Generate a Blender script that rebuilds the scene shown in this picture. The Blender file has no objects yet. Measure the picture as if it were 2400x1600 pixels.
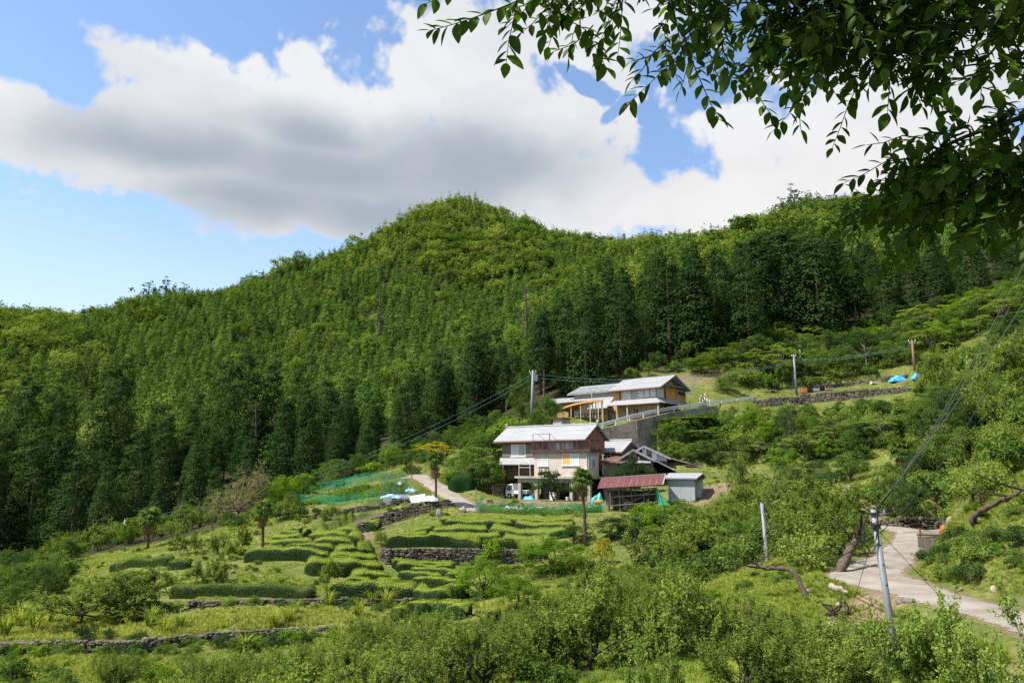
import bpy, bmesh, math, random
import numpy as np
from mathutils import Vector, Matrix

scene = bpy.context.scene
col = scene.collection
random.seed(7)
R = math.radians

# ------------------------------------------------------------------ camera
F = 1700.0                                   # focal length in pixels of a 2400 x 1600 frame
TILT = math.atan(292 / F)
CT, ST = math.cos(TILT), math.sin(TILT)
cam = bpy.data.cameras.new('camera')
cam.sensor_width = 36
cam.lens = F / 2400 * 36
cam.clip_start = 0.1
cam.clip_end = 5000
cam_ob = bpy.data.objects.new('camera', cam)
col.objects.link(cam_ob)
cam_ob.rotation_euler = (math.pi / 2 + TILT, 0, 0)
scene.camera = cam_ob

# ------------------------------------------------------------------ sun and sky
SUN_EL, SUN_AZ = R(57), R(254)               # azimuth clockwise from +Y (the view direction)
SUN = Vector((math.cos(SUN_EL) * math.sin(SUN_AZ), math.cos(SUN_EL) * math.cos(SUN_AZ), math.sin(SUN_EL)))
sl = bpy.data.lights.new('sun', 'SUN')
sl.energy = 5.0
sl.angle = R(0.55)
sl.color = (1.0, 0.94, 0.84)
so = bpy.data.objects.new('sun', sl)
col.objects.link(so)
so.rotation_euler = SUN.to_track_quat('Z', 'Y').to_euler()
so.location = SUN * 300

vs = scene.view_settings
vs.view_transform = 'Standard'
vs.look = 'None'
vs.exposure = 0.82
vs.gamma = 1.0
vs.use_curve_mapping = False
cy = scene.cycles
cy.max_bounces = 5
cy.diffuse_bounces = 3
cy.glossy_bounces = 2
cy.transmission_bounces = 3
cy.transparent_max_bounces = 6
cy.caustics_reflective = False
cy.caustics_refractive = False
cy.use_denoising = False
cy.use_adaptive_sampling = True
cy.adaptive_threshold = 0.02
scene.render.use_persistent_data = False

def ray(px, py):
 a = (px - 1200) / F
 b = (800 - py) / F
 return (a, CT - b * ST, ST + b * CT)

def P(px, py, Y):
 d = ray(px, py)
 k = Y / d[1]
 return Vector((d[0] * k, Y, d[2] * k))

def proj(p):
 dep = p[1] * CT + p[2] * ST
 return (1200 + F * p[0] / dep, 800 - F * (-p[1] * ST + p[2] * CT) / dep)

def make_world():
 w = bpy.data.worlds.new('World')
 scene.world = w
 w.use_nodes = True
 nt = w.node_tree
 N, L = nt.nodes, nt.links
 N.clear()

 def new(t, **kw):
  n = N.new(t)
  for k, v in kw.items():
   setattr(n, k, v)
  return n

 def setin(sock, v):
  if hasattr(v, 'is_output'):
   L.new(v, sock)
  elif v is not None:
   sock.default_value = v

 def math_(op, a, b=None, c=None, clamp=False):
  n = new('ShaderNodeMath', operation=op, use_clamp=clamp)
  for i, v in enumerate((a, b, c)):
   setin(n.inputs[i], v)
  return n.outputs[0]

 def smooth(x, lo, hi, a=0.0, b=1.0):
  n = new('ShaderNodeMapRange', interpolation_type='SMOOTHSTEP')
  setin(n.inputs[0], x)
  for i, v in enumerate((lo, hi, a, b)):
   n.inputs[i + 1].default_value = v
  return n.outputs[0]

 def mix(f, a, b):
  n = new('ShaderNodeMix', data_type='RGBA')
  setin(n.inputs[0], f)
  setin(n.inputs[6], a)
  setin(n.inputs[7], b)
  return n.outputs[2]

 tc = new('ShaderNodeTexCoord')
 sep = new('ShaderNodeSeparateXYZ')
 L.new(tc.outputs['Generated'], sep.inputs[0])
 X, Y, Z = sep.outputs
 az = math_('ARCTAN2', X, Y)
 el = math_('ARCSINE', math_('MAXIMUM', math_('MINIMUM', Z, 1.0), -1.0))
 comb = new('ShaderNodeCombineXYZ')
 L.new(az, comb.inputs[0])
 L.new(el, comb.inputs[1])
 AE = comb.outputs[0]

 def ae(px, py):
  d = Vector(ray(px, py)).normalized()
  return math.atan2(d.x, d.y), math.asin(d.z)

 def noise(scale, detail, rough=0.55, loc=(0, 0, 0), stretch=(1, 1, 1), distortion=0.0, src=None):
  mp = new('ShaderNodeMapping')
  L.new(src or AE, mp.inputs[0])
  mp.inputs['Location'].default_value = loc
  mp.inputs['Scale'].default_value = stretch
  n = new('ShaderNodeTexNoise')
  n.inputs['Scale'].default_value = scale
  n.inputs['Detail'].default_value = detail
  n.inputs['Roughness'].default_value = rough
  n.inputs['Distortion'].default_value = distortion
  L.new(mp.outputs[0], n.inputs['Vector'])
  return n.outputs['Fac']

 # warp the cloud outline a little so that no edge is a clean curve
 def blob(px, py, rx, ry, rot=0.0):
  a, e = ae(px, py)
  sub = new('ShaderNodeVectorMath', operation='SUBTRACT')
  L.new(WARP, sub.inputs[0])
  sub.inputs[1].default_value = (a, e, 0)
  mp = new('ShaderNodeMapping')
  mp.vector_type = 'TEXTURE'
  L.new(sub.outputs[0], mp.inputs[0])
  mp.inputs['Rotation'].default_value = (0, 0, R(rot))
  mp.inputs['Scale'].default_value = (rx / F, ry / F, 1)
  ln = new('ShaderNodeVectorMath', operation='LENGTH')
  L.new(mp.outputs[0], ln.inputs[0])
  return math_('SUBTRACT', 1.0, ln.outputs['Value'])

 wn = new('ShaderNodeTexNoise')
 wn.inputs['Scale'].default_value = 5.0
 wn.inputs['Detail'].default_value = 4
 L.new(AE, wn.inputs['Vector'])
 ws = new('ShaderNodeVectorMath', operation='SUBTRACT')
 L.new(wn.outputs['Color'], ws.inputs[0])
 ws.inputs[1].default_value = (0.5, 0.5, 0.5)
 wm = new('ShaderNodeVectorMath', operation='MULTIPLY_ADD')
 L.new(ws.outputs[0], wm.inputs[0])
 wm.inputs[1].default_value = (0.10, 0.075, 0)
 L.new(AE, wm.inputs[2])
 WARP = wm.outputs[0]

 def union(bl):
  o = None
  for b in bl:
   v = blob(*b)
   o = v if o is None else math_('SMOOTH_MAX', o, v, 0.16)
  return o

 cloud = union([(520, 270, 400, 225, 0), (760, 300, 440, 250, 8), (1180, 330, 560, 300, 5), (160, 320, 330, 120, -4), (430, 160, 170, 130, 0),
                   (1050, 110, 300, 240, 0), (1350, 30, 420, 190, 0), (1980, 330, 520, 330, 0), (1300, 460, 620, 170, 0), (2350, 60, 400, 330, 0),
                   (700, 480, 320, 95, 4), (40, 235, 140, 75, 0), (-500, 150, 420, 200, 0), (2900, 350, 600, 300, 0), (1750, 460, 520, 150, 0), (380, 395, 360, 125, 3), (560, 400, 240, 130, 3), (1560, 500, 420, 130, 0), (960, 260, 190, 140, 0), (640, 470, 330, 110, 4)])
 hole = union([(1385, 195, 95, 36, -30), (1520, 262, 52, 44, -40), (1570, 335, 42, 66, 15), (1450, 240, 70, 28, 30)])
 az_n = math_('MULTIPLY', math_('SUBTRACT', noise(9.0, 9.0, 0.58, (3.1, 1.7, 0), (1, 1.25, 1)), 0.5), 1.05)
 puff = new('ShaderNodeTexVoronoi', feature='SMOOTH_F1')
 puff.inputs['Scale'].default_value = 17.0
 puff.inputs['Smoothness'].default_value = 0.5
 puff.inputs['Detail'].default_value = 3.0
 puff.inputs['Roughness'].default_value = 0.55
 L.new(WARP, puff.inputs['Vector'])
 pf = math_('MULTIPLY', math_('SUBTRACT', 0.42, puff.outputs['Distance']), 0.5)
 dens = math_('ADD', math_('ADD', cloud, az_n), pf)
 dens = math_('SMOOTH_MIN', dens, math_('SUBTRACT', math_('ADD', math_('MULTIPLY', az_n, 2.3), 0.46), math_('MULTIPLY', hole, 1.15)), 0.12)
 # elsewhere in the sky: the same kind of broken cumulus
 far = math_('SUBTRACT', math_('MULTIPLY', noise(2.2, 7, 0.55, (0, 0, 4.0), (1, 1, 1.7), src=tc.outputs['Generated']), 2.2), 1.08)
 back = smooth(math_('ABSOLUTE', az), 0.85, 1.25)
 up = smooth(el, 0.62, 0.85)
 elsewhere = math_('MAXIMUM', back, up)
 mx = new('ShaderNodeMix', data_type='FLOAT')
 L.new(elsewhere, mx.inputs[0])
 L.new(dens, mx.inputs[2])
 L.new(far, mx.inputs[3])
 dens = mx.outputs[0]

 # light and shade inside the cloud (thick parts are grey underneath)
 grey = union([(800, 400, 560, 150, 3), (420, 350, 420, 100, 2), (600, 470, 360, 110, 4), (1080, 400, 440, 130, 0), (760, 310, 330, 80, 0), (880, 500, 380, 110, 2)])
 gn = math_('SUBTRACT', noise(7.0, 6.0, 0.5, (0.4, 2.2, 0), (1, 1.7, 1)), 0.5)
 gsh = smooth(math_('ADD', grey, math_('MULTIPLY', gn, 0.7)), -0.15, 0.95)
 mask = smooth(math_('DIVIDE', math_('ADD', math_('MULTIPLY_ADD', gsh, 0.5, dens), 0.02), math_('MULTIPLY_ADD', gsh, 0.30, 0.22)), 0.0, 1.15)
 soft = noise(4.5, 7.0, 0.55, (5.1, 0.2, 0), (1, 1.6, 1), 0.4)
 ccol = mix(smooth(soft, 0.36, 0.64), (0.56, 0.56, 0.565, 1), (0.45, 0.455, 0.475, 1))
 ccol = mix(math_('MULTIPLY', smooth(puff.outputs['Distance'], 0.12, 0.60), 0.42), ccol, (0.42, 0.43, 0.46, 1))
 ccol = mix(gsh, ccol, (0.235, 0.27, 0.305, 1))
 warm = union([(1900, 460, 700, 200, 0)])
 ccol = mix(math_('MULTIPLY', smooth(warm, 0.0, 0.7), 0.5), ccol, (0.54, 0.52, 0.505, 1))

 sky = new('ShaderNodeTexSky')
 sky.sky_type = 'NISHITA'
 sky.sun_disc = False
 sky.sun_elevation = SUN_EL
 sky.sun_rotation = SUN_AZ
 sky.air_density = 1.0
 sky.dust_density = 0.25
 sky.ozone_density = 2.0
 sb = new('ShaderNodeVectorMath', operation='SCALE')
 L.new(sky.outputs[0], sb.inputs[0])
 sb.inputs['Scale'].default_value = 0.135
 skyc = sb.outputs[0]
 # thin veil low over the hills
 veil = math_('MULTIPLY', smooth(el, 0.40, 0.08), 0.6)
 skyc = mix(veil, skyc, (0.43, 0.50, 0.555, 1))
 fin = mix(mask, skyc, ccol)
 low = smooth(Z, -0.06, -0.005, 0.15, 1.0)
 fs = new('ShaderNodeVectorMath', operation='SCALE')
 L.new(fin, fs.inputs[0])
 L.new(low, fs.inputs['Scale'])
 bg = new('ShaderNodeBackground')
 L.new(fs.outputs[0], bg.inputs[0])
 bg.inputs[1].default_value = 1.0
 out = new('ShaderNodeOutputWorld')
 L.new(bg.outputs[0], out.inputs[0])
 w.cycles.sampling_method = 'MANUAL'
 w.cycles.sample_map_resolution = 512

make_world()

# ------------------------------------------------------------------ materials
MATS = {}

def mat(name, color, rough=0.8, var=0.0, scale=3.0, col2=None, bump=0.0, bscale=None, metal=0.0, spec=0.3, stretch=(1, 1, 1), detail=5.0, lo=0.35, hi=0.65, tint=False):
 """Principled surface; noise mixes color and col2 in the thing's own coordinates."""
 if name in MATS:
  return MATS[name]
 m = bpy.data.materials.new(name)
 m.use_nodes = True
 nt = m.node_tree
 N, L = nt.nodes, nt.links
 b = N['Principled BSDF']
 b.inputs['Roughness'].default_value = rough
 b.inputs['Metallic'].default_value = metal
 b.inputs['Specular IOR Level'].default_value = spec
 if col2 is None and var:
  col2 = tuple(c * (1 - var) for c in color)
 c0 = tuple(color) + (1,)
 src = None
 if col2 is not None or bump or tint:
  tc = N.new('ShaderNodeTexCoord')
  mp = N.new('ShaderNodeMapping')
  mp.inputs['Scale'].default_value = stretch
  L.new(tc.outputs['Object'], mp.inputs[0])
  n = N.new('ShaderNodeTexNoise')
  n.inputs['Scale'].default_value = scale
  n.inputs['Detail'].default_value = detail
  n.inputs['Roughness'].default_value = 0.62
  L.new(mp.outputs[0], n.inputs['Vector'])
  if col2 is not None:
   mr = N.new('ShaderNodeMapRange')
   mr.inputs[1].default_value = lo
   mr.inputs[2].default_value = hi
   L.new(n.outputs['Fac'], mr.inputs[0])
   mx = N.new('ShaderNodeMix')
   mx.data_type = 'RGBA'
   L.new(mr.outputs[0], mx.inputs[0])
   mx.inputs[6].default_value = c0
   mx.inputs[7].default_value = tuple(col2) + (1,)
   src = mx.outputs[2]
  if tint:
   oi = N.new('ShaderNodeObjectInfo')
   mr2 = N.new('ShaderNodeMapRange')
   mr2.inputs[3].default_value = 0.62
   mr2.inputs[4].default_value = 1.3
   L.new(oi.outputs['Random'], mr2.inputs[0])
   sc = N.new('ShaderNodeVectorMath')
   sc.operation = 'SCALE'
   if src is not None:
    L.new(src, sc.inputs[0])
   else:
    sc.inputs[0].default_value = c0[:3]
   L.new(mr2.outputs[0], sc.inputs['Scale'])
   src = sc.outputs[0]
  if bump:
   n2 = n
   if bscale:
    n2 = N.new('ShaderNodeTexNoise')
    n2.inputs['Scale'].default_value = bscale
    n2.inputs['Detail'].default_value = 4
    L.new(mp.outputs[0], n2.inputs['Vector'])
   bp = N.new('ShaderNodeBump')
   bp.inputs['Strength'].default_value = bump
   bp.inputs['Distance'].default_value = 0.05
   L.new(n2.outputs['Fac'], bp.inputs['Height'])
   L.new(bp.outputs[0], b.inputs['Normal'])
 if src is None:
  b.inputs['Base Color'].default_value = c0
 else:
  L.new(src, b.inputs['Base Color'])
 MATS[name] = m
 return m

def leaf_mat(name, ca, cb, trans=0.35, rough=0.55, gloss=0.0, obj_var=0.35, transcol=None):
 """Foliage: each leaf takes a colour between ca and cb (attribute 'tint'), each plant its own shift."""
 if name in MATS:
  return MATS[name]
 m = bpy.data.materials.new(name)
 m.use_nodes = True
 nt = m.node_tree
 N, L = nt.nodes, nt.links
 N.clear()
 at = N.new('ShaderNodeAttribute')
 at.attribute_name = 'tint'
 oi = N.new('ShaderNodeObjectInfo')
 mx = N.new('ShaderNodeMix')
 mx.data_type = 'RGBA'
 ad = N.new('ShaderNodeMath')
 ad.operation = 'MULTIPLY_ADD'
 ad.use_clamp = True
 L.new(oi.outputs['Random'], ad.inputs[0])
 ad.inputs[1].default_value = obj_var
 sb = N.new('ShaderNodeMath')
 sb.operation = 'SUBTRACT'
 L.new(at.outputs['Fac'], sb.inputs[0])
 sb.inputs[1].default_value = obj_var * 0.5
 L.new(sb.outputs[0], ad.inputs[2])
 L.new(ad.outputs[0], mx.inputs[0])
 mx.inputs[6].default_value = tuple(ca) + (1,)
 mx.inputs[7].default_value = tuple(cb) + (1,)
 d = N.new('ShaderNodeBsdfDiffuse')
 L.new(mx.outputs[2], d.inputs[0])
 t = N.new('ShaderNodeBsdfTranslucent')
 tm = N.new('ShaderNodeMix')
 tm.data_type = 'RGBA'
 tm.blend_type = 'MULTIPLY'
 tm.inputs[0].default_value = 1.0
 L.new(mx.outputs[2], tm.inputs[6])
 tm.inputs[7].default_value = tuple(transcol or (1.5, 1.45, 0.55)) + (1,)
 L.new(tm.outputs[2], t.inputs[0])
 ms = N.new('ShaderNodeMixShader')
 ms.inputs[0].default_value = trans
 L.new(d.outputs[0], ms.inputs[1])
 L.new(t.outputs[0], ms.inputs[2])
 o = N.new('ShaderNodeOutputMaterial')
 last = ms.outputs[0]
 if gloss:
  g = N.new('ShaderNodeBsdfGlossy')
  g.inputs['Roughness'].default_value = rough
  g.inputs[0].default_value = (0.9, 0.95, 0.9, 1)
  m2 = N.new('ShaderNodeMixShader')
  m2.inputs[0].default_value = gloss
  L.new(last, m2.inputs[1])
  L.new(g.outputs[0], m2.inputs[2])
  last = m2.outputs[0]
 L.new(last, o.inputs[0])
 MATS[name] = m
 return m

# ------------------------------------------------------------------ mesh helpers
def mesh_from(name, verts, faces, m, smooth=False, tint=None):
 """faces: list of index tuples, or an (n,k) array."""
 me = bpy.data.meshes.new(name)
 if isinstance(faces, np.ndarray):
  n, k = faces.shape
  verts = np.asarray(verts, dtype=np.float32)
  me.vertices.add(len(verts))
  me.vertices.foreach_set('co', verts.ravel())
  me.loops.add(n * k)
  me.loops.foreach_set('vertex_index', faces.astype(np.int32).ravel())
  me.polygons.add(n)
  me.polygons.foreach_set('loop_start', np.arange(0, n * k, k, dtype=np.int32))
  me.polygons.foreach_set('loop_total', np.full(n, k, dtype=np.int32))
  me.update(calc_edges=True)
 else:
  me.from_pydata([tuple(v) for v in verts], [], faces)
 if smooth:
  me.polygons.foreach_set('use_smooth', np.ones(len(me.polygons), dtype=bool))
 if tint is not None:
  a = me.attributes.new('tint', 'FLOAT', 'FACE')
  a.data.foreach_set('value', np.asarray(tint, dtype=np.float32))
 if m is not None:
  me.materials.append(m)
 me.update()
 return me

def link(name, me, parent=None, loc=None, rz=None):
 o = bpy.data.objects.new(name, me)
 col.objects.link(o)
 if parent is not None:
  o.parent = parent
 if loc is not None:
  o.location = loc
 if rz is not None:
  o.rotation_euler.z = rz
 return o

def tag(o, label=None, cat=None, group=None, kind=None):
 if label:
  o['label'] = label
 if cat:
  o['category'] = cat
 if group:
  o['group'] = group
 if kind:
  o['kind'] = kind
 return o

def thing(name, label, cat, loc=(0, 0, 0), rz=0.0, group=None):
 o = bpy.data.objects.new(name, None)
 col.objects.link(o)
 o.empty_display_size = 0.5
 o.location = loc
 o.rotation_euler = (0, 0, rz)
 return tag(o, label, cat, group)

class MB:
 """Collects boxes, prisms and tubes into one mesh."""

 def __init__(s):
  s.v, s.f = [], []

 def add(s, vs_, fs):
  n = len(s.v)
  s.v += [tuple(v) for v in vs_]
  s.f += [tuple(i + n for i in f) for f in fs]
  return s

 def box(s, x0, x1, y0, y1, z0, z1):
  return s.add([(x0, y0, z0), (x1, y0, z0), (x1, y1, z0), (x0, y1, z0), (x0, y0, z1), (x1, y0, z1), (x1, y1, z1), (x0, y1, z1)],
                     [(0, 3, 2, 1), (4, 5, 6, 7), (0, 1, 5, 4), (1, 2, 6, 5), (2, 3, 7, 6), (3, 0, 4, 7)])

 def slab(s, quad, t):
  """A quad (4 corners, counter-clockwise seen from above) thickened downward by t."""
  q = [Vector(p) for p in quad]
  lo = [p - Vector((0, 0, t)) for p in q]
  return s.add(q + lo, [(0, 1, 2, 3), (7, 6, 5, 4), (0, 4, 5, 1), (1, 5, 6, 2), (2, 6, 7, 3), (3, 7, 4, 0)])

 def prism(s, poly, axis, a0, a1):
  """Extrude a polygon of 2-D points along an axis ('x': (y,z), 'y': (x,z), 'z': (x,y))."""
  n = len(poly)
  mk = {'x': lambda p, a: (a, p[0], p[1]), 'y': lambda p, a: (p[0], a, p[1]), 'z': lambda p, a: (p[0], p[1], a)}[axis]
  vs_ = [mk(p, a0) for p in poly] + [mk(p, a1) for p in poly]
  fs = [tuple(range(n))[::-1], tuple(range(n, 2 * n))] + [(i, (i + 1) % n, n + (i + 1) % n, n + i) for i in range(n)]
  return s.add(vs_, fs)

 def tube(s, pts, rad, n=6, caps=True):
  pts = [Vector(p) for p in pts]
  if not hasattr(rad, '__len__'):
   rad = [rad] * len(pts)
  vs_, fs = [], []
  ref = None
  for i, p in enumerate(pts):
   t = (pts[min(i + 1, len(pts) - 1)] - pts[max(i - 1, 0)])
   if t.length < 1e-9:
    t = Vector((0, 0, 1))
   t.normalize()
   if ref is None:
    ref = t.orthogonal().normalized()
   a = (ref - t * ref.dot(t))
   a = a.normalized() if a.length > 1e-6 else t.orthogonal().normalized()
   ref = a
   b = t.cross(a)
   for k in range(n):
    an = 2 * math.pi * k / n
    vs_.append(p + (a * math.cos(an) + b * math.sin(an)) * rad[i])
  for i in range(len(pts) - 1):
   for k in range(n):
    k2 = (k + 1) % n
    fs.append((i * n + k, i * n + k2, (i + 1) * n + k2, (i + 1) * n + k))
  if caps:
   fs.append(tuple(range(n))[::-1])
   fs.append(tuple(range((len(pts) - 1) * n, len(pts) * n)))
  return s.add(vs_, fs)

 def bar(s, a, b, w, h=None):
  """A square bar from a to b."""
  a, b = Vector(a), Vector(b)
  h = h or w
  t = (b - a).normalized()
  up = Vector((0, 0, 1)) if abs(t.z) < 0.9 else Vector((0, 1, 0))
  sd = t.cross(up).normalized()
  u2 = sd.cross(t)
  vs_ = []
  for p in (a, b):
   for k, l in ((-1, -1), (1, -1), (1, 1), (-1, 1)):
    vs_.append(p + sd * (k * w / 2) + u2 * (l * h / 2))
  return s.add(vs_, [(0, 3, 2, 1), (4, 5, 6, 7), (0, 1, 5, 4), (1, 2, 6, 5), (2, 3, 7, 6), (3, 0, 4, 7)])

 def build(s, name, m, parent=None, smooth=False, bevel=0.0, **kw):
  me = mesh_from(name, s.v, s.f, m, smooth)
  o = link(name, me, parent)
  if bevel:
   md = o.modifiers.new('bevel', 'BEVEL')
   md.width = bevel
   md.segments = 1
   md.limit_method = 'ANGLE'
  tag(o, kw.get('label'), kw.get('cat'), kw.get('group'), kw.get('kind'))
  return o

class Fr:
 """A building's own frame: u along its front, v into it, w up; a is the turn of the front from the frame plane."""

 def __init__(s, O, a):
  s.O = Vector(O)
  s.a = R(a)
  s.c, s.s = math.cos(s.a), math.sin(s.a)
  o = s.loc(s.O)
  s.e = (-o[0], -o[1], -o[2])

 def loc(s, d):
  return (d[0] * s.c - d[1] * s.s, d[0] * s.s + d[1] * s.c, d[2])

 def uw(s, px, py, v=0.0):
  d = s.loc(ray(px, py))
  k = (v - s.e[1]) / d[1]
  return (s.e[0] + k * d[0], s.e[2] + k * d[2])

 def vw(s, px, py, u):
  d = s.loc(ray(px, py))
  k = (u - s.e[0]) / d[0]
  return (s.e[1] + k * d[1], s.e[2] + k * d[2])

 def U(s, px, v=0.0, py=1050):
  return s.uw(px, py, v)[0]

 def world(s, u, v, w):
  return Vector((s.O.x + u * s.c + v * s.s, s.O.y - u * s.s + v * s.c, s.O.z + w))

 def thing(s, name, label, cat, group=None):
  return thing(name, label, cat, s.O, -s.a, group)

# ------------------------------------------------------------------ terrain
CP = []

def cp(px, py, Y):
 p = P(px, py, Y)
 CP.append((p.x, p.y, p.z))

for w_ in [(0, 0, -1.7), (-20, 0, -3.5), (20, 0, -0.5), (0, -18, -1.2), (-40, -15, -4), (40, -15, 2), (0, 9, -5.2), (-14, 10, -7.0), (12, 11, -4.9), (24, 14, -1.6), (-8, 16, -7.2),
           (45, 20, 6), (60, 45, 13), (-45, 20, -11), (-80, 20, -14), (-90, 60, -14), (-120, 110, -12), (-150, 160, 0), (-230, 250, 60), (-330, 330, 70),
           (150, 60, 40), (190, 140, 75), (240, 220, 95), (330, 320, 110), (0, 620, 60), (-300, 600, 20), (300, 600, 90), (-420, 100, 30), (420, 60, 80), (120, 0, 25), (-120, 0, -12)]:
 CP.append(w_)
for c_ in [  # foreground
  (0, 1600, 38), (600, 1600, 36), (1000, 1600, 29), (1300, 1640, 22), (1500, 1760, 16), (1650, 1570, 22), (1660, 1500, 28), (1950, 1465, 26), (2110, 1570, 21), (2200, 1760, 13), (1850, 1620, 19),
  (2370, 1448, 21), (2200, 1395, 25.5), (2050, 1362, 29), (1940, 1352, 31), (1990, 1318, 34.5), (2070, 1283, 40), (2130, 1252, 46), (2110, 1240, 49), (2400, 1395, 21),
  (2300, 1335, 27), (2300, 1245, 31), (2400, 1150, 30), (2250, 1200, 37), (2400, 1050, 38), (2390, 900, 48), (2200, 1285, 35), (2170, 1275, 40),
  (2080, 1222, 53), (2150, 1198, 57), (1980, 1165, 63), (2080, 1165, 62), (1800, 1300, 45), (1600, 1400, 44), (1300, 1420, 46), (1850, 1245, 60),
  (1690, 1118, 86), (1650, 1135, 81), (1640, 1190, 77), (1560, 1205, 76), (1450, 1203, 75), (1850, 1105, 80), (1950, 1125, 74), (1600, 1260, 66), (1450, 1310, 62),
  (1800, 1000, 95), (2000, 1000, 90), (2200, 1000, 74), (2320, 1000, 60), (1700, 1040, 93), (1900, 930, 105), (2150, 902, 100), (1790, 938, 107),
  (1950, 880, 113), (2250, 850, 102), (2350, 830, 90), (1700, 850, 121), (2000, 820, 131), (2300, 720, 131), (1850, 800, 137), (1450, 870, 126), (1560, 850, 127), (1300, 900, 128), (1600, 900, 112),
  (1560, 962, 101), (1330, 998, 101), (1180, 1010, 112),
  (1250, 1168, 86), (1100, 1140, 90), (1000, 1112, 92), (900, 1165, 84), (700, 1195, 84), (950, 1090, 99), (1140, 1060, 102), (1380, 1180, 82), (1500, 1085, 92), (1250, 1203, 78.5),
  (760, 1225, 76), (850, 1192, 80), (1200, 1215, 76), (1100, 1272, 72), (900, 1262, 72.5), (1000, 1326, 68), (1200, 1322, 68), (1000, 1402, 56), (700, 1300, 66), (800, 1402, 55.5), (570, 1402, 55), (1080, 1230, 74),
  (500, 1330, 64), (600, 1365, 59), (430, 1292, 72), (345, 1287, 80), (610, 1312, 66.5), (560, 1240, 82), (500, 1470, 48), (850, 1442, 50), (100, 1492, 48), (200, 1535, 43.5), (500, 1560, 41),
  (0, 1450, 60), (0, 1350, 85), (150, 1305, 100), (250, 1290, 95), (100, 1270, 130), (300, 1240, 125), (0, 1260, 140), (550, 1200, 115), (800, 1130, 115), (1000, 1060, 122),
  # mountain
  (1080, 482, 430), (950, 535, 420), (1000, 495, 426), (1250, 545, 428), (1400, 592, 420), (1550, 588, 400), (1700, 570, 330), (1900, 500, 262), (2100, 570, 220), (2400, 550, 205),
  (830, 600, 400), (600, 680, 372), (520, 716, 362), (400, 706, 352), (170, 785, 330), (0, 755, 305),
  (1080, 700, 330), (1080, 850, 240), (1000, 980, 170), (800, 800, 280), (800, 1000, 180), (500, 850, 270), (500, 1050, 170), (200, 900, 240), (200, 1100, 170), (0, 900, 230), (0, 1100, 165),
  (1350, 700, 300), (1350, 830, 195), (1600, 690, 230), (1600, 790, 158), (1900, 660, 182), (2200, 660, 160), (700, 640, 380), (900, 620, 372)]:
 cp(*c_)
CPA = np.array(CP)

def uvspace(x, y):
 s = y + 45.0
 return x / s, np.log(s / 45.0)

def rbf_fit():
 u, v = uvspace(CPA[:, 0], CPA[:, 1])
 g = CPA[:, 2] / (CPA[:, 1] + 45.0)
 A = np.sqrt((u[:, None] - u[None]) ** 2 + (v[:, None] - v[None]) ** 2 + 0.035 ** 2)
 n = len(u)
 M = np.zeros((n + 1, n + 1))
 M[:n, :n] = -A + np.eye(n) * 0.004
 M[:n, n] = M[n, :n] = 1
 b = np.zeros(n + 1)
 b[:n] = g
 w = np.linalg.solve(M, b)
 return u, v, w

RB = rbf_fit()

def rbf(x, y):
 u, v, w = RB
 x = np.asarray(x, float)
 y = np.asarray(y, float)
 uu, vv = uvspace(x, y)
 o = np.full(uu.shape, w[-1])
 for i in range(len(u)):
  o -= w[i] * np.sqrt((uu - u[i]) ** 2 + (vv - v[i]) ** 2 + 0.035 ** 2)
 return o * (y + 45.0)

def seg_dist(x, y, pl):
 """Distance to a polyline, the parameter along it, and the side (positive = left of travel)."""
 best = np.full(x.shape, 1e9)
 bt = np.zeros(x.shape)
 bs = np.zeros(x.shape)
 for i in range(len(pl) - 1):
  ax, ay = pl[i][:2]
  bx, by = pl[i + 1][:2]
  dx, dy = bx - ax, by - ay
  l2 = dx * dx + dy * dy
  t = np.clip(((x - ax) * dx + (y - ay) * dy) / l2, 0, 1)
  d = np.hypot(x - ax - t * dx, y - ay - t * dy)
  k = d < best
  best = np.where(k, d, best)
  bt = np.where(k, i + t, bt)
  bs = np.where(k, dx * (y - ay) - dy * (x - ax), bs)
 return best, bt, bs

def lerp_pl(pl, t, c):
 t = np.asarray(t)
 i = np.clip(t.astype(int), 0, len(pl) - 2)
 f = t - i
 a = np.array([p[c] for p in pl])
 return a[i] * (1 - f) + a[i + 1] * f

def in_poly(x, y, poly):
 r = np.zeros(x.shape, bool)
 n = len(poly)
 for i in range(n):
  x0, y0 = poly[i][:2]
  x1, y1 = poly[(i + 1) % n][:2]
  c = ((y0 > y) != (y1 > y)) & (x < (x1 - x0) * (y - y0) / ((y1 - y0) or 1e-9) + x0)
  r ^= c
 return r

# roads and levelled ground, then the walls that hold the terraces
def pl(*pts):
 return [tuple(P(*p)) for p in pts]

ROADS = {
 'lane': (pl((2560, 1505, 17), (2400, 1450, 20.4), (2250, 1411, 23.8), (2140, 1380, 26.8), (2052, 1355, 29.6), (2030, 1337, 32.2), (2080, 1311, 35.6), (2113, 1287, 39.8), (2135, 1263, 44.8), (2152, 1248, 48.3), (2230, 1243, 50.5), (2330, 1225, 53)),
             [1.0, 1.0, 1.0, 1.15, 1.7, 1.3, 1.0, .85, .9, 1.1, 1.4, 1.4]),
 'side': (pl((2150, 1247, 48.5), (2100, 1237, 50.5), (2040, 1232, 53)), [1.3, 1.2, 1.1]),
 'path': (pl((1115, 1200, 81), (1080, 1175, 84.5), (1040, 1150, 88), (1005, 1125, 91.5), (975, 1112, 93.5), (940, 1122, 93)), [1.2, 1.2, 1.3, 1.5, 1.6, 1.3]),
 'upper': (pl((1395, 1000, 96), (1500, 980, 97.5), (1600, 960, 101), (1690, 946, 104.5), (1790, 934, 108), (1900, 922, 108.5), (2060, 907, 106), (2220, 893, 101)), [1.7] * 8),
}
PADS = []

def pad(pts, z, blend=1.5):
 PADS.append(([tuple(p) for p in pts], z, blend))

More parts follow.
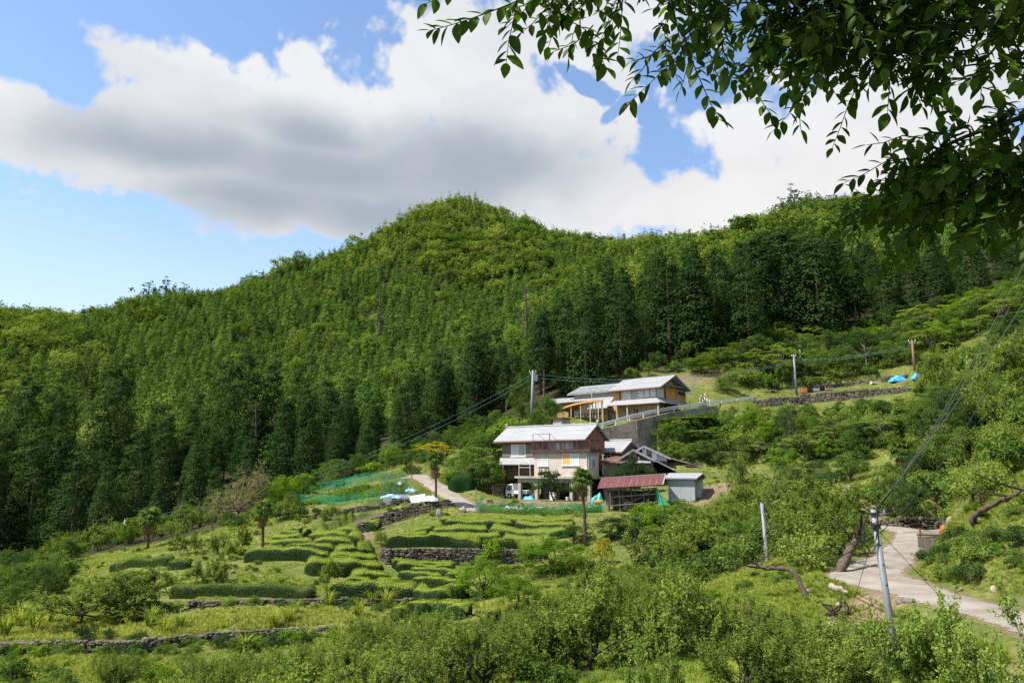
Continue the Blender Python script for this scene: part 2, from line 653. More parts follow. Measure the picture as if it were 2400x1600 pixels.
def ring(fr, u0, u1, v0, v1):
 return [tuple(fr.world(u, v, 0))[:2] for u, v in ((u0, v0), (u1, v0), (u1, v1), (u0, v1))]

# frames of the buildings (front right corner at ground or floor level)
FH = Fr(P(1380, 1117, 84), 38)        # lower farmhouse, w = 0 at the top of its ground-floor slab
UH = Fr(P(1540, 950, 98), 44)         # upper house
YARD = FH.O.z - 2.72
UPZ = 6.0
pad(ring(FH, -17, 1.5, -3.0, 8.5), YARD, 1.6)
pad(ring(UH, -19, 4, -1.0, 10), UPZ, 2.0)

WALLS = {
 'retaining': (pl((1372, 1092, 92.3), (1500, 1086, 94), (1590, 1045, 98), (1690, 990, 102)), [1013, 985, 963, 949], 7),
 'lane_wall': (pl((1770, 968, 106), (1890, 964, 106.5), (2060, 951, 104), (2170, 940, 101), (2235, 934, 98)), [937, 926, 911, 905, 896], 4),
 'upper_wall': (pl((1895, 921, 110.5), (2000, 913, 109.5), (2118, 903, 107.5)), [906, 893, 880], 6),
 'tea_wall': (pl((893, 1312, 69.5), (910, 1324, 68.4), (1000, 1325, 68.6), (1120, 1325, 69), (1270, 1320, 69.4)), [1285, 1287, 1284, 1286, 1290], 8),
 'field_wall': (pl((-60, 1530, 45.5), (100, 1531, 45), (230, 1531, 44.4), (340, 1530, 44.4), (500, 1503, 46), (700, 1490, 47), (880, 1475, 48)), [1506, 1505, 1502, 1499, 1484, 1472, 1462], 7),
 'rubble_wall': (pl((842, 1250, 73.5), (880, 1238, 75.5), (930, 1222, 78), (985, 1208, 80.5), (1060, 1192, 82.5)), [1232, 1216, 1196, 1180, 1172], 5),
 'garden_wall': (pl((735, 1222, 79.5), (850, 1204, 81), (935, 1190, 83), (1015, 1172, 86)), [1204, 1188, 1174, 1160], 9),
 'hedge_wall': (pl((735, 1266, 73.5), (800, 1254, 75.5), (870, 1238, 78)), [1251, 1240, 1226], 5),
 'low_wall': (pl((440, 1424, 53), (600, 1418, 53.5), (800, 1417, 53.6), (1000, 1414, 54)), [1410, 1404, 1402, 1402], 5),
 'road_wall': (pl((2050, 1245, 54), (2110, 1241, 52.5), (2220, 1242, 51.8), (2290, 1235, 52)), [1222, 1215, 1213, 1205], 6),
}
WALLS3 = {}
for k_, (base, tops, D) in WALLS.items():
 WALLS3[k_] = [(b[0], b[1], b[2], P(0, t, b[1]).z) for b, t in zip(base, tops)]

UU = np.concatenate([np.linspace(-3.4, -0.85, 40)[:-1], np.linspace(-0.85, 0.85, 400), np.linspace(0.85, 3.4, 40)[1:]])
SS = np.concatenate([np.linspace(math.log(18 / 45), math.log(60 / 45), 62)[:-1], np.linspace(math.log(60 / 45), math.log(158 / 45), 235), np.linspace(math.log(158 / 45), math.log(700 / 45), 130)[1:]])

def make_terrain():
 u, v = np.meshgrid(UU, SS)
 s = 45 * np.exp(v)
 x, y = u * s, s - 45
 z = rbf(x, y)
 z += 0.25 * (np.sin(x * 0.31 + 1.3 * np.sin(y * 0.17)) * np.sin(y * 0.27 + 0.8)) * np.clip((y - 15) / 30, 0, 1)
 z += 0.07 * np.sin(x * 1.3 + 2 * np.sin(y * 0.6)) * np.sin(y * 1.1 + x * 0.4)
 z0 = z.copy()
 for k, w in WALLS3.items():
  D = WALLS[k][2]
  d, t, sd = seg_dist(x, y, w)
  # fade at the ends
  n = len(w) - 1
  near = d < D + 14
  top = lerp_pl(w, t, 3)
  bot = lerp_pl(w, t, 2)
  ax, ay = w[0][0] - w[1][0], w[0][1] - w[1][1]
  e0 = np.hypot(ax, ay)
  p0 = np.clip(((x - w[0][0]) * ax + (y - w[0][1]) * ay) / e0, 0, None)
  bx, by = w[-1][0] - w[-2][0], w[-1][1] - w[-2][1]
  e1 = np.hypot(bx, by)
  p1 = np.clip(((x - w[-1][0]) * bx + (y - w[-1][1]) * by) / e1, 0, None)
  over = np.maximum(p0, p1)
  behind = (sd > 0) & near
  lev = top - 0.03 - np.clip(d - D, 0, None) * 0.55 - over * 0.9
  z = np.where(behind & (d > 0.65), np.maximum(z, lev), z)
  # the ground in front may not rise over the foot of the wall
  front = ((sd <= 0) | (d <= 0.65)) & (d < 7) & (over < 0.5)
  lim = bot + np.clip(d - 0.5, 0, None) * 0.25
  z = np.where(front, np.minimum(z, lim), z)
 for poly, zz, bl in PADS:
  inside = in_poly(x, y, poly)
  d, _, _ = seg_dist(x, y, poly + [poly[0]])
  f = np.where(inside, 1.0, np.clip(1 - d / bl, 0, 1))
  f = f * f * (3 - 2 * f)
  z = z * (1 - f) + zz * f
 soil = np.zeros_like(z)
 for k, (line, ws) in ROADS.items():
  if k == 'upper':
   continue
  d, t, _ = seg_dist(x, y, line)
  hw = np.interp(t, np.arange(len(ws)), ws)
  rz = lerp_pl(line, t, 2)
  f = np.clip(1 - (d - hw - 0.35) / 1.3, 0, 1)
  f = f * f * (3 - 2 * f)
  z = z * (1 - f) + (rz - 0.06) * f
  soil = np.maximum(soil, np.clip(1 - (d - hw) / 0.5, 0, 1) * 0.8)
 # what grows or lies on the ground
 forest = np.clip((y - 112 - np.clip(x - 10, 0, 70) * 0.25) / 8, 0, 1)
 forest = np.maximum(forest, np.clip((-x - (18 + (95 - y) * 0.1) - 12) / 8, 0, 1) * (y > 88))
 px = 1200 + F * x / np.maximum(y * CT + z * ST, 1)
 # dry bank below the yard, bare slope by the road
 d, _, _ = seg_dist(x, y, pl((1105, 1188, 83.5), (1250, 1185, 83.5), (1400, 1190, 81.5)))
 soil = np.maximum(soil, np.clip(1.5 - d / 1.6, 0, 1))
 d, _, _ = seg_dist(x, y, pl((1640, 1180, 79), (1680, 1165, 81)))
 soil = np.maximum(soil, np.clip(1.2 - d / 2.5, 0, 0.8))
 d, _, _ = seg_dist(x, y, pl((1880, 1200, 62), (2050, 1185, 60)))
 soil = np.maximum(soil, np.clip(1.3 - d / 3.0, 0, 0.9))
 d, _, _ = seg_dist(x, y, pl((1960, 1440, 25.5), (2120, 1410, 25.5)))
 soil = np.maximum(soil, np.clip(1.2 - d / 1.6, 0, 0.75))
 d, _, _ = seg_dist(x, y, pl((800, 1345, 62), (862, 1240, 73)))
 soil = np.maximum(soil, np.clip(1.2 - d / 0.7, 0, 0.8))
 d, _, _ = seg_dist(x, y, pl((1580, 890, 113), (1680, 860, 117)))
 soil = np.maximum(soil, np.clip(1.0 - d / 4, 0, 0.5))
 nv, nu = x.shape
 idx = np.arange(nv * nu).reshape(nv, nu)
 faces = np.stack([idx[:-1, :-1], idx[:-1, 1:], idx[1:, 1:], idx[1:, :-1]], -1).reshape(-1, 4)
 verts = np.stack([x, y, z], -1).reshape(-1, 3)
 return x, y, z, verts, faces, forest, soil

TX, TY, TZ, tv_, tf_, tforest, tsoil = make_terrain()

def ground(x, y):
 x = np.asarray(x, float)
 y = np.asarray(y, float)
 u, v = uvspace(x, y)
 i = np.clip(np.searchsorted(SS, v) - 1, 0, len(SS) - 2)
 j = np.clip(np.searchsorted(UU, u) - 1, 0, len(UU) - 2)
 a = np.clip((v - SS[i]) / (SS[i + 1] - SS[i]), 0, 1)
 b = np.clip((u - UU[j]) / (UU[j + 1] - UU[j]), 0, 1)
 return (TZ[i, j] * (1 - a) * (1 - b) + TZ[i, j + 1] * (1 - a) * b + TZ[i + 1, j] * a * (1 - b) + TZ[i + 1, j + 1] * a * b)

def gz(x, y):
 return float(ground(x, y))

_YS = np.concatenate([np.arange(6, 130, 0.25), np.arange(130, 600, 1.0)])

def G(px, py, y0=6.0):
 """Where the line of sight through a point of the frame meets the ground."""
 d = ray(px, py)
 ys = _YS[_YS >= y0]
 k = ys / d[1]
 gzv = ground(d[0] * k, ys)
 h = d[2] * k - gzv
 w = np.nonzero(h < 0)[0]
 i = w[0] if len(w) else len(ys) - 1
 return Vector((d[0] * k[i], ys[i], gzv[i]))

def at(px, Y):
 """The ground at distance Y below a column of the frame."""
 z = -4.0
 for _ in range(4):
  x = (px - 1200) / F * (Y * CT + z * ST)
  z = gz(x, Y)
 return Vector((x, Y, z))

def top_z(py, Y):
 return P(1200, py, Y).z

def ground_mat():
 m = bpy.data.materials.new('ground')
 m.use_nodes = True
 nt = m.node_tree
 N, L = nt.nodes, nt.links
 b = N['Principled BSDF']
 b.inputs['Roughness'].default_value = 0.95
 b.inputs['Specular IOR Level'].default_value = 0.1
 tc = N.new('ShaderNodeTexCoord')

 def noise(sc, det, loc=0.0):
  mp = N.new('ShaderNodeMapping')
  mp.inputs['Location'].default_value = (loc, loc * 1.7, 0)
  L.new(tc.outputs['Object'], mp.inputs[0])
  n = N.new('ShaderNodeTexNoise')
  n.inputs['Scale'].default_value = sc
  n.inputs['Detail'].default_value = det
  n.inputs['Roughness'].default_value = 0.65
  L.new(mp.outputs[0], n.inputs['Vector'])
  return n.outputs['Fac']

 def rng(x, lo, hi, a=0.0, c=1.0):
  r = N.new('ShaderNodeMapRange')
  L.new(x, r.inputs[0])
  for i, q in enumerate((lo, hi, a, c)):
   r.inputs[i + 1].default_value = q
  return r.outputs[0]

 def mix(f, a, c):
  x = N.new('ShaderNodeMix')
  x.data_type = 'RGBA'
  for i, q in ((0, f), (6, a), (7, c)):
   if hasattr(q, 'is_output'):
    L.new(q, x.inputs[i])
   else:
    x.inputs[i].default_value = q
  return x.outputs[2]

 def attr(n):
  a = N.new('ShaderNodeAttribute')
  a.attribute_name = n
  return a.outputs['Fac']

 g = mix(rng(noise(0.35, 6), 0.38, 0.62), (0.080, 0.118, 0.023, 1), (0.19, 0.195, 0.052, 1))
 g = mix(rng(noise(2.6, 6, 3.0), 0.42, 0.62), g, (0.082, 0.108, 0.025, 1))
 g = mix(rng(noise(0.8, 8, 9.0), 0.53, 0.68, 0, 0.8), g, (0.19, 0.15, 0.075, 1))
 dirt = mix(rng(noise(3.0, 8, 5.0), 0.35, 0.65), (0.13, 0.092, 0.058, 1), (0.25, 0.19, 0.125, 1))
 so_ = N.new('ShaderNodeMath')
 so_.operation = 'MULTIPLY_ADD'
 L.new(noise(1.6, 8, 1.0), so_.inputs[0])
 so_.inputs[1].default_value = 1.2
 so2 = N.new('ShaderNodeMath')
 so2.operation = 'SUBTRACT'
 L.new(attr('soil'), so2.inputs[0])
 so2.inputs[1].default_value = 0.6
 L.new(so2.outputs[0], so_.inputs[2])
 g = mix(rng(so_.outputs[0], 0.25, 0.6), g, dirt)
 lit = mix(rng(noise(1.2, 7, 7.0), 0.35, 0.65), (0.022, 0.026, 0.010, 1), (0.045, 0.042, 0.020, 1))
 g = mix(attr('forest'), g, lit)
 L.new(g, b.inputs['Base Color'])
 bp = N.new('ShaderNodeBump')
 bp.inputs['Strength'].default_value = 0.9
 bp.inputs['Distance'].default_value = 0.12
 L.new(noise(5.0, 8, 2.0), bp.inputs['Height'])
 L.new(bp.outputs[0], b.inputs['Normal'])
 return m

me_ = mesh_from('ground', tv_, tf_, ground_mat(), smooth=True)
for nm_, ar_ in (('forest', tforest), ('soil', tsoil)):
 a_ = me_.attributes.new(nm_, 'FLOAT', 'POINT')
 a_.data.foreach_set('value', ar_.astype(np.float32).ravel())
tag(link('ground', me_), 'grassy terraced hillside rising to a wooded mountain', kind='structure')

def road_mesh(name, key, m, label, lift=0.03):
 line, ws = ROADS[key]
 n = 16
 pts, hw = [], []
 pv = [Vector(p) for p in line]
 for i in range(len(pv) - 1):
  p0, p1, p2, p3 = pv[max(i - 1, 0)], pv[i], pv[i + 1], pv[min(i + 2, len(pv) - 1)]
  for k in range(n):
   t = k / n
   q = 0.5 * ((2 * p1) + (p2 - p0) * t + (2 * p0 - 5 * p1 + 4 * p2 - p3) * t * t + (3 * p1 - p0 - 3 * p2 + p3) * t ** 3)
   pts.append(q)
   hw.append(ws[i] * (1 - t) + ws[i + 1] * t)
 vs_, fs = [], []
 rnd = random.Random(3)
 W = 8
 for i, q in enumerate(pts):
  t = pts[min(i + 1, len(pts) - 1)] - pts[max(i - 1, 0)]
  nrm = Vector((-t.y, t.x, 0)).normalized()
  e0, e1 = rnd.uniform(-.13, .13), rnd.uniform(-.13, .13)
  for k in range(W + 1):
   f = k / W * 2 - 1
   off = f * (hw[i] + (e0 if f < 0 else e1) * abs(f))
   p = q + nrm * off
   vs_.append((p.x, p.y, q.z + lift - 0.10 * f ** 6 + 0.02 * math.cos(f * 6.0)))
 for i in range(len(pts) - 1):
  for k in range(W):
   a = i * (W + 1) + k
   fs.append((a, a + W + 1, a + W + 2, a + 1))
 o = link(name, mesh_from(name, vs_, fs, m, True))
 return tag(o, label, kind='structure')

M_road = mat('worn_concrete', (0.29, 0.262, 0.222), 0.95, col2=(0.185, 0.163, 0.132), scale=0.7, bump=0.6, bscale=16, detail=10, lo=0.36, hi=0.66)
M_path = mat('pale_path', (0.31, 0.275, 0.235), 0.92, col2=(0.22, 0.19, 0.155), scale=1.1, bump=0.3, bscale=14, detail=8)
road_mesh('road', 'lane', M_road, 'pale worn concrete lane bending through the orchard')
road_mesh('side_road', 'side', M_road, 'short concrete spur leaving the lane beside a stone wall', 0.035)
road_mesh('path', 'path', M_path, 'pale concrete path climbing beside the farmhouse yard')
M_lane2 = mat('gravel_lane', (0.27, 0.25, 0.21), 0.95, col2=(0.15, 0.17, 0.07), scale=0.9, bump=0.4, bscale=12, detail=8)

# ------------------------------------------------------------------ dry stone walls: stones one by one
M_stone = mat('field_stone', (0.17, 0.142, 0.105), 0.9, col2=(0.075, 0.068, 0.048), scale=2.6, bump=0.5, bscale=9, detail=8, tint=True)
M_stone_in = mat('wall_core', (0.095, 0.085, 0.045), 0.95, var=0.5, scale=4)

def stone_protos(n=7):
 out = []
 rnd = random.Random(11)
 for i in range(n):
  vs_ = []
  top = []
  for zz, k in ((-0.5, 0.85), (0.0, 1.0), (0.5, 0.8)):
   for a in range(6):
    an = a / 6 * 2 * math.pi + 0.3
    cxx = max(-0.5, min(0.5, 0.66 * math.cos(an))) * k * rnd.uniform(0.85, 1.08)
    cyy = max(-0.5, min(0.5, 0.66 * math.sin(an))) * k * rnd.uniform(0.8, 1.1)
    vs_.append((cxx, cyy, zz * rnd.uniform(0.85, 1.1)))
  fs = [tuple(range(6))[::-1], tuple(range(12, 18))]
  for r in range(2):
   for a in range(6):
    b = (a + 1) % 6
    fs.append((r * 6 + a, r * 6 + b, r * 6 + 6 + b, r * 6 + 6 + a))
  out.append((vs_, fs, mesh_from('stone', vs_, fs, M_stone)))
 return out

STONES = stone_protos()

def stone_wall(key, name, label, cat, sw, sh, cap=260, batter=0.12, gap=0.06, seed=1):
 w = WALLS3[key]
 rnd = random.Random(seed)
 t = thing(name, label, cat, (w[0][0], w[0][1], w[0][2]))
 org = Vector(t.location)
 core = MB()
 for i in range(len(w) - 1):
  a, b = w[i], w[i + 1]
  d = Vector((b[0] - a[0], b[1] - a[1], 0)).normalized()
  nb = Vector((-d.y, d.x, 0))
  f0 = [Vector((p[0], p[1], z)) + nb * off - org for p, z, off in ((a, a[2] - 0.7, 0.10), (b, b[2] - 0.7, 0.10), (b, b[3] - 0.08, 0.12 + batter), (a, a[3] - 0.08, 0.12 + batter))]
  bk = [p + nb * 1.05 for p in f0]
  core.add(f0 + bk, [(0, 1, 2, 3), (3, 2, 6, 7), (5, 4, 7, 6), (0, 4, 5, 1), (1, 5, 6, 2), (0, 3, 7, 4)])
 core.build('core', M_stone_in, t)
 spots = []
 for i in range(len(w) - 1):
  a, b = w[i], w[i + 1]
  L_ = math.hypot(b[0] - a[0], b[1] - a[1])
  d = Vector(((b[0] - a[0]) / L_, (b[1] - a[1]) / L_, 0))
  nb = Vector((-d.y, d.x, 0))
  hmax = max(a[3] - a[2], b[3] - b[2])
  z = -0.05
  while z < hmax + 0.1:
   rh = sh * rnd.uniform(0.7, 1.3)
   z += rnd.uniform(-.02, .02)
   x = -rnd.uniform(0, sw)
   while x < L_:
    ww = sw * rnd.uniform(0.4, 1.7)
    f = min(max((x + ww / 2) / L_, 0), 1)
    hb = a[2] * (1 - f) + b[2] * f
    ht = a[3] * (1 - f) + b[3] * f
    zz = hb + z + rh / 2 + rnd.uniform(-0.02, 0.02)
    if zz < ht + 0.05 and rnd.random() > gap:
     p = Vector((a[0], a[1], 0)) + d * (x + ww / 2) + nb * (batter * (z / max(hmax, .3)) + rnd.uniform(-0.05, 0.05))
     spots.append((Vector((p.x, p.y, zz)) - org, math.atan2(d.y, d.x) + rnd.uniform(-.12, .12), ww * 1.0, 0.34, rh * rnd.uniform(.8, 1.15), rnd.uniform(-.16, .16)))
    x += ww
   z += rh
 order = sorted(range(len(spots)), key=lambda i: -spots[i][2] * spots[i][4])
 solo = set(order[:cap])
 rest = MB()
 for i, (p, rz, a, b, c, tl) in enumerate(spots):
  pr = STONES[rnd.randrange(len(STONES))]
  if i in solo:
   o = link('stone', pr[2], t, p)
   o.rotation_euler = (rnd.uniform(-.1, .1), tl, rz)
   o.scale = (a, b, c)
  else:
   mtx = Matrix.Translation(p) @ Matrix.Rotation(rz, 4, 'Z') @ Matrix.Rotation(tl, 4, 'Y') @ Matrix.Diagonal((a, b, c, 1))
   rest.add([mtx @ Vector(q) for q in pr[0]], pr[1])
 if rest.v:
  rest.build('small_stones', M_stone, t, kind='stuff')
 return t

stone_wall('tea_wall', 'stone_wall', 'dry stone wall below the upper right block of tea hedges', 'stone wall', 0.36, 0.13, 290, seed=2, gap=0.08)
stone_wall('field_wall', 'stone_wall', 'long rough stone wall along the foot of the open grass field', 'stone wall', 0.26, 0.12, 290, seed=3, gap=0.14)
stone_wall('rubble_wall', 'stone_wall', 'sloping rubble wall climbing between the two blocks of tea toward the path', 'stone wall', 0.36, 0.15, 290, batter=0.8, seed=4, gap=0.12)
stone_wall('garden_wall', 'stone_wall', 'low broken stone wall in front of the netted vegetable garden', 'stone wall', 0.5, 0.24, 150, batter=0.4, seed=5, gap=0.2)
stone_wall('hedge_wall', 'stone_wall', 'short low stone wall just right of the tall thin palm by the tea hedges', 'stone wall', 0.45, 0.2, 80, seed=6, gap=0.15)
stone_wall('low_wall', 'stone_wall', 'weedy low stone wall below the front tea hedges above the grass field', 'stone wall', 0.30, 0.13, 160, seed=7, gap=0.4)
stone_wall('lane_wall', 'stone_wall', 'long grey stone wall carrying the upper lane below the blue tarps', 'stone wall', 0.60, 0.32, 260, seed=8)
stone_wall('upper_wall', 'stone_wall', 'mossy stone wall behind the upper lane and its stored crates', 'stone wall', 0.62, 0.34, 150, seed=9, gap=0.1)
stone_wall('road_wall', 'stone_wall', 'low stone wall behind the far end of the concrete lane', 'stone wall', 0.30, 0.17, 280, seed=10)

# ------------------------------------------------------------------ buildings
M_roofw = mat('white_sheet_roof', (0.30, 0.305, 0.315), 0.55, col2=(0.235, 0.24, 0.245), scale=1.2, stretch=(0.25, 2.5, 1), spec=0.5, bump=0.05, bscale=3)
M_beige = mat('beige_plaster', (0.55, 0.475, 0.425), 0.9, col2=(0.46, 0.39, 0.34), scale=0.9, stretch=(2.2, 2.2, 0.6), detail=8, bump=0.12, bscale=40)
M_dbrown = mat('dark_brown_sheet', (0.085, 0.05, 0.043), 0.6, var=0.35, scale=2, stretch=(1, 1, 0.4))
M_taupe = mat('taupe_board', (0.19, 0.15, 0.115), 0.8, var=0.3, scale=3, stretch=(4, 4, 0.4))
M_red = mat('red_brown_wall', (0.26, 0.105, 0.08), 0.8, var=0.3, scale=3, stretch=(5, 5, 0.5))
M_conc = mat('concrete', (0.42, 0.39, 0.345), 0.9, col2=(0.27, 0.24, 0.20), scale=1.4, stretch=(1, 1, 0.5), detail=8, bump=0.25, bscale=25)
M_concd = mat('weathered_concrete', (0.25, 0.215, 0.17), 0.92, col2=(0.075, 0.064, 0.050), scale=0.55, stretch=(1.4, 1.4, 0.9), detail=10, bump=0.4, bscale=12, lo=0.42, hi=0.68)
M_alu = mat('white_aluminium', (0.78, 0.78, 0.78), 0.4, spec=0.5)
M_alug = mat('grey_aluminium', (0.45, 0.46, 0.47), 0.4, spec=0.5)
M_glass = mat('dark_glass', (0.03, 0.035, 0.04), 0.06, spec=0.8)
M_curt = mat('pale_curtain', (0.62, 0.63, 0.62), 0.35, col2=(0.42, 0.43, 0.43), scale=1.5, stretch=(9, 9, 0.2), spec=0.7)
M_curtg = mat('grey_curtain', (0.36, 0.375, 0.37), 0.3, col2=(0.22, 0.235, 0.235), scale=1.5, stretch=(9, 9, 0.2), spec=0.7)
M_oran = mat('orange_curtain', (0.78, 0.42, 0.15), 0.4, col2=(0.62, 0.30, 0.09), scale=1.5, stretch=(8, 8, 0.2), spec=0.6)
M_dark = mat('dark_interior', (0.022, 0.02, 0.018), 0.9)
M_oldw = mat('old_grey_wood', (0.22, 0.195, 0.17), 0.9, col2=(0.11, 0.095, 0.08), scale=2.5, stretch=(6, 6, 0.6), tint=True)
M_dwood = mat('dark_wood', (0.085, 0.062, 0.048), 0.9, col2=(0.045, 0.033, 0.027), scale=2.5, stretch=(6, 6, 0.5))
M_brwood = mat('brown_board', (0.15, 0.085, 0.06), 0.85, col2=(0.075, 0.042, 0.032), scale=2.2, stretch=(5, 5, 0.5))
M_tin = mat('grey_tin', (0.17, 0.175, 0.18), 0.55, col2=(0.105, 0.11, 0.115), scale=2, stretch=(5, 5, 0.3), spec=0.4)
M_slate = mat('pale_grey_cladding', (0.40, 0.42, 0.435), 0.6, col2=(0.35, 0.365, 0.38), scale=1.6, stretch=(4, 4, 0.3), spec=0.35)
M_hinoki = mat('new_orange_wood', (0.60, 0.315, 0.115), 0.7, col2=(0.48, 0.23, 0.075), scale=2.0, stretch=(6, 6, 0.5))
M_pale = mat('pale_new_timber', (0.74, 0.54, 0.34), 0.7, col2=(0.64, 0.44, 0.25), scale=2.0, stretch=(5, 5, 0.5))
M_tan = mat('tan_earth_plaster', (0.46, 0.31, 0.155), 0.95, col2=(0.38, 0.25, 0.12), scale=1.2)
M_whitew = mat('white_plaster', (0.78, 0.77, 0.74), 0.9, var=0.1, scale=1)
M_tile = mat('grey_roof_tile', (0.36, 0.37, 0.385), 0.5, col2=(0.25, 0.255, 0.265), scale=2.2, spec=0.4)
M_rust = mat('red_rusty_sheet', (0.15, 0.045, 0.043), 0.6, col2=(0.085, 0.032, 0.03), scale=1.6, stretch=(6, 0.5, 0.5), spec=0.35, detail=7, tint=False)
M_rustl = mat('bleached_seam', (0.40, 0.26, 0.22), 0.8, var=0.4, scale=9)
M_copper = mat('red_brown_gutter', (0.22, 0.10, 0.08), 0.6)
M_steel = mat('galvanised_steel', (0.20, 0.215, 0.24), 0.6, metal=0.1, var=0.12, scale=2, spec=0.5)
M_black = mat('black_metal', (0.02, 0.02, 0.02), 0.5)
M_white = mat('white_paint', (0.80, 0.80, 0.79), 0.45, var=0.06, scale=3, spec=0.4)
M_rubber = mat('rubber', (0.02, 0.02, 0.02), 0.8)

def window(fr, parent, px0, px1, py0, py1, v, panes, fm=None, split=None, name='window', thick=0.06, proud=0.05, pw=None, sill=False):
 """A framed window on the front plane v, its corners read off the photograph; panes: one material each."""
 pm = (px0 + px1) / 2
 u0, u1 = fr.U(px0, v, (py0 + py1) / 2), fr.U(px1, v, (py0 + py1) / 2)
 w1, w0 = fr.uw(pm, py0, v)[1], fr.uw(pm, py1, v)[1]
 return window_box(parent, 'y', u0, u1, w0, w1, v, panes, fm or M_alu, name, thick, proud, sill)

def window_box(parent, ax, u0, u1, w0, w1, v, panes, fm, name='window', t=0.06, proud=0.05, sill=False):
 b = MB()
 n = len(panes)

 def bx(mb, a0, a1, d0, d1, z0, z1):
  if ax == 'y':
   mb.box(a0, a1, v - d1, v - d0, z0, z1)
  else:
   mb.box(v + d0, v + d1, a0, a1, z0, z1)
 bx(b, u0, u1, -0.02, proud, w0, w0 + t)
 bx(b, u0, u1, -0.02, proud, w1 - t, w1)
 bx(b, u0, u0 + t, -0.02, proud, w0 + t, w1 - t)
 bx(b, u1 - t, u1, -0.02, proud, w0 + t, w1 - t)
 st = (u1 - u0) / n
 for i in range(1, n):
  bx(b, u0 + st * i - t / 2, u0 + st * i + t / 2, -0.02, proud - 0.006, w0 + t, w1 - t)
 if sill:
  bx(b, u0 - 0.08, u1 + 0.08, 0.0, proud + 0.09, w0 - 0.08, w0 - 0.002)
 o = b.build(name, fm, parent)
 for i, m in enumerate(panes):
  p = MB()
  bx(p, u0 + st * i + (t if i == 0 else t / 2), u0 + st * (i + 1) - (t if i == n - 1 else t / 2), 0.004, 0.02, w0 + t, w1 - t)
  p.build('pane', m, o)
 return o

def gable_roof(parent, u0, u1, ve, we, vr, wr, vb=None, wb=None, t=0.14, m=None, cap=True, name='roof', ends=False):
 """Two slopes with the ridge along u: front eave (ve, we), ridge (vr, wr), back eave (vb, wb)."""
 m = m or M_roofw
 vb = 2 * vr - ve if vb is None else vb
 wb = we if wb is None else wb
 r = MB()
 prof = [(ve, we), (vr, wr), (vb, wb), (vb, wb - t), (vr, wr - t * 1.15), (ve, we - t)]
 n = 6
 vs_ = [(u0, a, b) for a, b in prof] + [(u1, a, b) for a, b in prof]
 r.add(vs_, [(0, 1, 7, 6), (1, 2, 8, 7), (2, 3, 9, 8), (3, 4, 10, 9), (4, 5, 11, 10), (5, 0, 6, 11), (0, 5, 4, 1), (1, 4, 3, 2), (6, 7, 10, 11), (7, 8, 9, 10)])
 o = r.build(name, m, parent)
 if cap:
  c = MB()
  c.tube([(u0 + 0.02, vr, wr + 0.03), (u1 - 0.02, vr, wr + 0.03)], 0.13, 8)
  c.build('ridge_cap', M_roofw, o)
 sm = MB()
 ns = int((u1 - u0) / .55)
 for i in range(1, ns):
  uu = u0 + (u1 - u0) * i / ns
  for va, wa, vz, wz in ((ve, we, vr, wr), (vb, wb, vr, wr)):
   sm.bar((uu, va, wa + .002), (uu, vz, wz + .002), .03, .018)
 sm.build('seams', m, o, kind='stuff')
 if ends:
  for uu in (u0, u1):
   e = MB()
   e.box(uu - 0.14, uu + 0.14, vr - 0.17, vr + 0.17, wr - 0.02, wr + 0.30)
   e.tube([(uu - 0.16, vr, wr + 0.32), (uu + 0.16, vr, wr + 0.32)], 0.17, 8)
   e.build('ridge_end', M_roofw, o, bevel=0.04)
 return o

def gable_wall(mb, u, v0, v1, w0, we, vr, wr, t=0.12):
 mb.prism([(v0, w0), (v1, w0), (v1, we), (vr, wr), (v0, we)], 'x', u - t, u)

# ---- lower farmhouse
fh = FH.thing('farmhouse', 'two storey farmhouse with long pale roof, beige front wing and brown railed balcony', 'house')
V = 2.2
uL = FH.U(1177, V)
uR = -1.72
G0 = YARD - FH.O.z
we, wr, ve, vr = 4.36, 6.22, 1.45, 4.3
mw = MB()
mw.box(uL, uR, V, V + 0.15, 0.0, 4.6)
mw.box(uL, uL + 0.15, V + 0.15, 6.4, 0.0, 4.3)
mw.box(uL, uR, 6.4, 6.55, -0.5, 4.3)
mw.build('wall', M_taupe, fh)
gw = MB()
gable_wall(gw, uR, V + 0.15, 6.4, 0.0, 4.78, vr, 6.05)
gw.build('gable_wall', M_red, fh, label='red brown gable wall at the right end')
rf = gable_roof(fh, FH.U(1156, ve), -1.3, ve, we, vr, wr, ends=True)
sd = MB()
for i in range(9):                                    # rafters under the gable overhang
 v_ = ve + 0.3 + i * 0.62
 w_ = (we + (wr - we) * (v_ - ve) / (vr - ve)) if v_ < vr else (wr - (wr - we) * (v_ - vr) / (vr - ve))
 sd.box(uR - 0.1, -1.34, v_ - 0.05, v_ + 0.05, w_ - 0.28, w_ - 0.165)
sd.build('rafter_ends', M_dwood, fh, kind='stuff')
MB().box(FH.U(1156, ve) + 0.05, -1.35, ve - 0.1, ve + 0.02, we - 0.21, we - 0.08).build('gutter', M_copper, fh)
# panels, windows of the upper floor
for a, b in ((1178, 1197), (1233, 1251)):
 MB().box(FH.U(a, V), FH.U(b, V), V - 0.10, V - 0.003, FH.uw(1187, 1071, V)[1], FH.uw(1187, 1041, V)[1]).build('shutter_box', M_taupe, fh)
window(FH, fh, 1198, 1232, 1041, 1069, V, [M_curt, M_curtg], sill=True)
window(FH, fh, 1271, 1301, 1037, 1056, V, [M_red, M_curtg])
window(FH, fh, 1303, 1320, 1035, 1056, V, [M_white, M_glass])
window(FH, fh, 1321, 1342, 1034, 1055, V, [M_curtg, M_curt, M_curtg])
MB().box(FH.U(1344, V), FH.U(1362, V), V - 0.08, V - 0.003, 2.95, 4.0).build('shutter_box', M_taupe, fh)
